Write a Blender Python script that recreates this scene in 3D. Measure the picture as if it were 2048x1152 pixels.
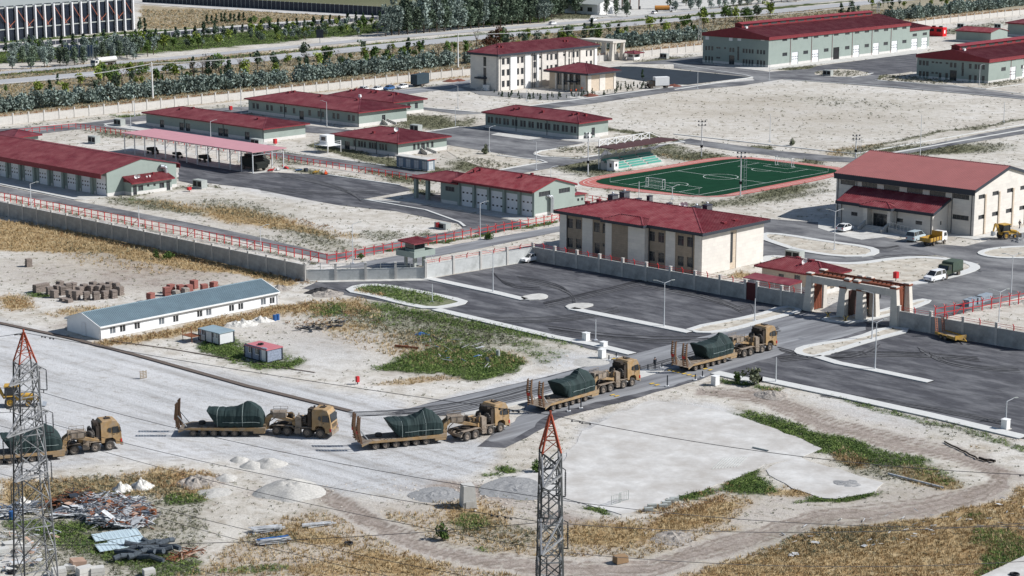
import bpy, math, random
import numpy as np
from mathutils import Vector, Matrix, noise
from mathutils.geometry import tessellate_polygon
R = random.Random(7)
scene = bpy.context.scene
for _o in list(bpy.data.objects): bpy.data.objects.remove(_o)
COL = scene.collection
# ------------------------------------------------------------ camera, sky, sun
H = 70.0; F = 4022.0; PITCH = math.atan(846.0 / F); CPI, SPI = math.cos(PITCH), math.sin(PITCH)
cam = bpy.data.cameras.new('camera'); co = bpy.data.objects.new('camera', cam); COL.objects.link(co)
cam.sensor_width = 36.0; cam.lens = F / 2048 * 36.0; cam.clip_start = 1.0; cam.clip_end = 20000
co.location = (0, 0, H); co.rotation_euler = (math.pi / 2 - PITCH, 0, 0); scene.camera = co
SUN_EL, SUN_AZ = math.radians(39), math.radians(91)       # azimuth clockwise from +Y
w = bpy.data.worlds.new('World'); scene.world = w; w.use_nodes = True
wn = w.node_tree; bg = wn.nodes['Background']; sk = wn.nodes.new('ShaderNodeTexSky')
sk.sky_type = 'NISHITA'; sk.sun_disc = False; sk.sun_elevation = SUN_EL; sk.sun_rotation = SUN_AZ
sk.air_density = 1.0; sk.dust_density = 0.6; sk.ozone_density = 1.2
wn.links.new(sk.outputs[0], bg.inputs[0]); bg.inputs[1].default_value = 0.075
sl = bpy.data.lights.new('sun', 'SUN'); so = bpy.data.objects.new('sun', sl); COL.objects.link(so)
sl.energy = 5.0; sl.angle = math.radians(0.53); sl.color = (1.0, 0.985, 0.965)
sd = Vector((math.sin(SUN_AZ) * math.cos(SUN_EL), math.cos(SUN_AZ) * math.cos(SUN_EL), math.sin(SUN_EL)))
so.location = (300, 0, 300); so.rotation_euler = sd.to_track_quat('Z', 'Y').to_euler()
vs = scene.view_settings; vs.view_transform = 'Standard'; vs.look = 'None'; vs.gamma = 1.0; vs.exposure = 0.24
# ------------------------------------------------------------ survey of the site (pixel readings -> metres on the ground)
AV = Vector((-.7261, .6876, 0)); BV = Vector((.6876, .7261, 0)); PHI = math.atan2(BV.y, BV.x)
def G(px, py, z=0.0):
 u = (px - 1024) / F; w_ = -(py - 576) / F
 t = (z - H) / (-SPI + w_ * CPI)
 return Vector((u * t, (CPI + w_ * SPI) * t, z))
def P(p):
 zc = p[1] * CPI - (p[2] - H) * SPI; yu = p[1] * SPI + (p[2] - H) * CPI
 return (1024 + F * p[0] / zc, 576 - F * yu / zc)
def along(K, px, d, z=0.0):
 """metres from ground point K along d at which image column px is met"""
 u = (px - 1024) / F
 return (u * (K.y * CPI + (H - z) * SPI) - K.x) / (d.x - u * d.y * CPI)
def zat(K, py):
 w_ = -(py - 576) / F
 return H + K.y * (w_ * CPI - SPI) / (CPI + w_ * SPI)
ZR = dict(a=(5.12, 0, 0), b=(5.12, 400, 0), c=(5.12, 800, 0), d=(5.12, 1200, 0), e=(5.12, 1648, 0), f=(5.12, 0, 225), g=(5.12, 400, 225),
  h=(5.12, 800, 225), i=(4.43, 1100, 360), j=(5.12, 1648, 290), k=(5.876, 1700, 500), l=(3.84, 0, 640), m=(5.12, 0, 930),
  n=(3.37, 1040, 810), o=(3.938, 1180, 260), p=(4.096, 130, 550), q=(2.924, 0, 0), r=(2.924, 680, 0), s=(2.924, 1348, 0),
  t=(2.924, 0, 380), u=(2.924, 680, 380), v=(2.924, 1348, 380), w=(2.924, 0, 758), x=(2.924, 680, 758), y=(2.924, 1348, 758),
  z=(3.938, 1040, 640), A=(5.69, 340, 760), B=(5.69, 700, 780), C=(5.12, 1480, 500))
def q(k, x, y):
 s, ox, oy = ZR[k]; return (ox + x / s, oy + y / s)
def qs(k, *a): return [q(k, a[i], a[i + 1]) for i in range(0, len(a), 2)]
# ------------------------------------------------------------ materials
MATS = {}
def N(nt, t, **kw):
 n = nt.nodes.new('ShaderNode' + t)
 for k, v in kw.items():
  if isinstance(k, str) and hasattr(n, k): setattr(n, k, v)
 return n
def mat(name, col, rough=.8, metal=0, var=.12, scale=1.5, bump=0, bscale=6, dirt=None, dirtamt=0, dscale=.15, spec=.3, stretch=None, brick=None, corr=None, rot=0, contrast=None):
 if name in MATS: return MATS[name]
 m = bpy.data.materials.new(name); m.use_nodes = True; nt = m.node_tree; L = nt.links
 b = nt.nodes['Principled BSDF']; b.inputs['Roughness'].default_value = rough; b.inputs['Metallic'].default_value = metal
 b.inputs['Specular IOR Level'].default_value = spec
 tc = N(nt, 'TexCoord'); src = tc.outputs['Object']
 if stretch:
  mp = N(nt, 'Mapping'); mp.vector_type = 'TEXTURE'; mp.inputs['Scale'].default_value = [1 / v for v in stretch]; mp.inputs['Rotation'].default_value = (0, 0, rot); L.new(src, mp.inputs[0]); src = mp.outputs[0]
 no = N(nt, 'TexNoise'); no.inputs['Scale'].default_value = scale; no.inputs['Detail'].default_value = 6; no.inputs['Roughness'].default_value = .65
 L.new(src, no.inputs['Vector'])
 rp = N(nt, 'ValToRGB'); rp.color_ramp.elements[0].position = contrast[0] if contrast else .3; rp.color_ramp.elements[1].position = contrast[1] if contrast else .7
 rp.color_ramp.elements[0].color = tuple(x * (1 - var) for x in col) + (1,); rp.color_ramp.elements[1].color = tuple(min(1, x * (1 + var)) for x in col) + (1,)
 L.new(no.outputs[0], rp.inputs[0]); out = rp.outputs[0]
 if brick:
  bw, bh, mort = brick
  uv = N(nt, 'UVMap'); bt = N(nt, 'TexBrick'); bt.inputs['Scale'].default_value = 1; bt.inputs['Brick Width'].default_value = bw; bt.inputs['Row Height'].default_value = bh
  bt.inputs['Mortar Size'].default_value = mort; bt.inputs['Color1'].default_value = (.93, .93, .93, 1); bt.inputs['Color2'].default_value = (1.05, 1.04, 1.03, 1); bt.inputs['Mortar'].default_value = (.8, .79, .77, 1)
  L.new(uv.outputs[0], bt.inputs['Vector']); mx = N(nt, 'MixRGB', blend_type='MULTIPLY'); mx.inputs[0].default_value = .9
  L.new(out, mx.inputs[1]); L.new(bt.outputs[0], mx.inputs[2]); out = mx.outputs[0]
 if dirt:
  n2 = N(nt, 'TexNoise'); n2.inputs['Scale'].default_value = dscale; n2.inputs['Detail'].default_value = 8; n2.inputs['Roughness'].default_value = .7
  L.new(src, n2.inputs['Vector']); r2 = N(nt, 'ValToRGB'); r2.color_ramp.elements[0].position = .62 - dirtamt * .35; r2.color_ramp.elements[1].position = .78 - dirtamt * .2
  L.new(n2.outputs[0], r2.inputs[0]); mx = N(nt, 'MixRGB'); L.new(r2.outputs[0], mx.inputs[0]); L.new(out, mx.inputs[1]); mx.inputs[2].default_value = tuple(dirt) + (1,); out = mx.outputs[0]
 L.new(out, b.inputs['Base Color'])
 if bump or corr:
  bp = N(nt, 'Bump'); bp.inputs['Strength'].default_value = bump or .5; bp.inputs['Distance'].default_value = .05
  if corr:
   uv = N(nt, 'UVMap'); sx = N(nt, 'SeparateXYZ'); L.new(uv.outputs[0], sx.inputs[0]); ma = N(nt, 'Math', operation='MULTIPLY'); ma.inputs[1].default_value = 6.2832 / corr
   L.new(sx.outputs[0], ma.inputs[0]); mb = N(nt, 'Math', operation='SINE'); L.new(ma.outputs[0], mb.inputs[0]); L.new(mb.outputs[0], bp.inputs['Height'])
  else:
   n3 = N(nt, 'TexNoise'); n3.inputs['Scale'].default_value = bscale; n3.inputs['Detail'].default_value = 5; L.new(tc.outputs['Object'], n3.inputs['Vector']); L.new(n3.outputs[0], bp.inputs['Height'])
  L.new(bp.outputs[0], b.inputs['Normal'])
 MATS[name] = m; return m
def glass(name, col=(.03, .035, .04)):
 if name in MATS: return MATS[name]
 m = mat(name, col, .12, 0, .3, .6, spec=.6); return m
# ------------------------------------------------------------ mesh builder
KIDS = {}
class MB:
 def __init__(s): s.v = []; s.f = []; s.m = []
 def face(s, pts, m=0):
  n = len(s.v); s.v += [tuple(p) for p in pts]; s.f.append(tuple(range(n, n + len(pts)))); s.m.append(m)
 def hexa(s, p, m=0):
  n = len(s.v); s.v += [tuple(x) for x in p]
  for a in ((0, 3, 2, 1), (4, 5, 6, 7), (0, 1, 5, 4), (1, 2, 6, 5), (2, 3, 7, 6), (3, 0, 4, 7)):
   s.f.append(tuple(n + i for i in a)); s.m.append(m)
 def box(s, x0, y0, z0, x1, y1, z1, m=0, M=None):
  p = [Vector(t) for t in ((x0, y0, z0), (x1, y0, z0), (x1, y1, z0), (x0, y1, z0), (x0, y0, z1), (x1, y0, z1), (x1, y1, z1), (x0, y1, z1))]
  if M: p = [M @ t for t in p]
  s.hexa(p, m)
 def tap(s, x0, y0, z0, x1, y1, z1, tx0, ty0, tx1, ty1, m=0):
  s.hexa([(x0, y0, z0), (x1, y0, z0), (x1, y1, z0), (x0, y1, z0), (tx0, ty0, z1), (tx1, ty0, z1), (tx1, ty1, z1), (tx0, ty1, z1)], m)
 def bar(s, p, q_, w=.1, h=None, m=0):
  p, q_ = Vector(p), Vector(q_); d = q_ - p
  if d.length < 1e-6: return
  d.normalize(); up = Vector((0, 0, 1)) if abs(d.z) < .95 else Vector((1, 0, 0))
  x = d.cross(up).normalized() * (w / 2); y = x.cross(d).normalized() * ((h or w) / 2)
  s.hexa([p - x - y, p + x - y, p + x + y, p - x + y, q_ - x - y, q_ + x - y, q_ + x + y, q_ - x + y], m)
 def cyl(s, p, q_, r, n=8, m=0, r2=None, cap=True):
  p, q_ = Vector(p), Vector(q_); r2 = r if r2 is None else r2; d = (q_ - p).normalized(); up = Vector((0, 0, 1)) if abs(d.z) < .95 else Vector((1, 0, 0))
  x = d.cross(up).normalized(); y = x.cross(d); k = len(s.v)
  for i in range(n):
   a = 2 * math.pi * i / n; o = x * math.cos(a) + y * math.sin(a); s.v.append(tuple(p + o * r)); s.v.append(tuple(q_ + o * r2))
  for i in range(n):
   j = (i + 1) % n; s.f.append((k + 2 * i, k + 2 * j, k + 2 * j + 1, k + 2 * i + 1)); s.m.append(m)
  if cap:
   s.f.append(tuple(k + 2 * i for i in range(n))[::-1]); s.m.append(m); s.f.append(tuple(k + 2 * i + 1 for i in range(n))); s.m.append(m)
 def path(s, pts, r, n=5, m=0):
  for a, b in zip(pts[:-1], pts[1:]): s.cyl(a, b, r, n, m, cap=False)
 def prism(s, prof, y0, y1, m=0, ax='y'):
  f = {'y': lambda a, b, t: (a, t, b), 'x': lambda a, b, t: (t, a, b)}[ax]
  n = len(prof); k = len(s.v); s.v += [f(a, b, y0) for a, b in prof] + [f(a, b, y1) for a, b in prof]
  for i in range(n):
   j = (i + 1) % n; s.f.append((k + i, k + j, k + n + j, k + n + i)); s.m.append(m)
  s.f.append(tuple(range(k, k + n))[::-1]); s.m.append(m); s.f.append(tuple(range(k + n, k + 2 * n))); s.m.append(m)
 def mesh(s, name, mats, smooth=False):
  me = bpy.data.meshes.new(name); me.from_pydata(s.v, [], s.f)
  for mt in (mats if isinstance(mats, (list, tuple)) else [mats]): me.materials.append(mt)
  me.polygons.foreach_set('material_index', s.m)
  if smooth: me.polygons.foreach_set('use_smooth', [True] * len(s.f))
  me.update(); uv = me.uv_layers.new(name='UVMap'); nl = len(me.loops); vi = np.empty(nl, 'i'); me.loops.foreach_get('vertex_index', vi)
  V = np.array(s.v, 'f'); nf = len(me.polygons); nn = np.empty(nf * 3, 'f'); me.polygons.foreach_get('normal', nn); nn = np.abs(nn.reshape(-1, 3))
  tot = np.empty(nf, 'i'); me.polygons.foreach_get('loop_total', tot); fi = np.repeat(np.arange(nf), tot); co_ = V[vi]; nx = nn[fi]
  k = np.argmax(nx, 1); U = np.where(k == 0, co_[:, 1], co_[:, 0]); W = np.where(k == 2, co_[:, 1], co_[:, 2])
  uv.data.foreach_set('uv', np.stack([U, W], 1).astype('f').ravel()); return me
 def build(s, name, mats, parent=None, loc=None, rot=0, smooth=False):
  return obj(name, s.mesh(name, mats, smooth), parent, loc, rot)
def obj(name, me, parent=None, loc=None, rot=0):
 o = bpy.data.objects.new(name, me); COL.objects.link(o); o.parent = parent
 if parent: KIDS.setdefault(parent.name, []).append(o)
 if loc is not None: o.location = loc
 if rot: o.rotation_euler = (0, 0, rot)
 return o
def tag(o, label=None, cat=None, group=None, kind=None):
 if label: o['label'] = label
 if cat: o['category'] = cat
 if group: o['group'] = group
 if kind: o['kind'] = kind
 return o
def thing(name, label, cat, loc=(0, 0, 0), rot=0, group=None): return tag(obj(name, None, None, loc, rot), label, cat, group)
def inst(src, loc, rot=0, label=None, sc=None, parent=None, group=None):
 o = src.copy(); COL.objects.link(o); o.location = loc; o.rotation_euler = (0, 0, rot); o.parent = parent
 if sc: o.scale = (sc, sc, sc) if not isinstance(sc, tuple) else sc
 if label: o['label'] = label
 if group: o['group'] = group
 for ch in KIDS.get(src.name, []):
  d = ch.copy(); COL.objects.link(d); d.parent = o
  for g in KIDS.get(ch.name, []):
   e = g.copy(); COL.objects.link(e); e.parent = d
 return o

def chaikin(p, n=2, closed=True):
 p = [Vector(x) for x in p]
 for _ in range(n):
  o = []
  rng = range(len(p)) if closed else range(len(p) - 1)
  if not closed: o.append(p[0])
  for i in rng:
   a, b = p[i], p[(i + 1) % len(p)]; o += [a * .75 + b * .25, a * .25 + b * .75]
  if not closed: o.append(p[-1])
  p = o
 return p
PAVED = []; FREE = []
def sheet(name, px, z, m, smooth=0, thick=0, world=False, wob=0):
 """flat ground surface; px are survey readings. thick>0 gives it a real raised edge"""
 pts = [Vector((p[0], p[1], 0)) for p in px] if world else [G(*p) for p in px]
 if smooth: pts = chaikin(pts, smooth)
 if wob:
  o = []
  for i in range(len(pts)):
   a, b = pts[i], pts[(i + 1) % len(pts)]; k = max(1, int((b - a).length / 1.5))
   for t in range(k):
    p = a.lerp(b, t / k); o.append(p + Vector((noise.noise(p * .35), noise.noise(p * .35 + Vector((9, 9, 9))), 0)) * wob)
  pts = o
 (FREE if name in ('traffic_island', 'weedy_island') and m is not M_CON else PAVED).append([(p.x, p.y) for p in pts])
 mb = MB(); mb.v = [(p.x, p.y, z) for p in pts]
 for t in tessellate_polygon([[Vector((p.x, p.y, 0)) for p in pts]]):
  a, b, c = (Vector(mb.v[i]) for i in t)
  mb.f.append(tuple(t) if (b - a).cross(c - a).z > 0 else tuple(t)[::-1]); mb.m.append(0)
 if thick:
  n = len(pts)
  for i in range(n):
   a, b = pts[i], pts[(i + 1) % n]; mb.face([(a.x, a.y, z - thick), (b.x, b.y, z - thick), (b.x, b.y, z), (a.x, a.y, z)])
 return tag(mb.build(name, m), kind='structure')
def band(name, px, wd, z, m, h=.12, smooth=0, closed=False, world=False, lo=0):
 pts = [Vector((p[0], p[1], 0)) for p in px] if world else [G(*p) for p in px]
 if smooth: pts = chaikin(pts, smooth, closed)
 n = len(pts); L_, R_ = [], []
 for i, p in enumerate(pts):
  a = pts[(i - 1) % n] if closed or i else p; b = pts[(i + 1) % n] if closed or i < n - 1 else p
  d = (b - a).normalized(); nn = Vector((-d.y, d.x, 0)) * wd / 2; L_.append(p + nn); R_.append(p - nn)
 mb = MB(); rng = range(n) if closed else range(n - 1)
 for i in rng:
  j = (i + 1) % n
  for A_, B_, za, zb in ((R_, L_, h, h), (L_, L_, 0, h), (R_, R_, h, 0)):
   if A_ is B_:
    p4 = [(A_[i].x, A_[i].y, z + za), (A_[j].x, A_[j].y, z + za), (A_[j].x, A_[j].y, z + zb), (A_[i].x, A_[i].y, z + zb)]
   else: p4 = [(A_[i].x, A_[i].y, z + h), (A_[j].x, A_[j].y, z + h), (B_[j].x, B_[j].y, z + h), (B_[i].x, B_[i].y, z + h)]
   mb.face(p4)
 return tag(mb.build(name, m), kind='structure')
def vnoise(x, y, seed=0):
 rs = np.random.RandomState(seed); g = rs.rand(256, 256).astype('f')
 xi = np.floor(x).astype(int); yi = np.floor(y).astype(int); fx = x - xi; fy = y - yi; fx = fx * fx * (3 - 2 * fx); fy = fy * fy * (3 - 2 * fy)
 a = g[xi & 255, yi & 255]; b = g[(xi + 1) & 255, yi & 255]; c = g[xi & 255, (yi + 1) & 255]; d = g[(xi + 1) & 255, (yi + 1) & 255]
 return (a * (1 - fx) + b * fx) * (1 - fy) + (c * (1 - fx) + d * fx) * fy
def fbm(x, y, s, seed=0, o=4):
 r = 0; t = 0; am = 1
 for i in range(o):
  r = r + am * vnoise(x * s * 2 ** i + 17 * i, y * s * 2 ** i + 31 * i, seed + i); t += am; am *= .55
 return r / t
# ------------------------------------------------------------ ground: what grows and lies where
def inpoly(x, y, poly):
 r = np.zeros(x.shape, bool); n = len(poly); j = n - 1
 for i in range(n):
  xi, yi = poly[i]; xj, yj = poly[j]
  if yi != yj: r ^= ((yi > y) != (yj > y)) & (x < (xj - xi) * (y - yi) / (yj - yi) + xi)
  j = i
 return r
def fld(X, Y, items, warp=1.0):
 zc = Y * CPI + H * SPI; px = 1024 + F * X / zc; py = 576 - F * (Y * SPI - H * CPI) / zc
 k = np.clip((py + 270) / 1100, .15, 1.2) * warp
 px = px + (fbm(X, Y, .12, 3) - .5) * 70 * k + (fbm(X, Y, .9, 5) - .5) * 14 * k; py = py + (fbm(X, Y, .12, 11) - .5) * 22 * k + (fbm(X, Y, .9, 23) - .5) * 6 * k
 out = np.zeros(X.shape, 'f')
 for it in items:
  if it[0] == 'e':
   _, cx, cy, rx, ry, an, st = it; a = math.radians(an); dx = px - cx; dy = py - cy
   u = (dx * math.cos(a) + dy * math.sin(a)) / rx; v = (-dx * math.sin(a) + dy * math.cos(a)) / ry
   out = np.maximum(out, st * np.clip(1.5 - 1.5 * np.sqrt(u * u + v * v) , 0, 1))
  elif it[0] == 'p':
   acc = 0
   for ox, oy in ((0, 0), (9, 2), (-9, -2), (3, 5), (-3, -5), (16, -4), (-16, 4), (6, -9), (-6, 9)): acc = acc + inpoly(px + ox * k, py + oy * k, it[1])
   out = np.maximum(out, it[2] * acc / 9.)
  else:
   pts, wd, st = it[1], it[2], it[3]
   for (x0, y0), (x1, y1) in zip(pts[:-1], pts[1:]):
    dx, dy = x1 - x0, y1 - y0; t = np.clip(((px - x0) * dx + (py - y0) * dy) / (dx * dx + dy * dy), 0, 1)
    d = np.hypot(px - x0 - t * dx, (py - y0 - t * dy) * 2.2); out = np.maximum(out, st * np.clip(1.6 - d / wd * 1.6, 0, 1))
 return out
DRY = [('p', [(-20, 950), (180, 960), (340, 935), (430, 950), (420, 1000), (300, 990), (100, 1015), (-20, 1020)], .75), ('p', [(300, 1160), (560, 1030), (900, 1010), (1080, 1050), (1420, 1040), (1560, 1070), (1340, 1160)], .42), ('e', 1500, 220, 450, 60, 3, .22), ('e', 750, 680, 260, 60, 12, .35), ('e', 250, 520, 320, 50, 6, .35), ('p', [(-60, 425), (200, 468), (400, 508), (600, 560), (585, 572), (480, 548), (330, 530), (200, 505), (60, 500), (-60, 500)], 1), ('e', 90, 480, 170, 34, 5, .8),
 ('e', 500, 437, 180, 24, 10, .95), ('e', 360, 415, 100, 14, 8, .7), ('e', 600, 460, 110, 14, 12, .8), ('e', 690, 470, 60, 10, 10, .5), ('e', 300, 405, 60, 8, 0, .6), ('e', 420, 512, 120, 25, 12, .7),
 ('e', 30, 605, 55, 20, 0, .8), ('e', 150, 620, 110, 14, -5, .6), ('p', [(203, 683), (300, 668), (420, 640), (540, 612), (640, 600), (650, 625), (560, 628), (400, 662), (280, 688), (206, 694)], .9),
 ('e', 700, 615, 90, 22, 10, .8), ('e', 690, 650, 100, 20, 0, .6), ('e', 850, 700, 200, 60, 10, .45), ('e', 740, 592, 60, 9, 8, .9), ('e', 1000, 720, 80, 30, 0, .5), ('e', 830, 765, 130, 12, -3, .6),
 ('e', 350, 960, 90, 25, -10, 1), ('e', 200, 985, 130, 24, 0, .75), ('e', 60, 1000, 120, 35, 0, .8), ('e', 30, 960, 90, 14, 0, .6), ('e', 600, 1060, 120, 28, 0, .65), ('e', 640, 1080, 140, 26, 8, .75),
 ('e', 800, 1130, 200, 40, 8, .8), ('e', 950, 1030, 130, 42, 8, .7), ('e', 700, 1140, 260, 30, 0, .7), ('e', 1230, 1070, 190, 45, -5, .85), ('e', 1400, 1030, 150, 40, -15, .9), ('e', 1320, 1010, 80, 20, 0, .6),
 ('p', [(1340, 1152), (1560, 1080), (1800, 1020), (1990, 975), (2100, 960), (2100, 1100), (1960, 1180), (1340, 1200)], .85), ('e', 1720, 915, 60, 22, 20, 1), ('e', 1850, 955, 110, 22, 15, .8), ('e', 1600, 985, 90, 14, 0, .8), ('e', 1650, 850, 60, 10, 15, .5),
 ('e', 1960, 900, 60, 20, 0, .3), ('e', 1530, 783, 50, 10, 0, .8), ('e', 1170, 425, 120, 14, 8, .35), ('e', 1400, 320, 200, 8, 8, .4), ('e', 1700, 300, 120, 8, -10, .55), ('e', 1330, 500, 0.1, 1, 0, 0), ('e', 1490, 550, 45, 10, 0, .8), ('e', 1900, 300, 120, 10, 0, .3),
 ('p', [(-100, 145), (400, 112), (800, 82), (1200, 50), (1600, 18), (1900, -15), (2100, -15), (2100, 18), (1650, 60), (1400, 90), (940, 155), (500, 200), (-100, 262)], .5), ('l', [(-60, 248), (440, 196), (940, 146), (1400, 92), (2100, 15)], 16, .8), ('p', [(280, 8), (480, 20), (700, 30), (640, 50), (280, 60)], .6)]
GREEN = [('p', [(20, 1035), (110, 1040), (240, 1080), (330, 1090), (400, 1120), (330, 1150), (200, 1120), (60, 1080)], .6), ('l', [(380, 990), (430, 985)], 16, .7), ('p', [(640, 600), (720, 612), (880, 640), (1040, 676), (1160, 705), (1080, 735), (1000, 700), (880, 690), (780, 660), (660, 640)], .44), ('p', [(390, 690), (480, 680), (600, 712), (590, 735), (400, 700)], .6), ('e', 1520, 860, 90, 14, 22, .7), ('p', [(716, 577), (790, 571), (905, 602), (862, 612), (800, 607), (735, 590)], 1), ('p', [(700, 603), (770, 606), (890, 628), (1040, 660), (1190, 690), (1180, 698), (1020, 676), (870, 648), (740, 618)], .75),
 ('p', [(745, 738), (800, 706), (890, 688), (1000, 705), (1045, 722), (1050, 742), (960, 765), (850, 748)], 1), ('e', 900, 680, 170, 40, 12, .5), ('e', 650, 618, 60, 20, 0, .7), ('e', 560, 615, 60, 9, 0, .3),
 ('p', [(388, 688), (470, 676), (495, 700), (490, 722), (620, 716), (590, 738), (530, 738), (400, 704)], .95), ('p', [(1450, 823), (1500, 822), (1620, 855), (1720, 880), (1820, 915), (1860, 935), (1790, 935), (1700, 905), (1600, 905), (1560, 872), (1480, 835)], .85),
 ('p', [(1445, 965), (1500, 938), (1540, 960), (1580, 985), (1520, 990), (1450, 985)], 1), ('e', 1400, 990, 70, 14, -8, .8), ('e', 1700, 992, 120, 10, -8, .9), ('e', 1860, 950, 110, 25, 15, .5), ('e', 1010, 938, 36, 13, 0, .9), ('e', 1070, 935, 20, 8, 0, .7), ('e', 975, 950, 40, 12, 0, .5),
 ('e', 120, 1060, 90, 22, -5, 1), ('e', 200, 1050, 50, 20, 0, .95), ('e', 230, 1095, 70, 20, 0, 1), ('e', 300, 1110, 90, 22, 5, .8), ('e', 370, 995, 70, 17, 0, .9), ('e', 215, 990, 45, 10, 0, .9), ('e', 30, 1050, 60, 20, 0, .6), ('e', 330, 1140, 120, 20, 0, .6),
 ('e', 950, 1040, 60, 24, 0, .8), ('e', 890, 1085, 60, 14, 10, .7), ('e', 960, 1095, 60, 12, 0, .5), ('e', 1200, 1020, 60, 10, 10, .8), ('e', 1290, 1110, 120, 30, 0, .3), ('p', [(1940, 1152), (2000, 1090), (2100, 1060), (2100, 1110), (1980, 1160)], 1), ('e', 1990, 1075, 90, 40, 0, .6), ('e', 1960, 1030, 60, 15, 0, .5),
 ('e', 570, 1080, 50, 18, 0, .6), ('e', 500, 1140, 160, 14, 0, .5), ('l', [(1440, 758), (1560, 780)], 14, .7), ('l', [(1600, 775), (1800, 830), (1950, 865), (2060, 905)], 22, .5), ('e', 2020, 850, 60, 16, 0, .8), ('e', 80, 592, 40, 7, 0, .8), ('e', 340, 512, 18, 8, 0, .8),
 ('e', 520, 545, 60, 8, 12, .5), ('l', [(780, 500), (960, 470), (1115, 445)], 9, .7), ('e', 270, 400, 100, 8, 0, .4), ('e', 1560, 590, 0.1, 1, 0, 0), ('e', 265, 232, 60, 5, 0, .9), ('l', [(930, 575), (930, 576)], 1, 0),
 ('p', [(-100, 145), (0, 128), (400, 100), (800, 62), (1100, 44), (1100, 34), (820, 42), (400, 68), (-100, 108)], .8), ('l', [(-60, 154), (400, 120), (800, 84), (1200, 48), (1700, 2)], 6, .9), ('e', 640, 0, 420, 14, 0, .4), ('l', [(0, 85), (260, 66), (560, 48)], 8, .8)]
SAGE = [('p', [(-100, 150), (400, 116), (800, 86), (1200, 54), (1600, 22), (1900, -12), (2100, -12), (2100, 12), (1650, 50), (1400, 80), (940, 140), (500, 185), (-100, 240)], .5), ('p', [(0, 960), (330, 945), (420, 1000), (380, 1152), (0, 1152)], .42), ('e', 1650, 1080, 300, 60, -8, .4), ('e', 1750, 930, 150, 40, 15, .5), ('e', 1000, 1060, 200, 50, 8, .4), ('e', 560, 1080, 130, 30, 0, .4), ('e', 200, 500, 200, 30, 8, .3), ('l', [(0, 395), (640, 528)], 8, .5), ('e', 300, 410, 180, 16, 8, .6), ('e', 640, 480, 160, 30, 12, .5), ('e', 480, 960 - 540, 200, 30, 8, .4), ('e', 1500, 400, 250, 14, -6, .6), ('e', 920, 660, 200, 40, 12, .6), ('p', [(420, -40), (1500, -40), (1500, 10), (1200, 36), (820, 44), (790, 24), (420, 4)], .85), ('p', [(280, 8), (480, 20), (700, 30), (640, 50), (280, 60)], .4), ('e', 860, 245, 110, 20, 5, 1), ('e', 790, 345, 110, 25, 12, .9), ('l', [(640, 290), (800, 330), (880, 345)], 26, .9), ('e', 960, 335, 110, 22, 5, .8), ('e', 1180, 335, 120, 24, 5, .8), ('l', [(1120, 300), (1350, 305)], 20, .7), ('e', 1400, 315, 130, 16, 5, .8), ('e', 1620, 325, 60, 12, 10, .7),
 ('e', 1560, 385, 130, 16, -8, .8), ('e', 1850, 300, 240, 18, -2, .9), ('e', 1300, 290, 100, 12, 8, .8), ('l', [(1180, 253), (1420, 290), (1540, 297)], 12, .8), ('l', [(1680, 305), (1850, 270), (2060, 238)], 8, .6), ('e', 1600, 135, 120, 8, 0, .9), ('e', 1680, 147, 80, 8, 0, .8), ('e', 1800, 158, 150, 10, 4, .95), ('e', 2010, 165, 70, 9, -5, .9),
 ('e', 1330, 118, 90, 7, -5, .7), ('e', 1920, 60, 160, 10, -8, .6), ('e', 1300, 345, 0.1, 1, 0, 0), ('e', 600, 490, 200, 20, 10, .35), ('e', 760, 470, 80, 16, 0, .5), ('l', [(230, 395), (400, 370), (440, 378)], 10, .5), ('e', 570, 315, 120, 20, 8, .55), ('l', [(560, 335), (860, 385)], 10, .7), ('e', 240, 268, 110, 12, 5, .6), ('e', 860, 470, 60, 8, 0, .6),
 ('e', 1600, 230, 500, 70, 5, .22), ('e', 1700, 205, 300, 20, 4, .3), ('l', [(450, 230), (640, 218), (760, 175)], 8, .5), ('l', [(-50, 262), (400, 218), (900, 168)], 9, .35), ('e', 900, 400, 0.1, 1, 0, 0), ('e', 1900, 850, 160, 50, 12, .3), ('e', 820, 660, 260, 50, 12, .5), ('e', 1250, 380, 100, 12, 6, .5), ('l', [(820, 378), (860, 392)], 12, .8), ('p', [(760, 250), (960, 235), (940, 255), (800, 262)], .6), ('e', 1500, 600, .1, 1, 0, 0)]
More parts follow.
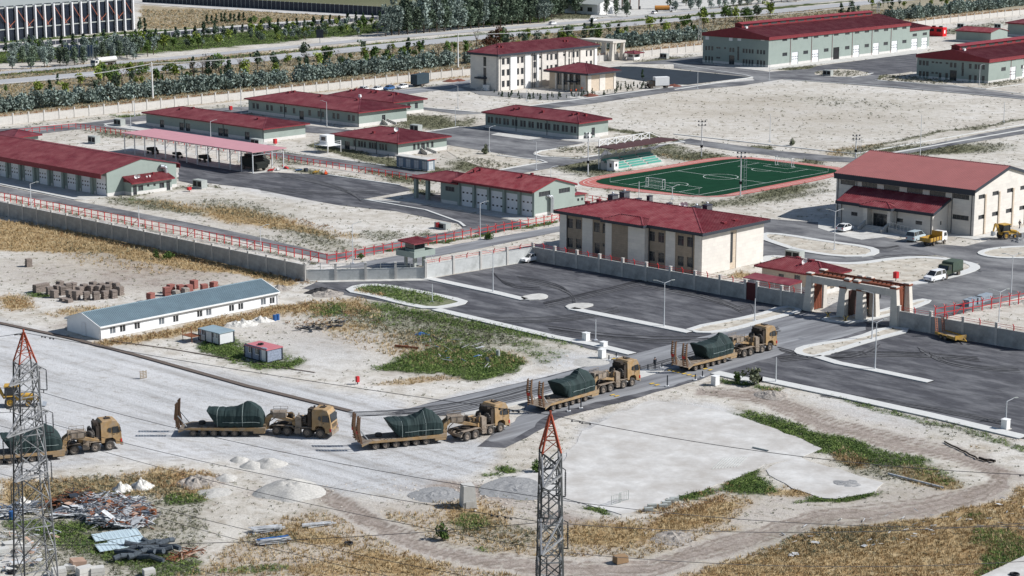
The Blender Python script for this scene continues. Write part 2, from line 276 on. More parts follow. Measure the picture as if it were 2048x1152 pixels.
DIRT = [('l', [(640, 974), (780, 1049), (950, 1104), (1150, 1129), (1300, 1124), (1450, 1074), (1650, 1024), (1850, 999), (1985, 964), (2005, 939), (1955, 914), (1800, 879), (1650, 839), (1500, 779)], 4, 1), ('l', [(640, 982), (780, 1057), (950, 1112), (1150, 1137), (1300, 1132), (1450, 1082), (1650, 1032), (1850, 1007), (1985, 972), (2005, 947), (1955, 922), (1800, 887), (1650, 847), (1500, 787)], 4, 1), ('l', [(640, 991), (780, 1066), (950, 1121), (1150, 1146), (1300, 1141), (1450, 1091), (1650, 1041), (1850, 1016), (1985, 981), (2005, 956), (1955, 931), (1800, 896), (1650, 856), (1500, 796)], 4, 1), ('l', [(640, 998), (780, 1073), (950, 1128), (1150, 1153), (1300, 1148), (1450, 1098), (1650, 1048), (1850, 1023), (1985, 988), (2005, 963), (1955, 938), (1800, 903), (1650, 863), (1500, 803)], 4, 1), ('p', [(340, 1160), (640, 1000), (860, 990), (1250, 1040), (1450, 1000), (1900, 960), (1990, 1000), (1500, 1120), (1340, 1160)], .42), ('e', 1750, 840, 260, 30, 12, .35), ('e', 150, 555, 320, 60, 4, .42), ('e', 600, 670, 180, 50, 4, .32), ('e', 500, 450, 220, 40, 9, .3), ('e', 1600, 230, 450, 60, 4, .28), ('l', [(640, 985), (780, 1060), (950, 1115), (1150, 1140), (1300, 1135), (1450, 1085), (1650, 1035), (1850, 1010), (1980, 975), (2000, 950), (1950, 925), (1800, 890), (1650, 850), (1500, 790), (1400, 785)], 26, .8), ('e', 950, 985, 180, 25, 10, .8), ('e', 1150, 1040, 130, 22, 10, .8), ('e', 530, 985, 100, 30, 0, .5), ('e', 1000, 1000, 300, 40, 8, .5), ('e', 320, 520, 300, 60, 8, .6), ('e', 300, 550, 260, 50, 0, .6),
 ('e', 200, 640, 130, 20, -8, .7), ('e', 420, 955, 60, 16, 0, .9), ('e', 1540, 785, 60, 10, 0, .6), ('e', 800, 740, 60, 20, 0, .5), ('e', 900, 760, 120, 8, 0, .6), ('p', [(470, 35), (700, 34), (640, 50), (480, 46)], .6), ('l', [(1750, 845), (1950, 905), (2060, 1000)], 12, .4), ('e', 890, 205, 120, 14, 4, .35), ('l', [(-60, 246), (440, 194), (940, 144), (1400, 90), (2100, 13)], 9, .8)]
DUST = [('p', [(-80, 612), (200, 690), (560, 760), (800, 800), (860, 830), (1010, 890), (960, 940), (850, 985), (760, 985), (640, 965), (540, 930), (420, 915), (200, 925), (-80, 960)], .95), ('p', [(1010, 965), (1130, 910), (1170, 850), (1300, 800), (1450, 815), (1640, 900), (1500, 940), (1300, 1010), (1240, 1030)], .9), ('e', 700, 960, 220, 40, 5, .9), ('e', 1130, 720, 90, 20, 0, .8), ('e', 470, 700, .1, 1, 0, 0),
 ('e', 650, 700, 160, 60, 0, .5), ('e', 1400, 380, .1, 1, 0, 0), ('e', 1500, 160, 120, 12, 0, .5), ('e', 560, 385, 140, 20, 10, .6), ('l', [(870, 812), (1060, 760), (1240, 715)], 16, .8), ('e', 1750, 830, 200, 20, 12, .6)]
def _off(ln, offs, wd, st): return [('l', [(x, y + o * (1 + .15 * math.sin(i * 1.7 + o))) for i, (x, y) in enumerate(ln)], wd, st) for o in offs]
_T = [(640, 985), (780, 1060), (950, 1115), (1150, 1142), (1300, 1138), (1450, 1088), (1650, 1037), (1850, 1010), (1970, 980), (2000, 950), (1950, 922), (1800, 885), (1650, 845), (1500, 790), (1420, 780)]
RUTS = _off(_T, (-15, -7, 4, 13), 5, .8) + _off([(-60, 945), (240, 915), (560, 892), (800, 908), (980, 885), (1080, 845)], (-12, -4, 5, 13), 4, .45) + _off([(-60, 700), (150, 735), (400, 790), (640, 845), (800, 860)], (-20, -6, 14, 24), 4, .35) + _off([(500, 960), (640, 985), (760, 960), (900, 930), (1000, 900)], (-9, 0, 9), 4, .5) + _off([(560, 760), (700, 790), (830, 830)], (-10, 2), 4, .4) + _off([(0, 560), (180, 530), (420, 560), (600, 600)], (-6, 5), 3, .5)
TRACK = [('l', [(640, 985), (780, 1060), (950, 1115), (1150, 1142), (1300, 1138), (1450, 1088), (1650, 1037), (1850, 1010), (1970, 980), (2000, 950), (1950, 922), (1800, 885), (1650, 845), (1500, 790)], 52, 1.0)]
# ------------------------------------------------------------ ground sheet
def ground_mat():
 m = bpy.data.materials.new('ground'); m.use_nodes = True; nt = m.node_tree; L = nt.links; b = nt.nodes['Principled BSDF']
 b.inputs['Roughness'].default_value = .95; b.inputs['Specular IOR Level'].default_value = .15
 tc = N(nt, 'TexCoord'); O = tc.outputs['Object']
 def no(sc, det=6, ro=.65, mp=None):
  n = N(nt, 'TexNoise'); n.inputs['Scale'].default_value = sc; n.inputs['Detail'].default_value = det; n.inputs['Roughness'].default_value = ro
  if mp:
   k = N(nt, 'Mapping'); k.vector_type = 'TEXTURE'; k.inputs['Rotation'].default_value = (0, 0, mp[0]); k.inputs['Scale'].default_value = (1 / mp[1], 1 / mp[2], 1); L.new(O, k.inputs[0]); L.new(k.outputs[0], n.inputs['Vector'])
  else: L.new(O, n.inputs['Vector'])
  return n.outputs[0]
 def ramp(src, stops):
  r = N(nt, 'ValToRGB'); e = r.color_ramp.elements
  while len(e) < len(stops): e.new(.5)
  for i, (p, c) in enumerate(stops): e[i].position = p; e[i].color = tuple(c) + (1,) if len(c) == 3 else c
  L.new(src, r.inputs[0]); return r.outputs[0]
 def mix(f, a, b_, t='MIX'):
  x = N(nt, 'MixRGB', blend_type=t)
  for i, v in enumerate((f, a, b_)):
   if isinstance(v, (int, float)): x.inputs[i].default_value = v
   elif isinstance(v, tuple): x.inputs[i].default_value = v + (1,)
   else: L.new(v, x.inputs[i])
  return x.outputs[0]
 big = no(.035); med = no(.35); fine = no(2.2, 8, .75)
 base = ramp(big, [(.3, (.46, .43, .385)), (.5, (.57, .545, .50)), (.7, (.635, .62, .595))])
 base = mix(.8, base, ramp(med, [(.32, (.66, .62, .56)), (.55, (1.04, 1.04, 1.04))]), 'MULTIPLY')
 streak = no(.35, 6, .62, (PHI, 1, .05))
 def att(n): a = N(nt, 'Attribute', attribute_name=n); return a.outputs['Fac']
 def mod(a, src, g=1.0):
  x = N(nt, 'Math', operation='ADD'); L.new(a, x.inputs[0]); y = N(nt, 'Math', operation='MULTIPLY_ADD'); L.new(src, y.inputs[0]); y.inputs[1].default_value = 2.2; y.inputs[2].default_value = -1.15
  L.new(y.outputs[0], x.inputs[1]); z = N(nt, 'Math', operation='MULTIPLY', use_clamp=True); L.new(x.outputs[0], z.inputs[0]); L.new(a, z.inputs[1]); z2 = N(nt, 'Math', operation='MULTIPLY', use_clamp=True); L.new(z.outputs[0], z2.inputs[0]); z2.inputs[1].default_value = 2.2 * g
  return z2.outputs[0]
 c = mix(att('dust'), base, mix(.9, ramp(big, [(.3, (.47, .48, .495)), (.7, (.585, .59, .60))]), ramp(streak, [(.36, (.68, .665, .65)), (.48, (.94, .94, .94)), (.62, (1.08, 1.08, 1.08))]), 'MULTIPLY'))
 c = mix(mod(att('dirt'), med), c, ramp(fine, [(.3, (.23, .19, .165)), (.7, (.42, .37, .335))]))
 c = mix(mod(att('dry'), fine), c, ramp(no(.5, 7), [(.3, (.27, .165, .075)), (.5, (.385, .28, .15)), (.7, (.50, .41, .26))]))
 c = mix(mod(att('sage'), fine), c, ramp(fine, [(.3, (.10, .105, .06)), (.7, (.22, .215, .14))]))
 c = mix(mod(att('green'), fine), c, ramp(fine, [(.3, (.035, .055, .02)), (.7, (.11, .13, .05))]))
 c = mix(mod(att('rut'), med, .8), c, (.235, .20, .17))
 c = mix(1.0, c, (.955, .945, .93), 'MULTIPLY')
 c = mix(.85, c, ramp(no(4.5, 5, .85), [(.33, (.55, .53, .50)), (.47, (1, 1, 1)), (.75, (1.1, 1.1, 1.1))]), 'MULTIPLY')
 c = mix(.8, c, ramp(no(.9, 6, .75, (PHI + .2, 1, .35)), [(.34, (.68, .64, .59)), (.48, (1, 1, 1))]), 'MULTIPLY')
 L.new(c, b.inputs['Base Color'])
 bp = N(nt, 'Bump'); bp.inputs['Strength'].default_value = .55; bp.inputs['Distance'].default_value = .25; L.new(no(1.6, 8, .75), bp.inputs['Height']); L.new(bp.outputs[0], b.inputs['Normal'])
 return m
def ground():
 nc, nr = 460, 760; th = np.linspace(-.36, .36, nc); r0, r1 = 130., 1320.
 rr = r0 * (r1 / r0) ** (np.arange(nr) / (nr - 1)); T_, R_ = np.meshgrid(th, rr); X = np.tan(T_) * R_; Y = R_ + 0 * T_
 at = {}
 for n, it in (('dry', DRY), ('green', GREEN), ('sage', SAGE), ('dirt', DIRT), ('dust', DUST)): at[n] = fld(X, Y, it)
 at['rut'] = fld(X, Y, RUTS, .25)
 tk = np.clip(fld(X, Y, TRACK) * 1.6, 0, 1); at['dry'] *= 1 - .9 * tk; at['green'] *= 1 - .9 * tk; at['dirt'] = np.maximum(at['dirt'], tk * .55)
 rough = np.maximum.reduce([at['dry'], at['green'], at['dirt']])
 Z = -.02 - .16 * rough * fbm(X, Y, .5, 41)
 n = nc * nr; me = bpy.data.meshes.new('ground'); me.vertices.add(n); me.vertices.foreach_set('co', np.stack([X, Y, Z], -1).astype('f').ravel())
 i = np.arange(nr - 1)[:, None] * nc + np.arange(nc - 1)[None]; qd = np.stack([i, i + 1, i + nc + 1, i + nc], -1).reshape(-1)
 nf = (nc - 1) * (nr - 1); me.loops.add(nf * 4); me.loops.foreach_set('vertex_index', qd.astype('i')); me.polygons.add(nf); me.polygons.foreach_set('loop_start', np.arange(nf, dtype='i') * 4)
 me.update(calc_edges=True)
 for k, v in at.items(): a = me.attributes.new(k, 'FLOAT', 'POINT'); a.data.foreach_set('value', v.astype('f').ravel())
 me.materials.append(ground_mat()); o = obj('ground', me); tag(o, kind='structure')
ground()
mb = MB()                                              # the plain goes on to the horizon on every side, just below
mb.face([(-9000, -6000, -.5), (9000, -6000, -.5), (9000, 14000, -.5), (-9000, 14000, -.5)])
tag(mb.build('terrain', mat('plain', (.34, .30, .22), .95, var=.3, scale=.004, dirt=(.12, .14, .07), dirtamt=.6, dscale=.006)), kind='structure')
# ------------------------------------------------------------ paved surfaces
DUSTC = (.33, .335, .345)
M_AS = mat('asphalt', (.085, .085, .092), .85, var=.2, scale=.5, dirt=(.26, .26, .26), dirtamt=.6, dscale=.12, stretch=(1, .5, 1), rot=PHI, bump=.2, bscale=30)
M_AS2 = mat('asphalt_dark', (.060, .060, .068), .85, var=.28, scale=1.1, dirt=(.17, .17, .178), dirtamt=.5, dscale=.35, bump=.2, bscale=30, stretch=(1, .3, 1), rot=PHI)
M_ASD = mat('asphalt_dusty', (.25, .255, .265), .9, var=.3, scale=.5, dirt=(.11, .11, .12), dirtamt=.55, dscale=.3, stretch=(.1, 1.0, 1), rot=PHI - .06)
M_BLK = mat('asphalt_fresh', (.018, .026, .036), .8, var=.3, scale=.3)
M_CON = mat('concrete', (.52, .51, .48), .9, var=.12, scale=.6, dirt=(.36, .34, .31), dirtamt=.4, dscale=.4, bump=.2)
M_CON2 = mat('concrete_slab', (.56, .55, .53), .9, var=.16, scale=.5, dirt=(.40, .375, .345), dirtamt=.72, dscale=.16, bump=.2, bscale=3)
M_KERB = mat('kerb', (.56, .56, .54), .85, var=.1, scale=3)
M_HWY = mat('highway', (.36, .36, .365), .9, var=.08, scale=.05)
M_SAND = mat('sand', (.50, .465, .40), .95, var=.22, scale=.35, dirt=(.33, .28, .22), dirtamt=.5, dscale=.5, bump=.5, bscale=3)
zz = [.0]
def lv(): zz[0] += .004; return zz[0]
FRONT = [(604, 577), (640, 561), (850, 559), (1066, 522)] + qs('i', 2038, 1112) + [(1612, 621), (1800, 656), (1937, 682), (2048, 700), (2130, 716), (2130, 897), (2048, 878), (1519, 759), (1430, 747), (1400, 760), (1337, 777), (1251, 803), (1167, 823), (1116, 837), (1067, 868), (1012, 896), (955, 893), (985, 868), (1040, 838), (1056, 802), (900, 832), (782, 826), (872, 802), (1056, 762), (1139, 741), (1248, 713), (1180, 698), (1107, 675), (888, 624), (800, 608), (690, 590)]
sheet('parking_lot', FRONT, lv(), M_AS2, wob=.25)
# pale worn wheel lanes of the access road
sheet('road', [(782, 826), (872, 803), (1056, 764), (1139, 743), (1248, 714), (1340, 690), (1440, 664), (1560, 636), (1640, 622), (1760, 652), (1650, 684), (1590, 700), (1520, 722), (1400, 756), (1300, 782), (1180, 808), (1085, 832), (1060, 862), (1010, 884), (968, 882), (1000, 862), (1040, 836), (1060, 802), (905, 830)], lv(), M_ASD, 1, wob=.5)
# inner roads of the compound
ROADS = [('road', [(1640, 622), (1700, 590), (1800, 570), (1880, 552), (1960, 525)] + qs('k', 1480, 180, 1410, 135, 1000, 60, 700, 70, 350, 140, 0, 160) + [(1560, 520), (1500, 508), (1440, 500), (1440, 478), (1525, 437)] + qs('v', 940, 195, 1250, 280, 1360, 300, 1700, 330, 2048, 240) + [(2130, 455), (2130, 530), (2130, 570), (1960, 615), (1840, 650), (1800, 656)], M_AS)]
sheet('road', ROADS[0][1], lv(), M_AS, wob=.3)
# yard between garage and canopy with the road that leads on to the second garage
sheet('yard', qs('f', 1830, 480, 2048, 540) + qs('g', 430, 600, 700, 610, 1320, 640, 2048, 745) + qs('u', 430, 0, 130, 55, 330, 62, 970, 170, 1120, 200, 830, 262, 730, 235, 690, 198, 330, 125, 0, 90) + qs('g', 1000, 870, 560, 780, 60, 720) + qs('f', 2000, 740, 1830, 700), lv(), M_AS2, wob=.25)
sheet('road', [(-80, 368)] + qs('f', 0, 750, 800, 910, 1200, 985, 2048, 1150) + [(500, 470), (600, 494), (655, 509), (700, 503), (800, 482), (895, 464), (960, 448), (1010, 446), (960, 462), (820, 492), (660, 522), (600, 508), (500, 484), (330, 446), (0, 385), (-80, 372)], lv(), M_AS, wob=.2)
sheet('road', [(664, 536), (800, 510), (960, 480), (1120, 452), (1120, 463), (960, 497), (852, 516), (850, 530), (720, 536)], lv(), M_ASD, wob=.3)
sheet('road', qs('q', -200, 770, 0, 755, 480, 722, 720, 690, 1000, 655, 1400, 625, 1460, 625) + [(500, 222), (480, 226), (360, 236), (262, 244), (300, 262), (440, 283)] + qs('g', 880, 420, 2048, 570) + [(900, 352), (985, 362), (1000, 368), (840, 358)] + qs('g', 2048, 640, 1000, 490, 560, 410) + [(430, 286), (290, 262), (180, 256), (60, 270), (-60, 280)], lv(), M_AS, wob=.2)
sheet('road', qs('g', 1080, 130, 1640, 190, 1400, 225, 1080, 205) , lv(), M_AS)
# yard of the middle offices, loop road by the bleachers, road round the sandy field
sheet('yard', qs('h', 250, 205, 600, 145, 870, 150, 1250, 240, 1900, 310, 1380, 400, 1370, 440, 1800, 480, 2048, 440) + [(1210, 300)] + qs('r', 1600, 905, 2048, 810) + [(1395, 280), (1560, 302), (1711, 316), (1830, 296), (1960, 268), (2048, 252), (2130, 240), (2130, 252), (2048, 268), (1900, 292), (1790, 312), (1730, 326), (1640, 322), (1480, 304), (1350, 284), (1290, 305), (1200, 318)] + qs('h', 1600, 560, 1170, 635, 980, 600, 1450, 510, 1500, 500, 1200, 450, 480, 330, 480, 290), lv(), M_AS, wob=.2)
sheet('road', qs('r', 480, 625, 830, 665, 1000, 635, 1600, 545, 2047, 500) + qs('s', 470, 470, 460, 450, 0, 400, 0, 375) + [(1240, 128), (1330, 120), (1405, 112), (1405, 127)] + qs('s', 180, 375, 560, 420, 830, 400, 1420, 315, 1420, 420, 1200, 440, 1190, 470, 1540, 490, 2047, 560) + [(2130, 192), (2130, 210), (2048, 199)] + qs('s', 1600, 540, 640, 462, 400, 500, 0, 535) + qs('r', 1450, 610, 1000, 660, 700, 670, 480, 640), lv(), M_AS, wob=.2)
sheet('yard', qs('s', 840, 385, 1420, 312, 1420, 420, 1180, 440, 780, 408), lv(), M_AS2)
sheet('parking_lot', qs('d', 0, 700, 200, 680, 370, 682, 1000, 735, 1540, 790, 900, 868, 620, 860, 0, 760), lv(), M_BLK)
sheet('yard', [(905, 170), (996, 184), (1100, 188), (1175, 184), (1170, 200), (1090, 200), (960, 190)], lv(), mat('paving', (.2, .2, .2), .9))
sheet('road', [(640, 195), (760, 184), (870, 172), (940, 160), (940, 168), (900, 178), (800, 190), (700, 200)], lv(), M_ASD)
# highways and frontage roads
sheet('highway', [(-80, 167), (0, 159.5), (400, 124.5), (800, 84.5), (1200, 49.5), (1600, 14.5), (1900, -14), (2000, -14), (1808, 2), (1648, 17), (1600, 22.5), (1200, 57), (800, 95), (400, 136), (0, 169), (-80, 177)], lv(), M_HWY)
sheet('highway', [(-80, 150), (0, 143.5), (400, 108.5), (800, 71), (1093, 47), (1200, 38.5), (1600, 3), (1700, -7), (1760, -7), (1600, 8.5), (1200, 43), (1093, 52), (800, 76), (400, 114), (0, 149), (-80, 156)], lv(), M_HWY)
sheet('road', [(-80, 95), (0, 91), (400, 57), (560, 44), (800, 31), (840, 34), (640, 46), (400, 71), (0, 104), (-80, 108)], lv(), M_CON2)
sheet('road', [(180, -20), (280, 2), (400, 10), (600, 22), (780, 32), (760, 36), (600, 28), (400, 16), (280, 8), (100, -20)], lv(), M_CON2)
sheet('petrol_forecourt', [(1180, 36), (1200, -12), (1420, -12), (1500, 5), (1400, 20), (1240, 34)], lv(), M_CON)
# pale aprons, platforms, pads
sheet('apron', qs('f', -200, 690, 0, 730, 780, 890, 870, 895, 1130, 862, 1090, 820, 0, 600, -200, 560), .035, M_CON, thick=.05)
sheet('apron', qs('h', 20, 905, 300, 935, 1040, 1075, 1200, 1105, 1400, 1085, 1370, 1030, 560, 900, 140, 860), .035, M_CON, thick=.05)
sheet('platform', qs('f', 1240, 370, 1300, 350) + qs('g', -400, 330, 640, 600, 860, 560, 900, 590, 560, 625, 400, 600, 0, 540) + qs('f', 1900, 500, 1300, 395), .05, M_CON, thick=.08)
sheet('pavement', qs('f', 1060, 130, 1480, 120) + qs('g', -400, -30, 640, 215, 700, 330, 560, 345, 400, 300, 0, 265) + qs('f', 1700, 215, 1080, 145), .03, M_CON, thick=.05)
sheet('pavement', qs('h', 700, 160, 870, 140, 1140, 262 - 100, 1830, 275, 2048, 240, 2048, 300, 1850, 300), .03, M_CON, thick=.05)
sheet('pavement', qs('h', 930, 228, 1010, 208, 1460, 262, 1320, 280), .04, M_CON, thick=.06)
sheet('apron', qs('e', -1100, 590 + 120, -600, 660, 0, 600, 1090, 480, 1100, 495, 950, 552, 0, 655, -600, 720), .03, M_CON, thick=.05)
sheet('entrance_pavement', qs('j', -60, 760, 150, 740, 440, 860, 900, 940, 640, 940, 380, 970, 170, 925, -60, 850), .04, M_CON, thick=.06)
sheet('pavement', qs('j', 860, 930, 1240, 900, 1540, 935, 2048, 840, 2300, 850, 1600, 975, 1340, 940, 1240, 935), .04, M_CON, thick=.06)
sheet('pavement', [(611, 562), (850, 556), (862, 561), (640, 565)], .06, M_CON, thick=.08)
sheet('concrete_slab', [(1010, 962), (1130, 922), (1165, 862), (1300, 800), (1440, 820), (1558, 860), (1646, 898), (1600, 914), (1530, 930), (1500, 945), (1420, 975), (1310, 1010), (1245, 1030)], .03, M_CON2, thick=.06, wob=.5)
sheet('concrete_slab', qs('y', 540, 530, 620, 490, 740, 455, 790, 480, 960, 530, 1225, 608, 1170, 660, 950, 700, 850, 695, 700, 640, 560, 560), .04, M_CON2, thick=.07, wob=.4)
sheet('concrete_slab', [(1955, 1156), (2070, 1102), (2100, 1180), (1955, 1190)], .06, M_CON2, thick=.09)
sheet('pavement', [(-60, 1094), (0, 1098), (60, 1110), (60, 1125), (0, 1135), (-60, 1140)], .03, M_CON2)
# sandy traffic islands with their kerbs
def island(pts, smooth=2, fill=None, kw=1.6):
 if fill: sheet('traffic_island', pts, .10, fill, smooth, thick=.12)
 band('kerb', pts, kw, .0, M_KERB, .15, smooth, True)
island(qs('v', 60, 815, 500, 735, 640, 680, 765, 702, 560, 755, 330, 820, 170, 840), 1, M_SAND, 1.2)
island(qs('v', 1395, 818, 1240, 805, 1080, 868, 885, 898, 740, 925, 720, 955, 800, 975, 850, 972, 1000, 925, 1180, 872), 1, M_SAND, 1.2)
band('kerb', qs('v', 830, 975, 960, 1015, 1200, 1062, 1500, 1125), 1.6, 0, M_KERB, .15)
island(qs('v', 866, 765, 925, 740, 1110, 735, 1290, 690, 1450, 640, 1500, 650, 1400, 690, 1230, 740, 1040, 780), 1, M_SAND, 1.0)
island(qs('v', 520, 255, 640, 262, 900, 305, 1130, 335, 1190, 360, 1130, 388, 960, 390, 730, 355, 620, 320, 520, 285), 1, M_SAND, 1.6)
island(qs('v', 520, 385, 700, 400, 900, 430, 1080, 435, 1300, 400, 1500, 395, 1720, 425, 1775, 455, 1700, 485, 1560, 520, 1380, 555, 1050, 560, 760, 500, 560, 470), 2, M_SAND, 1.8)
island(qs('v', 1770, 375, 1850, 345, 2048, 330, 2200, 345, 2200, 395, 1900, 402), 2, M_SAND, 1.2)
sheet('weedy_island', qs('u', 45, 592, 110, 560, 240, 557, 480, 600, 725, 650, 700, 670, 530, 697, 370, 665, 200, 620), .08, mat('weedy_soil', (.16, .17, .10), .95, var=.4, scale=1.2), 1, thick=.1)
island(qs('u', 45, 592, 110, 560, 240, 557, 480, 600, 725, 650, 700, 670, 530, 697, 370, 665, 200, 620), 1, None, 1.6)
band('kerb', qs('u', 500, 515, 700, 558, 900, 600, 1080, 643), 1.8, 0, M_KERB, .15)
sheet('traffic_island', qs('u', 1050, 628, 1150, 608, 1200, 612, 1222, 626, 1190, 642, 1080, 648), .15, M_CON, 1, thick=.17)
sheet('traffic_island', qs('u', 1308, 690, 1345, 668, 1440, 663, 1495, 674, 1440, 690, 1390, 705), .15, M_CON, 1, thick=.17)
band('kerb', qs('u', 1350, 695, 1700, 765, 2048, 835), 1.8, 0, M_KERB, .15)
band('kerb', qs('u', 560, 700, 900, 780, 1250, 862, 1480, 905, 1710, 962), 1.8, 0, M_KERB, .15)
band('kerb', qs('v', 240, 1070, 500, 1130) + qs('y', 500, 0, 1000, 105, 1500, 215, 2048, 345), 2.0, 0, M_KERB, .15)
sheet('median', [(900, 832), (1056, 800), (1150, 772), (1290, 738), (1332, 741), (1240, 768), (1056, 805), (960, 828)], .08, M_CON, thick=.1)
for pts in (qs('h', 1370, 425, 1440, 395, 1840, 340), qs('h', 1370, 430, 1450, 455, 1800, 470, 2048, 435), qs('h', 940, 605, 1350, 530, 1500, 512, 1440, 490, 990, 440), qs('h', 230, 205, 600, 148, 860, 165), qs('f', 1500, 195, 1100, 140, 1070, 120, 1200, 105), qs('g', 870, 410, 1900, 545), qs('r', 480, 630, 830, 660, 1000, 635, 2000, 500), qs('s', 0, 375, 420, 440, 460, 452, 0, 525),
   qs('s', 640, 465, 1300, 510, 2048, 580), qs('s', 1190, 472, 1540, 490, 2048, 552), qs('s', 0, 785, 900, 885, 1060, 900, 2048, 728), qs('s', 0, 815, 60, 830, -100, 850), qs('s', 1250, 900, 2048, 760), qs('u', 130, 55, 500, 118, 700, 190, 730, 215), qs('e', 0, 785, 280, 795, 500, 750), qs('e', 520, 820, 1060, 865, 1660, 912, 2048, 860), qs('f', 0, 735, 780, 895), qs('g', 1310, 640, 2048, 745), qs('g', 1660, 890, 2048, 925)):
 band('kerb', pts, .6, 0, M_KERB, .15)
band('drain_channel', qs('t', -200, 735, 0, 780, 400, 865, 800, 968, 1450, 1150) + qs('w', 1650, 92, 2048, 190), .9, 0, mat('rust_strip', (.12, .095, .08), .9), .12)
band('kerb', qs('t', 640, 880, 1000, 930) + qs('p', 1700, 745, 2048, 800), .3, 0, mat('rust_strip', (.12, .095, .08)), .05)
sheet('weedy_island', qs('s', 800, 432, 880, 410, 1010, 402, 1170, 432, 1100, 448, 900, 450), .05, M_SAND, 1)
sheet('weedy_island', qs('e', 550, 818, 680, 770, 900, 735, 940, 790, 1680, 860, 2048, 800, 2048, 850, 1720, 905, 1070, 860), .05, M_SAND)
sheet('weedy_island', qs('h', 490, 330, 480, 420, 940, 605, 1350, 530, 1450, 500, 1200, 455, 980, 430), .05, M_SAND, 1)
sheet('weedy_island', qs('h', 1400, 420, 1480, 395, 1840, 340, 2048, 330, 2048, 430, 1800, 460, 1480, 440), .05, M_SAND, 1)
# painted markings at the barrier
mb = MB()
for a, b in ((q('z', 730, 305), q('z', 800, 318)), (q('z', 1170, 395), q('z', 1400, 450)), (q('z', 1030, 500), q('z', 1110, 522)), (q('z', 720, 590), q('z', 790, 608)), (q('z', 1450, 385), q('z', 1530, 402))):
 A_, B_ = G(*a), G(*b); d = (B_ - A_); n = max(2, int(d.length / .9)); d /= n; pn = Vector((-d.y, d.x, 0)).normalized() * .4
 for i in range(n):
  p = A_ + d * i; mb.face([tuple(x + Vector((0, 0, .075))) for x in (p - pn, p + d * .5 - pn, p + d * .5 + pn, p + pn)][::1])
tag(mb.build('road_markings', mat('yellow_paint', (.55, .38, .08), .7, var=.3, scale=4)), kind='structure')

M_TM = mat('tyre_mark_pale', (.105, .105, .11), .9, var=.4, scale=1); M_TMD = mat('tyre_mark_dark', (.045, .045, .05), .9, var=.3, scale=3)
_n = 0
for c0, c1, c2, k in (((1040, 560), (1170, 575), (1150, 620), 7), ((1090, 610), (1180, 590), (1300, 560), 5), ((960, 640), (1120, 650), (1240, 620), 6), ((990, 548), (1010, 580), (1080, 575), 4), ((1280, 570), (1420, 590), (1480, 620), 6), ((1100, 660), (1300, 690), (1420, 680), 6), ((1560, 720), (1760, 700), (1960, 720), 6), ((1640, 790), (1800, 800), (2020, 850), 6), ((1840, 700), (1900, 740), (2040, 740), 5), ((1480, 560 + 60), (1530, 600), (1500, 650), 4), ((1700, 490), (1760, 505), (1800, 495), 5), ((1750, 520), (1860, 500), (1960, 540), 5), ((520, 380), (620, 390), (760, 385), 5), ((560, 350), (700, 375), (720, 400), 4), ((1560, 700), (1700, 740), (1760, 690), 4), ((700, 830), (880, 830), (1060, 775), 5), ((780, 840), (960, 825), (1200, 745), 5), ((1080, 800), (1250, 750), (1560, 660), 5)):
 for i in range(k):
  o = (i - k / 2) * R.uniform(2.5, 5); pts = []
  for t in range(9): u = t / 8; pts.append(tuple((1 - u) ** 2 * c0[j] + 2 * u * (1 - u) * c1[j] + u * u * c2[j] + o * (.6 if j else .5) + R.uniform(-.6, .6) for j in (0, 1)))
  band('tyre_mark', pts, R.uniform(.12, .3), .072 + .001 * _n % .004, M_TM if R.random() < .65 else M_TMD, .002); _n += 1

# ------------------------------------------------------------ buildings
M_GRN = mat('sage_render', (.285, .335, .305), .85, var=.04, scale=.4, dirt=(.25, .29, .265), dirtamt=.3, dscale=.3)
M_PLIN = mat('plinth', (.60, .585, .56), .85, var=.06, scale=1)
M_STONE = mat('pale_stone', (.66, .625, .575), .8, var=.05, scale=.5, brick=(1.2, .6, .012))
M_STONE2 = mat('brown_stone', (.30, .245, .19), .85, var=.12, scale=1.2, brick=(.8, .4, .02))
M_STONE3 = mat('tan_stone', (.56, .47, .37), .85, var=.08, scale=1.2, brick=(.8, .4, .02))
M_ROOF = mat('maroon_roof', (.125, .020, .030), .6, var=.2, scale=.5, dirt=(.195, .06, .068), dirtamt=.65, dscale=.3)
M_ROOF2 = mat('maroon_roof_worn', (.175, .024, .033), .5, var=.2, scale=.8, dirt=(.26, .08, .085), dirtamt=.65, dscale=.5)
M_ROOF3 = mat('faded_red_roof', (.32, .125, .12), .6, var=.07, scale=.3)
M_RED = mat('red_fascia', (.21, .028, .036), .6, var=.12, scale=.8, bump=.3, corr=.25)
M_DK = mat('charcoal_trim', (.035, .042, .055), .6, var=.08)
M_FR = mat('window_frame', (.12, .12, .125), .5)
M_WFR = mat('white_frame', (.75, .75, .75), .5)
M_GL = glass('glass'); M_GLW = glass('glass_pale', (.14, .16, .18))
M_WD = mat('white_door', (.74, .75, .77), .5, var=.02, scale=2)
M_MET = mat('galvanised', (.48, .50, .52), .4, .6, var=.1)
M_WHITE = mat('white_paint', (.76, .76, .75), .6, var=.04)
M_REDP = mat('red_paint', (.50, .030, .035), .5, var=.1)
M_BLACK = mat('black', (.012, .012, .014), .6)
M_GREY = mat('grey_cabinet', (.36, .38, .36), .7)
WM = {}
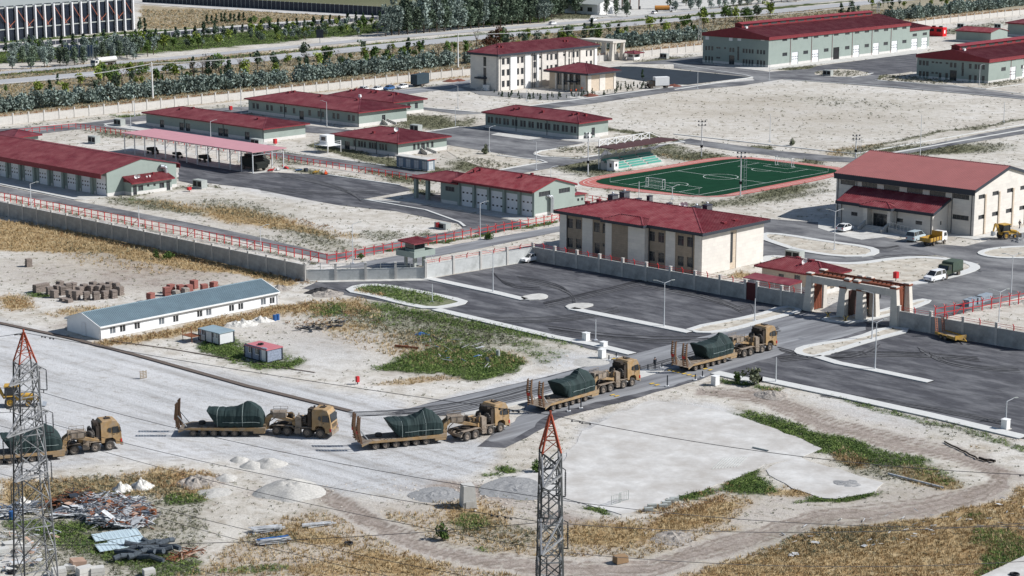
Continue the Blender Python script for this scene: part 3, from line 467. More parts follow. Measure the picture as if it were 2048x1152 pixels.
def win_mesh(w, h, mull=1, fr=None, gl=None, dep=.03):
 k = (round(w, 1), round(h, 1), mull, id(fr), id(gl))
 if k in WM: return WM[k]
 w, h = k[0], k[1]; mb = MB(); t = .07; mb.box(-w / 2, -dep, -h / 2, w / 2, 0, -h / 2 + t); mb.box(-w / 2, -dep, h / 2 - t, w / 2, 0, h / 2)
 mb.box(-w / 2, -dep, -h / 2 + t, -w / 2 + t, 0, h / 2 - t); mb.box(w / 2 - t, -dep, -h / 2 + t, w / 2, 0, h / 2 - t)
 for i in range(1, mull + 1):
  x = -w / 2 + w * i / (mull + 1); mb.box(x - t / 2, -dep, -h / 2 + t, x + t / 2, 0, h / 2 - t)
 if h > 1.3: mb.box(-w / 2 + t, -dep * .8, h * .2, w / 2 - t, -.001, h * .2 + .05)
 mb.box(-w / 2 + t * .5, .0, -h / 2 + t * .5, w / 2 - t * .5, .02, h / 2 - t * .5, 1)
 WM[k] = mb.mesh('window', [fr or M_FR, gl or M_GL]); return WM[k]
def door_mesh(w, h, rows=(.36, .52), n=4, col=None):
 """sectional garage door: panel seams with two rows of small panes"""
 k = ('d', round(w, 1), round(h, 1), n, id(col))
 if k in WM: return WM[k]
 mb = MB(); w, h = k[1], k[2]; ns = 6
 for i in range(ns): mb.box(-w / 2, 0 - .03, -h / 2 + h / ns * i + .012, w / 2, 0, -h / 2 + h / ns * (i + 1) - .012)
 mb.box(-w / 2, .0, -h / 2, w / 2, .03, h / 2)
 for r_ in rows:
  for i in range(n):
   x = -w / 2 + w * (i + .5) / n; z = -h / 2 + h * r_; mb.box(x - w / n * .22, -.05, z - .16, x + w / n * .22, -.028, z + .16, 1)
 WM[k] = mb.mesh('door', [col or M_WD, M_GL]); return WM[k]
def wallface(mb, o, du, L_, z0, z1, holes, dep, inn):
 """rectangle o + u*du, z0..z1, cut by holes (u0,z0,u1,z1); reveals go in by dep along inn"""
 us = sorted({0, L_} | {h[0] for h in holes} | {h[2] for h in holes}); zs = sorted({z0, z1} | {h[1] for h in holes} | {h[3] for h in holes})
 pt = lambda u, z, d=0: tuple(o + du * u + inn * d + Vector((0, 0, z)))
 for a, b in zip(us[:-1], us[1:]):
  for c, d in zip(zs[:-1], zs[1:]):
   if b - a < 1e-4 or d - c < 1e-4: continue
   um, zm = (a + b) / 2, (c + d) / 2
   if any(h[0] < um < h[2] and h[1] < zm < h[3] for h in holes): continue
   mb.face([pt(a, c), pt(b, c), pt(b, d), pt(a, d)])
 for a, c, b, d in [h[:4] for h in holes]:
  mb.face([pt(a, c), pt(a, c, dep), pt(a, d, dep), pt(a, d)]); mb.face([pt(b, c), pt(b, d), pt(b, d, dep), pt(b, c, dep)])
  mb.face([pt(a, d), pt(a, d, dep), pt(b, d, dep), pt(b, d)]); mb.face([pt(a, c), pt(b, c), pt(b, c, dep), pt(a, c, dep)])
  mb.face([pt(a, c, dep), pt(b, c, dep), pt(b, d, dep), pt(a, d, dep)])
class Bld:
 """local frame: x runs along B (away to the right), y along A (away to the left); faces L: x=0, R: y=0"""
 def __init__(s, name, label, cat, K, La, Lb, h, wall=None, group=None, plinth=.7, pm=None):
  s.K = G(*K) if not isinstance(K, Vector) else K; s.La, s.Lb, s.h = La, Lb, h; s.wall = wall or M_GRN; s.pl = plinth; s.pm = pm or M_PLIN
  s.root = thing(name, label, cat, s.K, PHI, group); s.holes = {'L': [], 'R': [], 'X': [], 'Y': []}; s.adds = []; s.gab = None
  PAVED.append([(v.x, v.y) for v in (s.K, s.K + BV * Lb, s.K + BV * Lb + AV * La, s.K + AV * La)])
 def at(s, face, px, py=None):
  """pixel on a face -> (u along it, z)"""
  d = AV if face == 'L' else BV; u = along(s.K, px, d)
  if py is None: return u
  z = zat(s.K + d * u, py); u = along(s.K, px, d, z); return u, zat(s.K + d * u, py)
 def win(s, face, pts, w, h, mull=1, fr=None, gl=None, kind='window', z=None, dep=.18):
  for p in pts:
   u, zc = s.at(face, *p) if len(p) == 2 and p[1] > 40 or z is None else (s.at(face, p[0]), z)
   if z is not None: zc = z
   s.addw(face, u, zc, w, h, mull, fr, gl, kind, dep)
 def addw(s, face, u, zc, w, h, mull=1, fr=None, gl=None, kind='window', dep=.18, col=None, n=4, rows=(.36, .52)):
  L_ = s.La if face in 'LX' else s.Lb
  if u - w / 2 < .1 or u + w / 2 > L_ - .1: return
  if zc - h / 2 < .02: zc = h / 2 + .02
  s.holes[face].append((u - w / 2, zc - h / 2, u + w / 2, zc + h / 2)); s.adds.append((face, u, zc, w, h, mull, fr, gl, kind, dep, col, n, rows))
 def finish(s, gable=None, gh=0):
  mb = MB(); Z0 = Vector((0, 0, 0)); hh = s.holes; h = s.h; La, Lb = s.La, s.Lb
  D = {'L': (Vector((0, 0, 0)), Vector((0, 1, 0)), La, Vector((1, 0, 0))), 'R': (Vector((0, 0, 0)), Vector((1, 0, 0)), Lb, Vector((0, 1, 0))),
   'X': (Vector((Lb, 0, 0)), Vector((0, 1, 0)), La, Vector((-1, 0, 0))), 'Y': (Vector((0, La, 0)), Vector((1, 0, 0)), Lb, Vector((0, -1, 0)))}
  s.D = D
  for k, (o, du, L_, inn) in D.items(): wallface(mb, o, du, L_, 0, h, hh[k], .36, inn)
  if gable == 'a':
   for y in (0, La): mb.face([(0, y, h), (Lb, y, h), (Lb / 2, y, h + gh)])
  if gable == 'b':
   for x in (0, Lb): mb.face([(x, 0, h), (x, La, h), (x, La / 2, h + gh)])
  mb.build('wall', s.wall, s.root)
  if s.pl:
   pb = MB(); t = .04
   for k, (o, du, L_, inn) in D.items():
    cuts = sorted([(a, b) for a, c, b, d in hh[k] if c < s.pl + .02]); u = -t if k in 'RY' else 0
    segs = []
    for a, b in cuts: segs.append((u, a)); u = b
    segs.append((u, L_ + (t if k in 'RY' else 0)))
    for a, b in segs:
     if b - a > .02: p, q_ = o + du * a - inn * t, o + du * b - inn * .002; pb.box(min(p.x, q_.x), min(p.y, q_.y), 0, max(p.x, q_.x), max(p.y, q_.y), s.pl)
   pb.build('plinth', s.pm, s.root)
  for face, u, zc, w, h_, mull, fr, gl, kind, dep, col, n, rows in s.adds:
   o, du, L_, inn = D[face]; p = o + du * u + inn * (dep - .04) + Vector((0, 0, zc)); rot = {'L': -math.pi / 2, 'R': 0, 'X': math.pi / 2, 'Y': math.pi}[face]
   me = door_mesh(w, h_, rows, n, col) if kind == 'garage_door' else win_mesh(w, h_, mull, fr, gl)
   obj(kind, me, s.root, p, rot)
  return s
 # --- roofs
 def ribs(s, poly, d, sp=.6, m=None, lift=.03, w=.08):
  """raised seams running down direction d on a planar roof face"""
  pts = [Vector(p) for p in poly]; nrm = (pts[1] - pts[0]).cross(pts[2] - pts[0]).normalized()
  if nrm.z < 0: nrm = -nrm
  d = Vector(d); t = Vector((-d.y, d.x, 0)); vals = [p.dot(t) for p in pts]; u = math.ceil(min(vals) / sp) * sp
  while u < max(vals):
   hit = []
   for a, b in zip(pts, pts[1:] + pts[:1]):
    va, vb = a.dot(t) - u, b.dot(t) - u
    if va * vb < 0: hit.append(a.lerp(b, va / (va - vb)))
   if len(hit) >= 2 and (hit[0] - hit[1]).length > .2: s.rb.bar(hit[0] + nrm * lift, hit[1] + nrm * lift, w, .12)
   u += sp
 def hip(s, rise, o=.8, ft=.35, rm=None, fm=None, rib=.6, inset=None, x0=0, y0=0, x1=None, y1=None, h=None, name='roof'):
  h = s.h if h is None else h; x1 = s.Lb if x1 is None else x1; y1 = s.La if y1 is None else y1; rm = rm or M_ROOF; fm = fm or M_RED
  a, b, c, d = x0 - o, y0 - o, x1 + o, y1 + o; wx, wy = c - a, d - b; i = min(wx, wy) / 2 if inset is None else inset
  e = h + ft; r = e + rise
  if wy >= wx: p, q_ = (a + wx / 2, b + i, r), (a + wx / 2, d - i, r)
  else: p, q_ = (a + i, b + wy / 2, r), (c - i, b + wy / 2, r)
  mb = MB(); A_, B_, C_, D_ = (a, b, e), (c, b, e), (c, d, e), (a, d, e)
  if wy >= wx: fs = [([A_, B_, p], (0, 1, 0)), ([B_, C_, q_, p], (1, 0, 0)), ([C_, D_, q_], (0, 1, 0)), ([D_, A_, p, q_], (1, 0, 0))]
  else: fs = [([A_, B_, q_, p], (0, 1, 0)), ([B_, C_, q_], (1, 0, 0)), ([C_, D_, p, q_], (0, 1, 0)), ([D_, A_, p], (1, 0, 0))]
  for f, _ in fs: mb.face(f)
  mb.build(name, rm, s.root)
  fb = MB(); fb.box(a, b, h, c, d, e - .01); fb.build('fascia', fm, s.root)
  s.rb = MB()
  if rib:
   for f, dd in fs: s.ribs(f, dd, rib)
  for u, v in ((A_, p), (B_, p if wy >= wx else q_), (C_, q_), (D_, q_ if wy >= wx else p), (p, q_)): s.rb.bar(Vector(u) + Vector((0, 0, .05)), Vector(v) + Vector((0, 0, .05)), .22, .08)
  tag(s.rb.build('roof_seams', rm, s.root), kind='stuff'); s.ridge = (Vector(p), Vector(q_)); s.fs = fs
 def gableroof(s, ax, rise, o=.5, oe=.3, ft=.3, rm=None, fm=None, rib=.6, ol=None, rim=None):
  """ax 'a': ridge along y; o eave overhang, oe gable overhang, ol: overhang on the L side"""
  h, La, Lb = s.h, s.La, s.Lb; rm = rm or M_ROOF; fm = fm or M_RED; ol = o if ol is None else ol
  W, L_ = (Lb, La) if ax == 'a' else (La, Lb); sl_ = rise / (W / 2)
  f = (lambda a, b, z: (a, b, z)) if ax == 'a' else (lambda a, b, z: (b, a, z))
  mb = MB(); s.rb = MB(); t = .12
  for a0, a1 in ((-ol, W / 2), (W + o, W / 2)):
   z0 = h + (a0 if a0 < W / 2 else W - a0) * sl_ + .02; z1 = h + rise + .02
   p = [f(a0, -oe, z0), f(a1, -oe, z1), f(a1, L_ + oe, z1), f(a0, L_ + oe, z0)]; top = [(x, y, z + t) for x, y, z in p]
   n = len(mb.v); mb.v += p + top
   for q4 in ((4, 5, 6, 7), (3, 2, 1, 0), (0, 1, 5, 4), (1, 2, 6, 5), (2, 3, 7, 6), (3, 0, 4, 7)): mb.f.append(tuple(n + i for i in q4)); mb.m.append(0)
   if rib: s.ribs(top, (1, 0, 0) if ax == 'a' else (0, 1, 0), rib)
  s.rb.bar(f(W / 2, -oe, h + rise + t + .05), f(W / 2, L_ + oe, h + rise + t + .05), .3, .08)
  mb.build('roof', rm, s.root)
  tag(s.rb.build('roof_seams', rm, s.root), kind='stuff')
  fb = MB()
  for a0, sg in ((-ol, -1), (W + o, 1)):
   z0 = h + (a0 if a0 < W / 2 else W - a0) * sl_; x0_, x1_ = sorted((a0, a0 + sg * .08)); p = f(x0_, -oe, z0 - ft); q_ = f(x1_, L_ + oe, z0 + t)
   fb.box(min(p[0], q_[0]), min(p[1], q_[1]), p[2], max(p[0], q_[0]), max(p[1], q_[1]), q_[2])
  if rim:
   for y in (-oe - .06, L_ + oe + .06):
    for a0 in (-ol, W + o):
     z0 = h + (a0 if a0 < W / 2 else W - a0) * sl_; fb.bar(f(a0, y, z0 + t / 2 - rim / 2 + .1), f(W / 2, y, h + rise + t / 2 - rim / 2 + .1), .1, rim)
  fb.build('fascia', fm, s.root)
 def downpipes(s, L=(), Rr=(), m=None, h=None):
  for face, us in (('L', L), ('R', Rr)):
   for u in us:
    mb = MB(); p = Vector((-.1, u, 0)) if face == 'L' else Vector((u, -.1, 0)); mb.cyl(p + Vector((0, 0, .1)), p + Vector((0, 0, (h or s.h))), .07, 5); mb.build('downpipe', m or M_DK, s.root)
 def box(s, name, x0, y0, z0, x1, y1, z1, m): mb = MB(); mb.box(x0, y0, z0, x1, y1, z1); return mb.build(name, m, s.root)
 def chim(s, pts, sz=.5, hh=.7, m=None, cap=None, name='chimney'):
  """small roof vents at local (x, y, z)"""
  for x, y, z in pts:
   mb = MB(); mb.box(-sz, -sz, -.5, sz, sz, hh); mb.box(-sz * 1.25, -sz * 1.25, hh, sz * 1.25, sz * 1.25, hh + .1, 1); mb.build(name, [m or M_DK, cap or m or M_RED], s.root, (x, y, z))
def dims(K, ax=None, bx=None, ytop=None):
 k = G(*K); return (along(k, ax, AV) if ax is not None else None), (along(k, bx, BV) if bx is not None else None), (zat(k, ytop) if ytop else None)
def dish(parent, loc, r=.5, m=None):
 mb = MB(); n = 10; ring = []
 for j, (rr, d) in enumerate(((.05, 0), (r * .6, .08), (r, .22))): ring.append([Vector((rr * math.cos(2 * math.pi * i / n), -d, rr * math.sin(2 * math.pi * i / n))) for i in range(n)])
 for A_, B_ in zip(ring[:-1], ring[1:]):
  for i in range(n): mb.face([A_[i], A_[(i + 1) % n], B_[(i + 1) % n], B_[i]])
 mb.cyl((0, 0, 0), (0, .15, -r - .3), .03, 5); mb.cyl((0, 0, 0), (0, -.5, .1), .02, 4)
 return tag(mb.build('satellite_dish', m or M_WHITE, parent, loc, -.4), None)
def roofpt(b, px, py, zg):
 """local x, y of a roof point seen at a pixel when its height is zg"""
 v = G(px, py, zg) - b.K; return v.dot(BV), v.dot(AV)
# --- T: two-storey stone building by the car park
K = (1402, 552); la, lb, hh = dims(K, 1120, 1524.8, 470.6)
b = Bld('stone_building', 'two storey stone clad building with seamed maroon roof, right behind the car park wall', 'building', K, la, lb, hh, M_STONE2, plinth=0)
b.win('L', qs('i', 178, 383, 253, 392, 415, 420, 491, 432, 903, 498, 985, 510, 1158, 537, 1240, 550, 178, 555, 255, 565, 903, 675, 985, 688, 1157, 718, 1240, 730), 1.35, 1.75)
b.win('L', qs('i', 417, 605), 1.2, 2.0, 0, kind='door'); b.win('L', qs('i', 560, 645), 1.2, 2.3, 0, kind='door'); b.win('L', qs('i', 490, 578), 1.3, .6)
b.finish()
for x0, x1 in ((1280, 1338), (1024, 1107), (287, 378), (88, 148)):
 u0, u1 = sorted((along(b.K, q('i', x0, 0)[0], AV), along(b.K, q('i', x1, 0)[0], AV)))
 b.box('pilaster', -.12, max(u0, 0), 0, -.003, u1, hh - .01, M_STONE)
u0, u1 = along(b.K, q('i', 870, 0)[0], AV), along(b.K, q('i', 522, 0)[0], AV)
b.box('stair_bay', -1.1, u0, 0, -.003, u1, hh - .02, M_STONE); b.box('stone_panel', -1.16, u0 + (u1 - u0) * .42, 0, -1.1, u0 + (u1 - u0) * .83, hh - .03, M_STONE2)
b.box('stone_panel', -.003, -.12, 0, lb * .45, -.003, hh - .01, M_STONE); b.box('stone_panel', lb * .55, -.12, 0, lb, -.003, hh - .01, M_STONE)
b.win('R', [], 1, 1)
obj('window', win_mesh(.7, 5.4, 0), b.root, (lb * .475, -.06, hh / 2 + .3)); b.box('stone_panel', lb * .45, -.03, 0, lb * .55, -.003, hh - .02, M_STONE3)
b.hip(2.1, .9, .55, M_ROOF2, M_DK, .58)
b.hip(.9, .4, .5, M_ROOF2, M_DK, .42, x0=-1.6, x1=3, y0=u0, y1=u1, h=hh + .01, name='bay_roof')
b.downpipes([u0 - .25, u1 + .3, 1.95, la - 1.8])
def onroof(b, pts, zg=None):
 """pixel spots on the roof -> local points on its surface"""
 out = []
 for px, py in pts:
  z = b.h + 1.5
  for _ in range(40):
   x, y = roofpt(b, px, py, z); o = .8; W, L_ = b.Lb + 2 * o, b.La + 2 * o; ds = min(x + o, W - x - o, y + o, L_ - y - o); half = min(W, L_) / 2
   z = z * .6 + .4 * (b.h + .5 + (b.ridge[0].z - b.h - .5) * max(0, min(1, ds / half)))
  out.append((x, y, z))
 return out
M_VENT = mat('vent_housing', (.055, .058, .075), .6)
big = onroof(b, qs('i', 558, 190, 660, 165, 785, 225, 883, 200, 1056, 265, 1298, 298, 1393, 280))
for i, (x, y, z) in enumerate(big):
 sx = (.85, .85, .5, .5, .5, .8, .8)[i]; mb = MB(); mb.box(-sx, -sx * .7, -.6, sx, sx * .7, .9); mb.box(-sx * 1.1, -sx * .8, .9, sx * 1.1, sx * .8, 1.0, 0)
 for t in range(5): mb.box(-sx * .8 + t * sx * .4 - .03, -sx * .7 - .03, .1, -sx * .8 + t * sx * .4 + .03, -sx * .7, .8, 1)
 if sx > .7: mb.cyl((0, 0, 1.0), (0, 0, 1.3), .15, 8, 2); mb.cyl((0, 0, 1.3), (0, 0, 1.5), .3, 8, 2, .1)
 mb.build('roof_vent', [M_VENT, M_GREY, M_MET], b.root, (x, y, z + .35))
b.chim(onroof(b, qs('i', 1540, 398, 1638, 376, 760, 190, 433, 195, 332, 213)), .35, .45, M_RED)
for x, y, z in onroof(b, qs('i', 1160, 265, 1192, 262)): dish(b.root, (x, y, z + .9), .6)
# --- gym hall
K = (1946.4, 472.6); la, lb, hh = dims(K, 1670.5, 2075, 379.8)
b = Bld('gym_hall', 'tall pale stone hall with plain faded red gable roof and dark trim, at right', 'building', K, la, lb, hh, M_STONE, plinth=0)
b.win('L', qs('j', 247, 385, 467, 412, 692, 442, 930, 470, 1163, 500, 1403, 530, 1397, 742), 3.6, .95, 3)
b.win('R', [q('j', x, y) for x, y in ((1615, 530), (1757, 495), (1905, 465), (2040, 437), (1612, 738), (1752, 705), (1893, 673), (2030, 643))], 2.3, .85, 2)
b.win('R', [(2062, 370), (2059, 410)], 2.3, .85, 2)
_, pk = b.at('R', 2007, 337)
for x, y0_, y1_ in ((1655, 505, 905), (1797, 475, 850), (1940, 440, 838), (2072, 415, 800)):
 u, z = b.at('R', *q('j', x, y0_)); b.box('pilaster', u - .25, -.18, 0, u + .25, -.003, z, M_STONE3)
b.finish('a', 3.2); b.gableroof('a', 3.2, .5, .25, .95, M_ROOF3, M_DK, .5, rim=.55)
b.downpipes([along(b.K, q('j', x, 0)[0], AV) for x in (1500, 1300, 325, 135)])
GY = b
KA = (1863.8, 472.6); lA, _, hA = dims(KA, 1680, None, 428.7); kA = G(*KA); dB = (b.K - kA).dot(BV); dep = 6.2
v = kA - b.K; y0_ = v.dot(AV); xs = -max(3, -v.dot(BV))
b2 = Bld('gym_annexe', 'low stone entrance wing with sloping dark red roof, along the front of the tall hall', 'building', b.K + BV * xs + AV * y0_, lA, -xs - .12, hA, M_STONE, plinth=0)
b2.win('L', [q('j', x, y) for x, y in ((310, 706), (455, 728), (775, 770), (970, 797))], 1.5, .75)
b2.win('L', [q('j', 590, 788)], 4.0, 3.0, 4, kind='entrance_door'); b2.win('R', [q('j', 1197, 800), q('j', 1272, 787)], .5, .8, 0)
b2.finish()
W = -xs - .12; mb = MB(); rz = 2.3
top = [(-.8, -.6, hA + .3), (W, -.6, hA + .3 + rz), (W, lA + .6, hA + .3 + rz), (-.8, lA + .6, hA + .3)]; mb.face(top); mb.face([(x, y, z - .15) for x, y, z in top][::-1]); mb.build('roof', M_ROOF2, b2.root)
b2.rb = MB(); b2.ribs(top, (1, 0, 0), .5); tag(b2.rb.build('roof_seams', M_ROOF2, b2.root), kind='stuff')
mb = MB(); mb.box(-.9, -.7, hA - .25, -.8, lA + .7, hA + .35)
for y in (-.65, lA + .65): mb.bar((-.8, y, hA + .05), (W, y, hA + .05 + rz), .1, .5)
mb.build('fascia', M_DK, b2.root)
mb = MB()
for y in (0.0, lA): mb.face([(0, y, hA), (W, y, hA), (W, y, hA + rz + .2)])
mb.build('gable', M_STONE, b2.root)
uE = b2.at('L', *q('j', 590, 788))[0]; b2.hip(.8, .3, .5, M_ROOF2, M_DK, .5, x0=-2.0, x1=2, y0=uE - 3.2, y1=uE + 3.6, h=hA - .1, name='porch_roof'); b2.box('porch_wall', -1.7, uE + 2.3, 0, -.003, uE + 3.3, hA - .1, M_STONE)
b2.box('porch_wall', -1.7, uE - 3.0, 0, -.003, uE - 2.3, hA - .1, M_STONE)
for i in range(5): b2.box('step', -1.8 - .35 * (5 - i), uE - 2.4, 0, -1.75 - .35 * (4 - i) , uE + 2.4, .17 * (i + 1), M_CON)
for y in (uE - 2.8, uE + 2.5): mb = MB(); mb.hexa([(-4.2, y, 0), (-1.75, y, 0), (-1.75, y + .3, 0), (-4.2, y + .3, 0), (-4.2, y, .7), (-1.75, y, 1.7), (-1.75, y + .3, 1.7), (-4.2, y + .3, .7)]); mb.build('parapet', M_CON, b2.root)
mb = MB(); mb.hexa([(-2.6, 1.2, 0), (-1.3, 1.2, 0), (-1.3, uE - 3.2, 0), (-2.6, uE - 3.2, 0), (-2.6, 1.2, .25), (-1.3, 1.2, .25), (-1.3, uE - 3.2, 1.1), (-2.6, uE - 3.2, 1.1)]); mb.build('ramp', M_CON, b2.root)
mb = MB()
for i in range(9): y = 1.4 + (uE - 4.8) * i / 8; mb.bar((-2.5, y, .3), (-2.5, y, 1.9), .06)
mb.bar((-2.5, 1.4, 1.5), (-2.5, uE - 3.4, 2.1), .06); mb.build('handrail', M_MET, b2.root)
b2.downpipes([.3, uE - 3.5, lA - .3])
# --- second garage
K = (1069.5, 435); la, lb, hh = dims(K, 914, 1149.6, 381)
b = Bld('small_garage', 'sage green garage with five white sectional doors and maroon roof, behind the stone building', 'garage', K, la, lb, hh)
for x in (685, 838, 990, 1146, 1303):
 u = along(b.K, q('h', x, 0)[0], AV); b.addw('L', u, 2.1, 3.5, 4.2, kind='garage_door', n=3, rows=(.27, .68), dep=.25)
b.win('R', [q('h', 1480, 832), q('h', 1683, 798)], 3.4, 1.0, 3)
b.finish('a', 1.7); b.gableroof('a', 1.7, .5, .2, .25, M_ROOF2, M_RED, .42, ol=1.0, rim=.3)
for u in [along(b.K, q('h', x, 0)[0], AV) for x in (610, 762, 912, 1070, 1225, 1375)]: b.box('pillar', -.35, u - .3, 0, -.003, u + .3, hh - .4, M_GRN)
for x_ in (4.4, 4.9):
 mb = MB(); mb.path([(x_, -.5, .4), (x_, -.5, 3.4), (x_ - .15, -.45, 3.8), (x_ - .6, -.35, 4.0), (x_ - .9, -.1, 4.0)], .22, 10); mb.build('duct', M_MET, b.root, smooth=True)
b.chim([(lb * .38, la * .35, hh + 1.5), (lb * .52, la * .3, hh + 1.7), (lb * .4, la * .9, hh + 1.5), (lb * .3, la * .93, hh + 1.3)], .25, .4, M_RED)
# lower wing with open porch on its left, and the low lean-to on the right
k2 = b.K + AV * la; c = Bld('garage_porch_wing', 'lower sage green wing with open columned porch, left end of the five door garage', 'building', k2, along(b.K, q('h', 150, 0)[0], AV) - la, lb * .8, hh - 1.1, plinth=0)
L2 = c.La; xw = L2 * .36; mb = MB(); c.h0 = c.h
for x0, y0_, x1, y1_ in ((0, .01, .25, xw), (0, xw, c.Lb, xw + .25), (c.Lb - .25, .01, c.Lb, xw)): mb.box(x0, y0_, 0, x1, y1_, c.h)
mb.build('wall', M_GRN, c.root); mb = MB(); mb.box(-.04, .02, 0, 0, xw, .7); mb.build('plinth', M_PLIN, c.root)
obj('window', win_mesh(2.6, 1.0, 2), c.root, (-.02, xw * .45, c.h * .72), -math.pi / 2)
for y in (L2 - .5, xw + (L2 - xw) * .5):
 for x in (.05, c.Lb - .75): c.box('column', x, y, 0, x + .7, y + .8, c.h, M_GRN)
c.box('parapet', c.Lb - .3, xw + .3, 0, c.Lb - .05, L2, 1.1, M_STONE3); c.hip(1.2, .8, .3, M_ROOF, M_RED, .42)
k3 = b.K + BV * (lb + .02); l3 = along(b.K, q('h', 1912, 0)[0], BV) - lb; c = Bld('garage_lean_to', 'low sage green lean-to with two tiny windows, right of the five door garage', 'building', k3 + AV * .6, 7, l3, 2.9)
c.addw('R', l3 * .45, 1.9, .6, .6, 0); c.addw('R', l3 * .78, 1.9, .6, .6, 0); c.finish()
mb = MB(); mb.hexa([(.0, -.4, 3.05), (l3 + .4, -.4, 2.92), (l3 + .4, 7.4, 2.92), (0, 7.4, 3.05), (0, -.4, 3.25), (l3 + .4, -.4, 3.1), (l3 + .4, 7.4, 3.1), (0, 7.4, 3.25)]); mb.build('roof', M_RED, c.root); dish(c.root, (.8, 1, 3.8), .5); dish(c.root, (1.6, 1, 3.8), .5, M_GREY)
# --- long garage left
K = (215, 393); la, lb, hh = dims(K, -75, 353.5, 345)
b = Bld('long_garage', 'long sage green garage with row of white sectional doors, left edge of the compound', 'garage', K, la, lb, hh)
for x in (1035, 882, 735, 590, 445, 297, 158, 38, -78, -190, -300): b.addw('L', along(b.K, q('f', x, 0)[0], AV), 2.15, 3.8, 4.3, kind='garage_door', n=4, rows=(.36, .56), dep=.3)
b.finish('a', 2.0)
for x in (955, 808, 660, 515, 365, 222, 88, -25, -130): u = along(b.K, q('f', x, 0)[0], AV); b.box('pillar', -.5, u - .35, 0, -.003, u + .35, hh - .5, M_GRN)
b.gableroof('a', 2.0, .9, .2, .9, M_ROOF, M_RED, .42, ol=1.6)
mb = MB(); mb.path([(lb * .82, -.7, 2.4), (lb * .82, -.7, 4.6), (lb * .80, -.6, 5.0), (lb * .76, -.3, 5.1)], .45, 10); mb.build('duct', M_MET, b.root, smooth=True)
k2 = G(262, 391); v = k2 - b.K; x0 = v.dot(BV); dpt = max(2.8, -v.dot(AV)); l2 = along(k2, 342.8, BV)
c = Bld('lean_to_office', 'small lean-to office with glossy maroon roof, on the gable end of the long garage', 'building', b.K + BV * x0 - AV * (dpt + .02), dpt, l2, 2.7)
c.win('R', [q('f', 1441, 773), q('f', 1657, 745)], 1.3, 1.2); c.win('R', [q('f', 1517, 747), q('f', 1582, 740)], .6, .6, 0); c.addw('R', .9, 1.1, 1.0, 2.1, 0, kind='door'); c.addw('R', l2 - 1.0, 1.1, 1.0, 2.1, 0, kind='door'); c.finish()
top = [(-.3, -.6, 2.75), (l2 + .4, -.6, 2.75), (l2 + .4, dpt, 3.9), (-.3, dpt, 3.9)]; mb = MB(); mb.face(top); mb.face([(x, y, z - .2) for x, y, z in top][::-1]); mb.box(-.35, -.68, 2.5, l2 + .45, -.6, 2.8)
for x in (0, l2): mb.face([(x, 0, 2.7), (x, dpt, 2.7), (x, dpt, 3.75)])
mb.build('roof', M_ROOF2, c.root); c.rb = MB(); c.ribs(top, (0, 1, 0), .4, w=.08); tag(c.rb.build('roof_seams', M_ROOF2, c.root), kind='stuff')
dish(c.root, (2.2, 1.2, 3.8), .45); dish(c.root, (2.9, 1.2, 3.8), .35); c.chim([(5, 1.2, 3.2), (5.8, 1.2, 3.3)], .15, .3, M_WHITE); c.chim([(7.4, 2, 3.6)], .2, .4, M_RED)
k2 = G(10, 262); c = Bld('roof_shed', 'low maroon hip roofed shed peeping out behind the long garage roof', 'shed', G(30, 291), 9, 7, 1.9); c.finish(); c.hip(1.2, .8, .3, None, None, 0)
# --- low green offices with hip roofs
def office(K, ax, bx, yt, name, label, wins, wR, rise=1.7, o=.9, w=1.1, h=1.6, chims=(), pl=.9, grp='long low sage green offices with maroon hip roofs', doors=(), doorsR=()):
 la, lb, hh = dims(K, ax, bx, yt); b = Bld(name, label, 'office', K, la, lb, hh, plinth=pl, group=grp); b.win('L', wins, w, h, z=hh * .58)
 if doors: b.win('L', doors, 1.9, hh * .62, 1, kind='door', z=hh * .33)
 if doorsR: b.win('R', doorsR, 1.3, 2.1, 1, kind='door', z=1.5)
 if wR: b.win('R', wR, w, h, z=hh * .58)
 b.finish(); b.hip(rise, o, .3, None, None, .6); b.chim([(x, y, z - .1) for x, y, z in onroof(b, chims)], .3, .45, M_RED)
 b.downpipes([.2, b.La * .33, b.La * .66]); return b
b = office((528, 284.6), 293, 611, 259, 'store_building', 'long low green store with blank end wall, in front of the far perimeter wall', [], None, 1.6, .9, doors=qs('f', 1655, 0, 1855, 0, 1920, 0) + qs('g', 205, 0, 260, 0, 477, 0), chims=qs('q', 1055, 640, 1130, 635, 1510, 697), pl=.8)
b = office((718, 254.3), 497.3, 813.4, 226, 'office_building', 'long low green office with curved end steps and white roof ball, left middle', qs('b', 552, 0, 592, 0, 692, 0, 735, 0, 835, 0, 877, 0, 965, 0, 1125, 0) + qs('g', 1217, 0, 1258, 0, 1370, 0, 1413, 0, 1525, 0, 1570, 0), None, 2.1, .9, chims=qs('b', 912, 950, 965, 942, 1240, 985, 1615, 1025), doors=qs('g', 1040, 0), doorsR=qs('g', 1880, 0))
mb = MB(); c = b; x, y, z = onroof(b, [q('b', 1638, 1015)])[0]; mb.cyl((x, y, z), (x, y, z + .6), .15, 6); mb.cyl((x, y, z + .6), (x, y, z + 1.3), .5, 10, 0, .4); mb.build('roof_ventilator', M_WHITE, b.root)
def endsteps(b, u):
 for sgn in (-1, 1): mb = MB(); mb.hexa([(u + sgn * .9, -.1, 0), (u + sgn * .9 + .2, -.1, 0), (u + sgn * 1.6 + .2, -3, 0), (u + sgn * 1.6, -3, 0), (u + sgn * .9, -.1, 1.4), (u + sgn * .9 + .2, -.1, 1.4), (u + sgn * 1.6 + .2, -3, .5), (u + sgn * 1.6, -3, .5)]); mb.build('parapet', M_CON, b.root)
 for i in range(4): b.box('step', u - .9, -.6 * (4 - i), 0, u + .9, -.6 * (3 - i) - .005, .17 * (i + 1), M_CON)
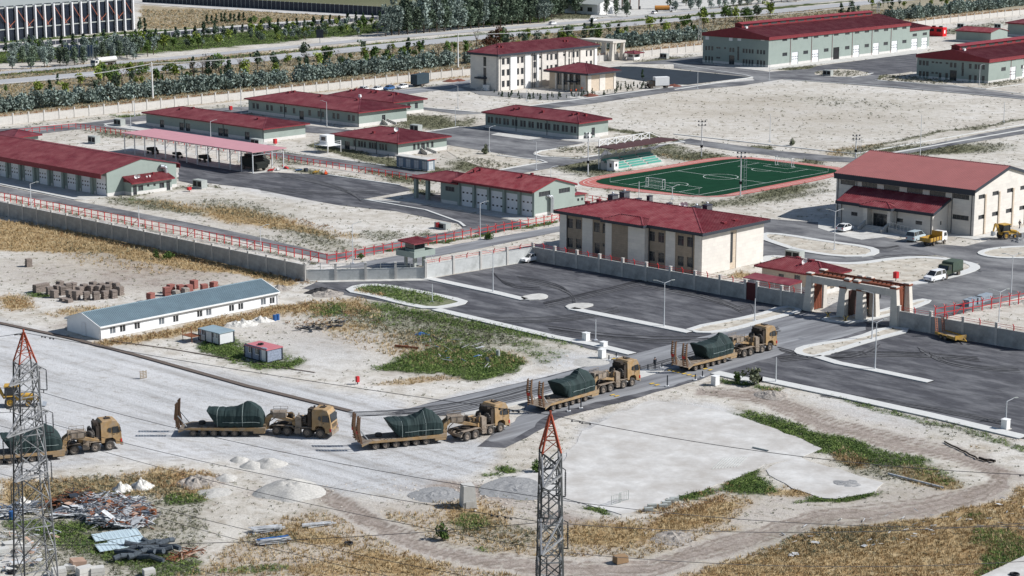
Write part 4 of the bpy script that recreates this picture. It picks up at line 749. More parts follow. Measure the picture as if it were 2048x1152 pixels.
endsteps(b, b.at('R', q('g', 1890, 0)[0]))
kf = G(846.9, 222.6); k0 = G(787.7, 231); la2 = 24; lb2 = along(k0, 846.9, BV)
b = Bld('office_building', 'twin low green office whose maroon roof shows behind the one with the roof ball', 'office', k0, along(k0, 664, AV), lb2, 3.6, plinth=.8, group='long low sage green offices with maroon hip roofs')
b.win('R', qs('c', 90, 0, 168, 0), 1.2, 1.7, z=2.1); b.finish(); b.hip(1.9, .9, .3); b.chim([(x, y, z - .1) for x, y, z in onroof(b, qs('b', 1545, 930, 1595, 920, 1760, 945, 1812, 945, 1968, 972, 2022, 965))], .3, .45, M_RED)
b = office((1157.4, 278.7), 970.9, 1216, 247.5, 'classroom_building', 'low green classroom block with row of paired tall windows, above the running track', [q('h', x, 0) for x in (910, 942, 990, 1022, 1070, 1103, 1158, 1190, 1243, 1275, 1327, 1358, 1412, 1445, 1495, 1527, 1583, 1617, 1671, 1706, 1760, 1793)], None, 1.9, .8, .9, 1.7, chims=qs('r', 1022, 640, 1052, 636, 1187, 655, 1362, 672, 1392, 668, 1437, 676), doorsR=qs('h', 1980, 0))
b.box('air_conditioner', 2.6, -.9, 0, 3.6, -.05, 1.5, M_WHITE)
b = office((796.3, 313), 669.5, 893.4, 287.5, 'office_building', 'short low green office with steps at its bright end wall, left of centre', [q('g', x, 0) for x in (1578, 1625, 1652, 1682, 1735, 1762, 1790, 1843, 1870, 1900)] , qs('h', 143, 0, 186, 0, 280, 0, 328, 0), 2.0, .9, .8, 1.5, chims=qs('g', 1780, 208, 2010, 205), doors=qs('g', 1502, 0), doorsR=qs('h', 232, 0))
endsteps(b, b.at('R', q('h', 240, 0)[0])); dish(b.root, (5, 6, b.h + 2.6), .6)
# --- three-storey headquarters
K = (996.3, 182.6); la, lb, hh = dims(K, 941, 1192.6, 112.9)
b = Bld('headquarters', 'three storey pale stone headquarters with maroon hip roof and dark eaves, top centre', 'building', K, la, lb, hh, M_STONE, plinth=0)
W3 = [(x, y + dy) for dy in (0, 115, 230) for x, y in ((1057, 630), (1107, 625), (1205, 617), (1252, 612))]
b.win('R', [q('c', x, y) for x, y in W3], 1.3, 2.0)
b.win('R', [q('c', x, y) for x, y in ((1377, 662), (1377, 775), (1377, 590), (1508, 588), (1550, 585), (1596, 580), (1508, 700), (1550, 695), (1596, 690), (1728, 628), (1728, 560), (1777, 560), (1818, 555), (1908, 550), (1955, 545), (1777, 670), (1818, 665), (1908, 655), (1955, 650), (1818, 770), (1908, 765))], 1.1, 1.9)
b.win('R', [q('c', x, y) for x, y in ((1432, 585), (1432, 702), (1675, 562), (1675, 680))], 1.4, .8)
b.win('L', [q('c', 868, y) for y in (630, 740, 850)], 1.3, 3.0)
b.finish()
for x0, x1 in ((1030, 1125), (1190, 1270), (1480, 1615), (1765, 1840), (1890, 1975)):
 u0, u1 = along(b.K, q('c', x0, 0)[0], BV), along(b.K, q('c', x1, 0)[0], BV)
for x0, x1 in ((1125, 1190), (1275, 1330), (1395, 1415), (1448, 1492), (1612, 1660), (1690, 1715), (1838, 1893), (1985, 2008)):
 u0, u1 = along(b.K, q('c', x0, 0)[0], BV), along(b.K, q('c', x1, 0)[0], BV); b.box('pilaster', u0, -.35, 0, min(u1, lb), -.003, hh - .02, M_WHITE if x0 % 2 else M_STONE)
for x in (985, 1018, 1345, 1365, 1765): u = along(b.K, q('c', x, 0)[0], BV); b.box('downpipe', u - .08, -.5, 0, u + .08, -.36, hh, M_DK)
b.hip(2.6, .9, .7, None, M_DK, .6)
b.box('canopy', -2.0, along(b.K, q('c', 890, 0)[0], AV), 3.6, -.003, along(b.K, q('c', 805, 0)[0], AV), 4.1, M_DK)
for u in (1.3, 2.3): b.box('air_conditioner', -1.6, 2 + u, 0, -.5, 2.9 + u, 1.8, M_WHITE)
for i in range(4): b.box('step', -3 + i * .4, 4.8, 0, -2.6 + i * .4, 7.5, .2 * (i + 1), M_CON)
b.chim([(x, y, z) for x, y, z in onroof(b, qs('c', 1010, 485, 1045, 490, 1350, 440, 1680, 428, 1710, 428))], .3, .5, M_RED)
K = (1175, 183.6); la, lb, hh = dims(K, 1098.8, 1230.7, 150.4)
b = Bld('hall_pavilion', 'low stone pavilion with tall dark windows and maroon hip roof, before the headquarters', 'building', K, la, lb, hh, M_STONE3, plinth=0)
b.win('L', [q('c', x, 800) for x in (1622, 1645, 1690, 1710, 1752, 1775, 1812, 1835)], .9, 4.2, 0); b.finish()
for x0, x1 in ((1860, 1905), (1785, 1800), (1725, 1740), (1665, 1680), (1595, 1610)): u0, u1 = sorted((along(b.K, q('c', x0, 0)[0], AV), along(b.K, q('c', x1, 0)[0], AV))); b.box('pilaster', -.4, u0, 0, -.003, u1, hh - .02, M_STONE)
for f0, f1 in ((0, .12), (.42, .62), (.93, 1)): b.box('stone_panel', lb * f0, -.15, 0, lb * f1, -.003, hh - .02, M_STONE)
b.box('canopy', -3, 2.8, 2.9, -.5, 7.6, 3.1, M_DK); b.box('post', -2.9, 2.9, 0, -2.75, 3.05, 2.9, M_DK); b.box('post', -2.9, 7.3, 0, -2.75, 7.45, 2.9, M_DK)
b.hip(2.3, 1.4, .6, None, M_DK, .6)
# --- workshops top right with ridge monitors
def workshop(K, ax, bx, yb, gh, name, label, winsL, bays, monitor, lbmax=None):
 la, lb, hh = dims(K, ax, bx, yb); b = Bld(name, label, 'workshop', K, la, lb, hh, plinth=.8, group='green workshops with a raised ridge monitor'); 
 for fx, pts, w_, h_ in winsL: b.win(fx, pts, w_, h_)
 bays(b); b.finish('b', gh); return b
def bays1(b):
 b.win('R', [q('s', x, y) for x, y in ((648, 230), (709, 224), (770, 218), (831, 212), (890, 206), (949, 199), (1014, 193), (1071, 187), (1128, 181), (1184, 177), (1240, 172), (1293, 166), (1347, 160), (648, 318), (770, 306), (890, 293), (1013, 279), (1127, 267), (1238, 255), (1347, 243))], 2.9, 1.25, 3)
 for x in (706, 826, 1065, 1180, 1288): b.addw('R', along(b.K, q('s', x, 0)[0], BV), 2.2, 3.9, 4.4, kind='garage_door', rows=(.42, .62), n=4, dep=.2)
 b.addw('R', along(b.K, q('s', 947, 0)[0], BV), 2.2, 3.9, 4.4, kind='garage_door', col=M_BLACK, dep=.2)
W1 = qs('d', 1088, 492, 1118, 492, 1150, 495, 1335, 510, 1365, 512, 1470, 520, 1500, 522, 1532, 525, 1562, 527, 1615, 530, 1648, 533, 1680, 536, 1085, 595, 1118, 597, 1148, 600, 1470, 627, 1500, 630, 1530, 632, 1560, 634, 1615, 637, 1648, 640, 1680, 643)
b = workshop((1536.3, 134.8), 1405, 1818, 75, 2.7, 'workshop_hall', 'largest sage green workshop hall with six tall doors and red ridge monitor, top right', [('L', W1, .9, 1.5), ('L', qs('d', 1200, 488, 1222, 490, 1280, 493, 1200, 590, 1220, 592), .9, .6), ('L', qs('d', 1348, 618), 2.4, 3.2), ('L', qs('d', 1415, 515, 1415, 580), .8, 2.6)], bays1, None)
for x in (1098, 1340, 1427, 1667):
 u, z = b.at('L', *q('d', x, 400 if x > 1300 else 388)); obj('vent_panel', win_mesh(1.6, 1.2, 0, M_WHITE, M_WHITE), b.root, (-.03, u, z), -math.pi / 2)
def wsroof(b, rise, m0, m1):
 b.gableroof('b', rise, .3, .3, .1, M_ROOF, M_RED, .8)
 W = b.La; mb = MB(); t = .12
 for x in (-.32, b.Lb + .32 - .06):       # deep red bands under the roof on all sides
  mb.face([(x, -.3, b.h - 1.0), (x, W + .3, b.h - 1.0), (x, W + .3, b.h + .1), (x, W / 2, b.h + rise + .1), (x, -.3, b.h + .1)])
 for y in (-.33, W + .33): mb.face([(-.3, y, b.h - 1.0), (b.Lb + .3, y, b.h - 1.0), (b.Lb + .3, y, b.h + .12), (-.3, y, b.h + .12)])
 mb.build('red_cladding_band', M_RED, b.root)
 x0, x1 = m0, m1; mw = 1.6; z0 = b.h + rise - .3; mb = MB(); mb.box(x0, W / 2 - mw, z0, x1, W / 2 + mw, z0 + 1.5); mo = mb.build('ridge_monitor', M_RED, b.root)
 mb = MB(); mb.prism([(W / 2 - mw - .5, z0 + 1.5), (W / 2, z0 + 2.1), (W / 2 + mw + .5, z0 + 1.5)], x0 - .5, x1 + .5, ax='x'); obj('monitor_roof', mb.mesh('monitor_roof', M_RED), mo)
 n = int((x1 - x0) / 5.5)
 for i in range(n): obj('louvre_window', win_mesh(3.6, .7, 3), mo, (x0 + (i + .5) * (x1 - x0) / n, W / 2 - mw - .02, z0 + .95))
 mb = MB(); mb.cyl((x0 + 1.5, W / 2 - mw - .5, z0 + .2), (x0 + 1.5, W / 2 - mw - 1.2, z0 + .2), .55, 10); mb.build('roof_fan', M_WHITE, b.root)
 b.downpipes((), [b.Lb * i / 7 for i in range(1, 7)], M_RED)
wsroof(b, 2.7, 1.5, b.Lb * .93)
k2 = b.K + BV * (b.Lb + .7); u1 = along(b.K, 1861.9, BV) - b.Lb - .7; b3 = Bld('workshop_annexe', 'lower sage green garage end with two white doors, right end of the largest workshop', 'garage', k2 + AV * 1.0, b.La - 2, u1, b.h - 2.2)
for f_ in (.3, .78): b3.addw('R', u1 * f_, 2.1, 4.2, 4.2, kind='garage_door', rows=(.35, .6), dep=.2); b3.addw('R', u1 * f_, 5.6, 3, 1.1, 3)
b3.finish('b', 1.8); b3.gableroof('b', 1.8, .3, .2, 1.0, M_ROOF, M_RED, .8)
def bays2(b):
 b.win('R', [q('e', x, y) for x, y in ((1838, 610), (1943, 597), (2043, 587), (1838, 708), (2040, 683))], 2.9, 1.25, 3); b.addw('R', along(b.K, q('e', 1930, 0)[0], BV), 2.2, 3.9, 4.4, kind='garage_door', rows=(.42, .62), dep=.2)
 for i in range(4): b.addw('R', 24 + 7.5 * i, 2.2, 3.9, 4.4, kind='garage_door', rows=(.42, .62), dep=.2); b.addw('R', 24 + 7.5 * i, b.h - 1.6, 2.9, 1.25, 3)
b = workshop((1976, 167), 1832.6, 2260, 119.5, 2.4, 'workshop_hall', 'sage green workshop hall cut off by the right edge, shaded gable towards the sandy field', [('L', qs('e', 985, 642, 1022, 645, 1058, 648, 1302, 665, 1342, 668, 1497, 678, 1555, 683, 1590, 686, 1632, 688, 985, 752, 1022, 755, 1058, 758, 1188, 770, 1255, 773, 1495, 792, 1550, 797, 1630, 802), 1.0, 1.6), ('L', qs('e', 1115, 637, 1155, 640, 1195, 643, 1260, 648, 1112, 745, 1152, 748), 1.0, .6), ('L', qs('e', 1322, 775), 2.6, 3.4), ('L', qs('e', 1420, 680, 1420, 740), .8, 2.6)], bays2, None)
wsroof(b, 2.4, 1.5, b.Lb * .9)
c = Bld('small_depot', 'small green depot with pinkish gable roof, between the two workshops', 'building', G(1981, 87), along(G(1981, 87), 1911.7, AV), 13, 4.4); c.finish('a', 1.2); c.gableroof('a', 1.2, .4, .3, .3, M_ROOF2, M_RED, .6)
c = Bld('small_depot', 'dark green depot with maroon roof cut by the right edge, far corner', 'building', G(2075, 75), 14, 12, 5); c.finish(); c.hip(1.8, .8, .5)
# --- guard house and its covered yard
K = (1608, 606); kg = G(*K)
gx, gy = G(1590, 590), None
K = G(1663.5, 576 + 22); la = along(K, 1512, AV); lb = along(K, 1710, BV)
b = Bld('guard_house', 'small guard house with seamed maroon hip roof behind the entrance gate', 'guard house', G(1645, 590), 12.5, 6.0, 3.1, M_STONE3, plinth=.8)
b.addw('L', 2.5, 1.9, 1.2, 1.5); b.addw('L', 5.2, 1.9, 1.2, 1.5); b.addw('L', 8.5, 1.3, 1.1, 2.2, 0, kind='door'); b.addw('R', 1.6, 1.8, 1.2, 1.3); b.finish(); b.hip(1.5, 1.0, .25, M_ROOF2, M_RED, .4)
b.chim([(2.4, 9.5, 3.9), (3, 11, 3.6), (3.4, 7.5, 4.4), (3, 4.4, 4.4)], .3, .5, M_RED); dish(b.root, (1.8, 5.2, 4.7), .55); dish(b.root, (2.8, 5.2, 4.7), .55)
b.box('air_conditioner', 2.6, -.5, 1.2, 3.6, -.05, 2.0, M_WHITE)
# --- prefabricated white barrack
K = (200, 680); la, lb, hh = dims(K, 135, 556, 653)
M_PWH = mat('white_sandwich_panel', (.80, .81, .82), .5, var=.02, corr=1.1, bump=.12); M_BLUE = mat('blue_grey_roof', (.25, .33, .37), .5, var=.1, scale=.5)
b = Bld('prefab_barrack', 'long white prefabricated barrack with blue grey roof beside the concrete yard', 'building', K, la, lb, hh, M_PWH, plinth=.12)
for i, (x, y) in enumerate(((391, 452), (473, 438), (592, 415), (792, 378), (908, 358), (1104, 317), (1178, 304), (1365, 271), (1440, 257), (1625, 218), (1697, 208))):
 u, z = b.at('R', *q('p', x, y)); b.addw('R', u, z, 1.1, 1.15, 1, M_WFR, M_GL if i % 3 else M_GLW, dep=.1)
b.finish('b', 1.35); obj('door', win_mesh(1.1, 2.1, 0, M_WFR, M_WD), b.root, (-.05, la * .48, 1.1), -math.pi / 2)
b.gableroof('b', 1.35, .35, .15, .12, M_BLUE, M_WHITE, .3, rim=.2)
b.downpipes((), [.15, lb - .15], M_WFR, hh - .1)
for i in range(7): b.box('lamp', 3 + i * 4.6, -.1, hh - .45, 3.2 + i * 4.6, -.003, hh - .3, M_WHITE)
# --- site cabins
def cabin(K, ax, bx, yt, label, wall, roofm, wins, frame=None):
 la, lb, hh = dims(K, ax, bx, yt); b = Bld('site_cabin', label, 'cabin', K, la, lb, hh, wall, plinth=.12, pm=M_DK, group='site cabins on the gravel')
 for u, w_, h_, k in wins: b.addw('L', u * la, 1.35 if k != 'door' else 1.1, w_, h_, 1 if k != 'door' else 0, M_WFR, M_GL if k != 'door' else M_WD, k, .08)
 b.finish(); mb = MB(); mb.hexa([(-.12, -.12, hh), (lb + .12, -.12, hh), (lb + .12, la + .12, hh), (-.12, la + .12, hh), (-.12, -.12, hh + .12), (lb + .12, -.12, hh + .16), (lb + .12, la + .12, hh + .16), (-.12, la + .12, hh + .12)]); mb.build('roof', roofm, b.root)
 mb = MB()
 for y in (0, la / 3, la * 2 / 3, la): mb.box(-.09, y - .07, .0, -.045, y + .07, hh)
 for x in (0, lb): mb.box(x - .07, -.09, 0, x + .07, -.045, hh)
 mb.build('corner_frame', frame or M_DK, b.root); return b
cabin((438.8, 690.4), 398, 468, 668, 'grey white site cabin with flat blue grey roof and tall weeds round it', mat('cabin_white', (.62, .63, .63), .6, var=.06), M_BLUE, [(.12, .5, .9, 'window'), (.3, .5, .9, 'window'), (.78, .7, .9, 'window')])
b = cabin((534, 726), 490, 564.6, 701.5, 'site cabin clad in grey blue stone pattern with pink flat roof', mat('cabin_stone', (.27, .31, .40), .8, var=.45, scale=5, brick=(.35, .12, .03)), mat('pink_roof', (.47, .16, .18), .7, var=.08), [(.15, .9, 2.0, 'door'), (.45, .9, 1.0, 'window'), (.75, .9, 1.0, 'window')])
mb = MB(); rr = .35
for i in range(12): a, a2 = i * math.pi / 6, (i + 1) * math.pi / 6; mb.cyl((rr * math.cos(a), rr * math.sin(a), 0), (rr * math.cos(a2), rr * math.sin(a2), 0), .11, 6, cap=False)
tag(mb.build('old_tyre', M_BLACK, None, b.K + BV * 1.4 + AV * 3 + Vector((0, 0, b.h + .28))), 'old tyre lying on the pink cabin roof', 'tyre')
# ------------------------------------------------------------ perimeter walls, fences
M_WALL = mat('cast_wall', (.42, .415, .40), .9, var=.14, scale=.35, dirt=(.27, .265, .255), dirtamt=.55, dscale=.5, bump=.3, bscale=4)
M_WALL2 = mat('cast_wall_smooth', (.52, .53, .52), .9, var=.1, scale=.3, dirt=(.38, .39, .38), dirtamt=.5, dscale=.35, bump=.2, bscale=4)
M_POST = mat('wall_post', (.50, .48, .45), .9, var=.1)
M_RUST = mat('rust', (.20, .075, .035), .8, var=.2, scale=3)
M_WIRE = mat('wire', (.06, .06, .065), .5, .4)
MC = {}
def wall(label, a, b, h, ph, n, m, name='perimeter_wall', fence=0, mp=None, world=False, thick=.22, rail=None):
 A_, B_ = (Vector(a), Vector(b)) if world else (G(*a), G(*b)); d = B_ - A_; L_ = d.length; ang = math.atan2(d.y, d.x); root = thing(name, label, 'wall', A_, ang); st = L_ / n
 k = ('wp', round(st, 3), h, thick, id(m)); k2 = ('wpost', ph, id(mp))
 if k not in MC:
  mb = MB(); mb.box(.02, -thick / 2, 0, st - .02, thick / 2, h); mb.box(.0, -thick / 2 - .03, h, st, thick / 2 + .03, h + .08); MC[k] = mb.mesh('wall_panel', m)
 if k2 not in MC:
  mb = MB(); mb.box(-.2, -.22, 0, .2, .22, ph); mb.box(-.24, -.26, ph, .24, .26, ph + .1); MC[k2] = mb.mesh('post', mp or M_POST)
 for i in range(n): obj('wall_panel', MC[k], root, (i * st, 0, 0))
 for i in range(n + 1): obj('post', MC[k2], root, (i * st, 0, 0))
 if fence:
  if ('wf', h, ph) not in MC:
   mb = MB(); mb.bar((0, 0, h), (0, 0, ph - .1), .12); mb.bar((0, 0, ph - .1), (0, -.35, ph + .3), .1); MC[('wf', h, ph)] = mb.mesh('fence_post', rail or M_REDP)
  for i in range(n): obj('fence_post', MC[('wf', h, ph)], root, ((i + .5) * st, 0, 0))
  mb = MB()
  for z in (ph - .1, (h + ph) / 2): mb.bar((0, 0, z), (L_, 0, z), .05)
  tag(mb.build('fence_wire', rail or M_REDP, root), kind='stuff')
 return root
wall('grey stained concrete wall running along the left foreground to the corner by the car park', (-62, 416.5), (611, 562), 2.75, 3.15, 21, M_WALL)
wall('lower grey concrete wall between the corner and the watchtower, facing the camera', (611, 562), (851, 557), 1.9, 2.9, 4, M_WALL2, fence=1, rail=M_MET)
wall('bright sunlit concrete wall climbing from the watchtower to the white sedan', (851, 557), (1066, 521), 2.4, 3.2, 4, M_WALL2, fence=1)
wall('blue grey concrete wall between car park and stone building', (1066, 521), (1491, 598), 2.45, 3.25, 9, M_WALL, fence=1)
wall('short blue grey wall between maroon door and entrance gate', (1514, 602.5), (1612, 620), 2.45, 3.25, 2, M_WALL, fence=1)
wall('blue grey wall right of the entrance gate, behind the yellow trailer', (1797, 654), (2060, 701), 2.5, 3.3, 4, M_WALL, fence=1)
wall('long pale far perimeter wall below the shrub row', (-70, 258.2), (1404, 101.5), 2.2, 2.9, 64, M_POST, fence=1, rail=M_RUST)
wall('pale far perimeter wall seen behind the workshops, top right', (1404, 101.5), (2110, 21.5), 2.2, 2.9, 40, M_POST, fence=1, rail=M_RUST)
A_, B_ = G(1491, 598), G(1514, 602.5); ang = math.atan2((B_ - A_).y, (B_ - A_).x); t = thing('wall_door', 'maroon steel door in the car park wall beside the guard house', 'door', A_, ang)
L_ = (B_ - A_).length; mb = MB(); mb.box(.22, -.08, 0, L_ / 2, .08, 2.9); mb.build('door_leaf', mat('maroon_steel', (.09, .015, .02), .5), t); mb = MB(); mb.box(L_ / 2 + .02, -.08, 0, L_ - .22, .08, 2.9); mb.build('door_leaf', MATS['maroon_steel'], t)
# lean-to over the guard yard
t = thing('yard_canopy', 'maroon lean-to roof over white barred yard beside the guard house', 'canopy', G(1580, 606), PHI)
mb = MB(); mb.hexa([(-.3, 0, 2.9), (3.2, 0, 2.9), (3.2, 9.5, 2.9), (-.3, 9.5, 2.9), (-.3, 0, 3.0), (3.2, 0, 3.3), (3.2, 9.5, 3.3), (-.3, 9.5, 3.0)]); mb.build('roof', M_ROOF2, t)
for y in (.1, 3.1, 6.2, 9.3): mb = MB(); mb.bar((-.2, y, 0), (-.2, y, 2.9), .1); mb.build('post', M_WHITE, t)
for z in (1.2, 2.1): mb = MB(); mb.bar((-.2, 0, z), (-.2, 9.4, z), .06); mb.build('rail', M_WHITE, t)
mb = MB(); mb.box(3.0, 0, 0, 3.15, 9.5, 2.88); mb.build('back_wall', M_WHITE, t)
def redfence(label, pts, h, sp, yarm=False, m=None, group=None, name='red_fence'):
 P_ = [G(*p) for p in pts]; root = thing(name, label, 'fence', P_[0], 0, group)
 k = ('rf', h, yarm, id(m))
 if k not in MC:
  mb = MB(); mb.bar((0, 0, 0), (0, 0, h), .13)
  if yarm: mb.bar((0, 0, h), (.3, 0, h + .38), .09); mb.bar((0, 0, h), (-.3, 0, h + .38), .09)
  MC[k] = mb.mesh('post', m or M_REDP)
 mb = MB(); wb = MB()
 for a, b in zip(P_[:-1], P_[1:]):
  d = b - a; n = max(1, round(d.length / sp)); ang = math.atan2(d.y, d.x) + (math.pi / 2 if yarm else 0)
  for i in range(n + 1 if b is P_[-1] else n): obj('post', MC[k], root, a + d * (i / n) - P_[0], ang)
  for z in (.45 * h, .95 * h): mb.bar(a - P_[0] + Vector((0, 0, z)), b - P_[0] + Vector((0, 0, z)), .09)
  if yarm:
   for s9, z in ((-.3, h + .35), (.3, h + .35)):
    o = Vector((-d.y, d.x, 0)).normalized() * s9; wb.bar(a - P_[0] + o + Vector((0, 0, z)), b - P_[0] + o + Vector((0, 0, z)), .02)
  for i in range(2, n, 8):
   p = a + d * (i / n) - P_[0]; q_ = a + d * ((i + 1) / n) - P_[0]; mb.bar(p + Vector((0, 0, .05)), q_ + Vector((0, 0, h * .9)), .07)
 tag(mb.build('rails', m or M_REDP, root), kind='stuff')
 if wb.v: tag(wb.build('barbed_wire', M_WIRE, root), kind='stuff')
 return root
redfence('red steel fence along the inner side of the long left wall', [(-60, 388.6), (654, 527)], 1.75, 2.2)
redfence('red fence with Y shaped barbed wire arms running up behind the watchtower', [(654, 527), (1119, 443)], 1.5, 2.25, True)
redfence('red fence along the road between canopy and green offices, back left', [(20, 271), (152, 256.5), (840, 363)], 1.45, 2.3)
redfence('red fence with barbed wire arms at the right edge by the concrete blocks', [(1870, 637), (2090, 599)], 1.7, 2.2, True)
redfence('thin red fence behind the small garage, above the stone building', [(1155, 398), (1215, 408)], 1.3, 2.2)
M_DFEN = mat('dark_screen', (.035, .04, .055), .7, var=.2, scale=.5, corr=1.2)
def screen(label, a, b, h, n, h0=0, name='boundary_fence'):
 A_, B_ = G(*a), G(*b); d = B_ - A_; root = thing(name, label, 'fence', A_, math.atan2(d.y, d.x)); st = d.length / n
 mb = MB(); mb.box(.05, -.05, h0, st - .05, .05, h); me = mb.mesh('fence_panel', M_DFEN); mb = MB(); mb.box(-.1, -.15, 0, .1, .15, h + .15); mp = mb.mesh('post', M_GREY)
 for i in range(n): obj('fence_panel', me, root, (i * st, 0, 0))
 for i in range(n + 1): obj('post', mp, root, (i * st, 0, 0))
screen('dark solid boundary fence running down from the top edge to the corner at upper centre', (285, 4), (812, 34), 4.2, 60)
screen('low dark fence between frontage road and olive rows, upper left', (-60, 102.5), (812, 35.5), 1.6, 90)
# wires over the rails etc. ------------------------------------------------- street lamps
M_POLE = mat('galvanised_pole', (.62, .64, .66), .45, .3, var=.05)
LAMPN = [0]
def lamp(base, ytop, label, arms=((1, 0),), group='galvanised street lamps', tilt=.35):
 p = G(*base); h = zat(p, ytop); t = thing('street_lamp', label, 'street lamp', p, 0, None)
 k = ('lp', round(h, 1))
 if k not in MC: mb = MB(); mb.cyl((0, 0, 0), (0, 0, h), .11, 6, r2=.06); mb.box(-.3, -.3, 0, .3, .3, .12); MC[k] = mb.mesh('pole', M_POLE)
 obj('pole', MC[k], t)
 for ax, ay in arms:
  v = Vector((ax, ay, 0)).normalized(); e = Vector((0, 0, h)) + v * 1.25 + Vector((0, 0, tilt)); mb = MB(); mb.bar((0, 0, h), e, .07); mb.build('arm', M_POLE, t)
  mb = MB(); mb.bar(e - v * .1, e + v * .55, .22, .08); mb.build('lamp_head', M_GREY, t)
 return t
ar, al = (.9, .45), (-.9, .2)
for (b_, yt, lb_, arm) in ((q('u', 1895, 800), 566, 'double armed lamp post standing in the kerb strip of the large car park', (ar, al)),
 (q('u', 895, 600), 505, 'slim lamp post in front of the sunlit wall, left kerb strip of the car park', (al,)),
 (q('u', 540, 655), 568, 'short bare pole on the weedy island left of the car park', ()),
 (q('u', 1495, 880), 639, 'short bare pole beside the white cabinet at the car park edge', ()),
 (q('v', 472, 765), 597, 'short pole with small head on the sandy strip left of the gate', ()),
 (q('v', 937, 350), 423, 'double armed lamp post on the sandy island before the gym', (ar, al)),
 (q('v', 1157, 875), 587, 'tall lamp post with arm reaching left, on the kerb right of the gate', (al,)),
 (q('v', 1175, 1050), 645, 'double armed lamp post on the kerb between road and right car park', (ar, al)),
 (q('v', 595, 1125), 714, 'short bare pole on white base near the lower kerb, centre right', ()),
 (q('v', 1970, 620), 512, 'double armed lamp post by the concrete blocks on the right', (ar, al)),
 (q('k', 1745, 910), 584, 'double armed lamp post behind the wall at the far right', (ar, al)),
 (q('y', 1940, 250), 803, 'short pole with arm at the far right edge of the asphalt', (ar,)),
 (q('f', 320, 975), 368, 'lamp post standing behind the left wall before the long garage', (ar,)),
 (q('t', 815, 235), 411, 'thin lamp pole behind the left wall, second from the left', ()),
 (q('t', 1525, 350), 454, 'lamp pole behind the left wall, nearest the fence corner', (ar,)),
 (q('u', 75, 430), 449, 'lamp post by the red fence left of the watchtower', (ar,)),
 (q('u', 820, 290), 407, 'lamp post by the red fence before the small garage', (ar,)),
 (q('h', 915, 405), 255, 'lamp post with right arm at the edge of the office yard', (ar,)),
 (q('h', 1395, 590), 284, 'lamp post with left arm at the road bend above the small garage', (al,)),
 (q('h', 1545, 690), 335, 'short lamp post just behind the small garage roof', (ar,)),
 (q('s', 560, 830), 229, 'thin pole at the near edge of the sandy field, left', ()),
 (q('s', 1438, 935), 229, 'thin pole by the road behind the gym roof', ()),
 (q('s', 1928, 715), 204, 'thin pole at the right side of the sandy field', ()),
 (q('s', 558, 470), 118, 'pole at the road junction before the largest workshop', ()),
 (q('s', 138, 520), 142, 'pole on the kerb before the fresh black asphalt', ()),
 (q('s', 1785, 500), 131, 'lamp post before the shaded gable of the right workshop', (ar,)),
 (q('q', 1233, 815), 243, 'lamp post before the long store building', (ar,)),
 (q('q', 1912, 740), 204, 'lamp post before the office with the roof ball', (al,)),
 (q('q', 1410, 665), 172, 'lamp post at the far wall, left of the twin offices', ()),
 (q('r', 690, 635), 172, 'lamp post on stone heap at the unpaved corner before the headquarters', (al,)),
 (q('r', 1092, 590), 170, 'lamp post at the planted garden of the headquarters', (al,)),
 (q('r', 675, 740), 212, 'thin pole in the green weeds above the office yard', ()),
 (q('q', 788, 680), 190, 'thin pole before the far wall, left end', ()), (q('q', 765, 745), 232, 'thin pole at the road before the far wall', ()),
 (q('o', 385, 545), 363, 'short lamp pole at the near end of the running track', ()), (q('o', 648, 545), 374, 'double armed lamp just behind the stone building roof', (ar, al))):
 lamp(b_, yt, lb_, arm)
def flood(base, ytop, label, lattice=False):
 p = G(*base); h = zat(p, ytop); t = thing('floodlight_mast', label, 'floodlight mast', p); mb = MB()
 mb.cyl((0, 0, 0), (0, 0, h), .16, 8, r2=.1); mb.build('pole', M_POLE, t)
 if lattice:
  mb = MB()
  for x in (.7, 1.2): mb.bar((x, 0, 1), (x, 0, h * .92), .06)
  n = int(h / .8)
  for i in range(1, n): mb.bar((.7, 0, i * .8), (1.2, 0, i * .8), .05)
  mb.build('ladder', M_POLE, t)
 mb = MB(); mb.bar((-.9, 0, h), (.9, 0, h), .1); mb.bar((-.9, 0, h - .9), (.9, 0, h - .9), .1); mb.build('crossbar', M_POLE, t)
 for x in (-.8, 0, .8):
  for z in (0, -.9): mb = MB(); mb.box(-.16, -.2, .05, .16, .05, .36); mb.build('floodlight', M_DK, t, (x, 0, h + z))
 mb = MB(); mb.box(-.3, -.3, h * .28, .3, .3, h * .28 + .6); mb.build('junction_box', M_BLACK, t)
flood(q('s', 160, 920), 244, 'floodlight mast behind the bleachers, far side of the running track'); flood(q('s', 388, 1145), 307, 'floodlight mast with ladder at the near touchline of the green pitch', True)
flood(q('s', 1062, 925), 272, 'floodlight mast at the road corner behind the gym', True); flood((1176, 349), 268, 'floodlight mast left of the bleachers and white kiosk')
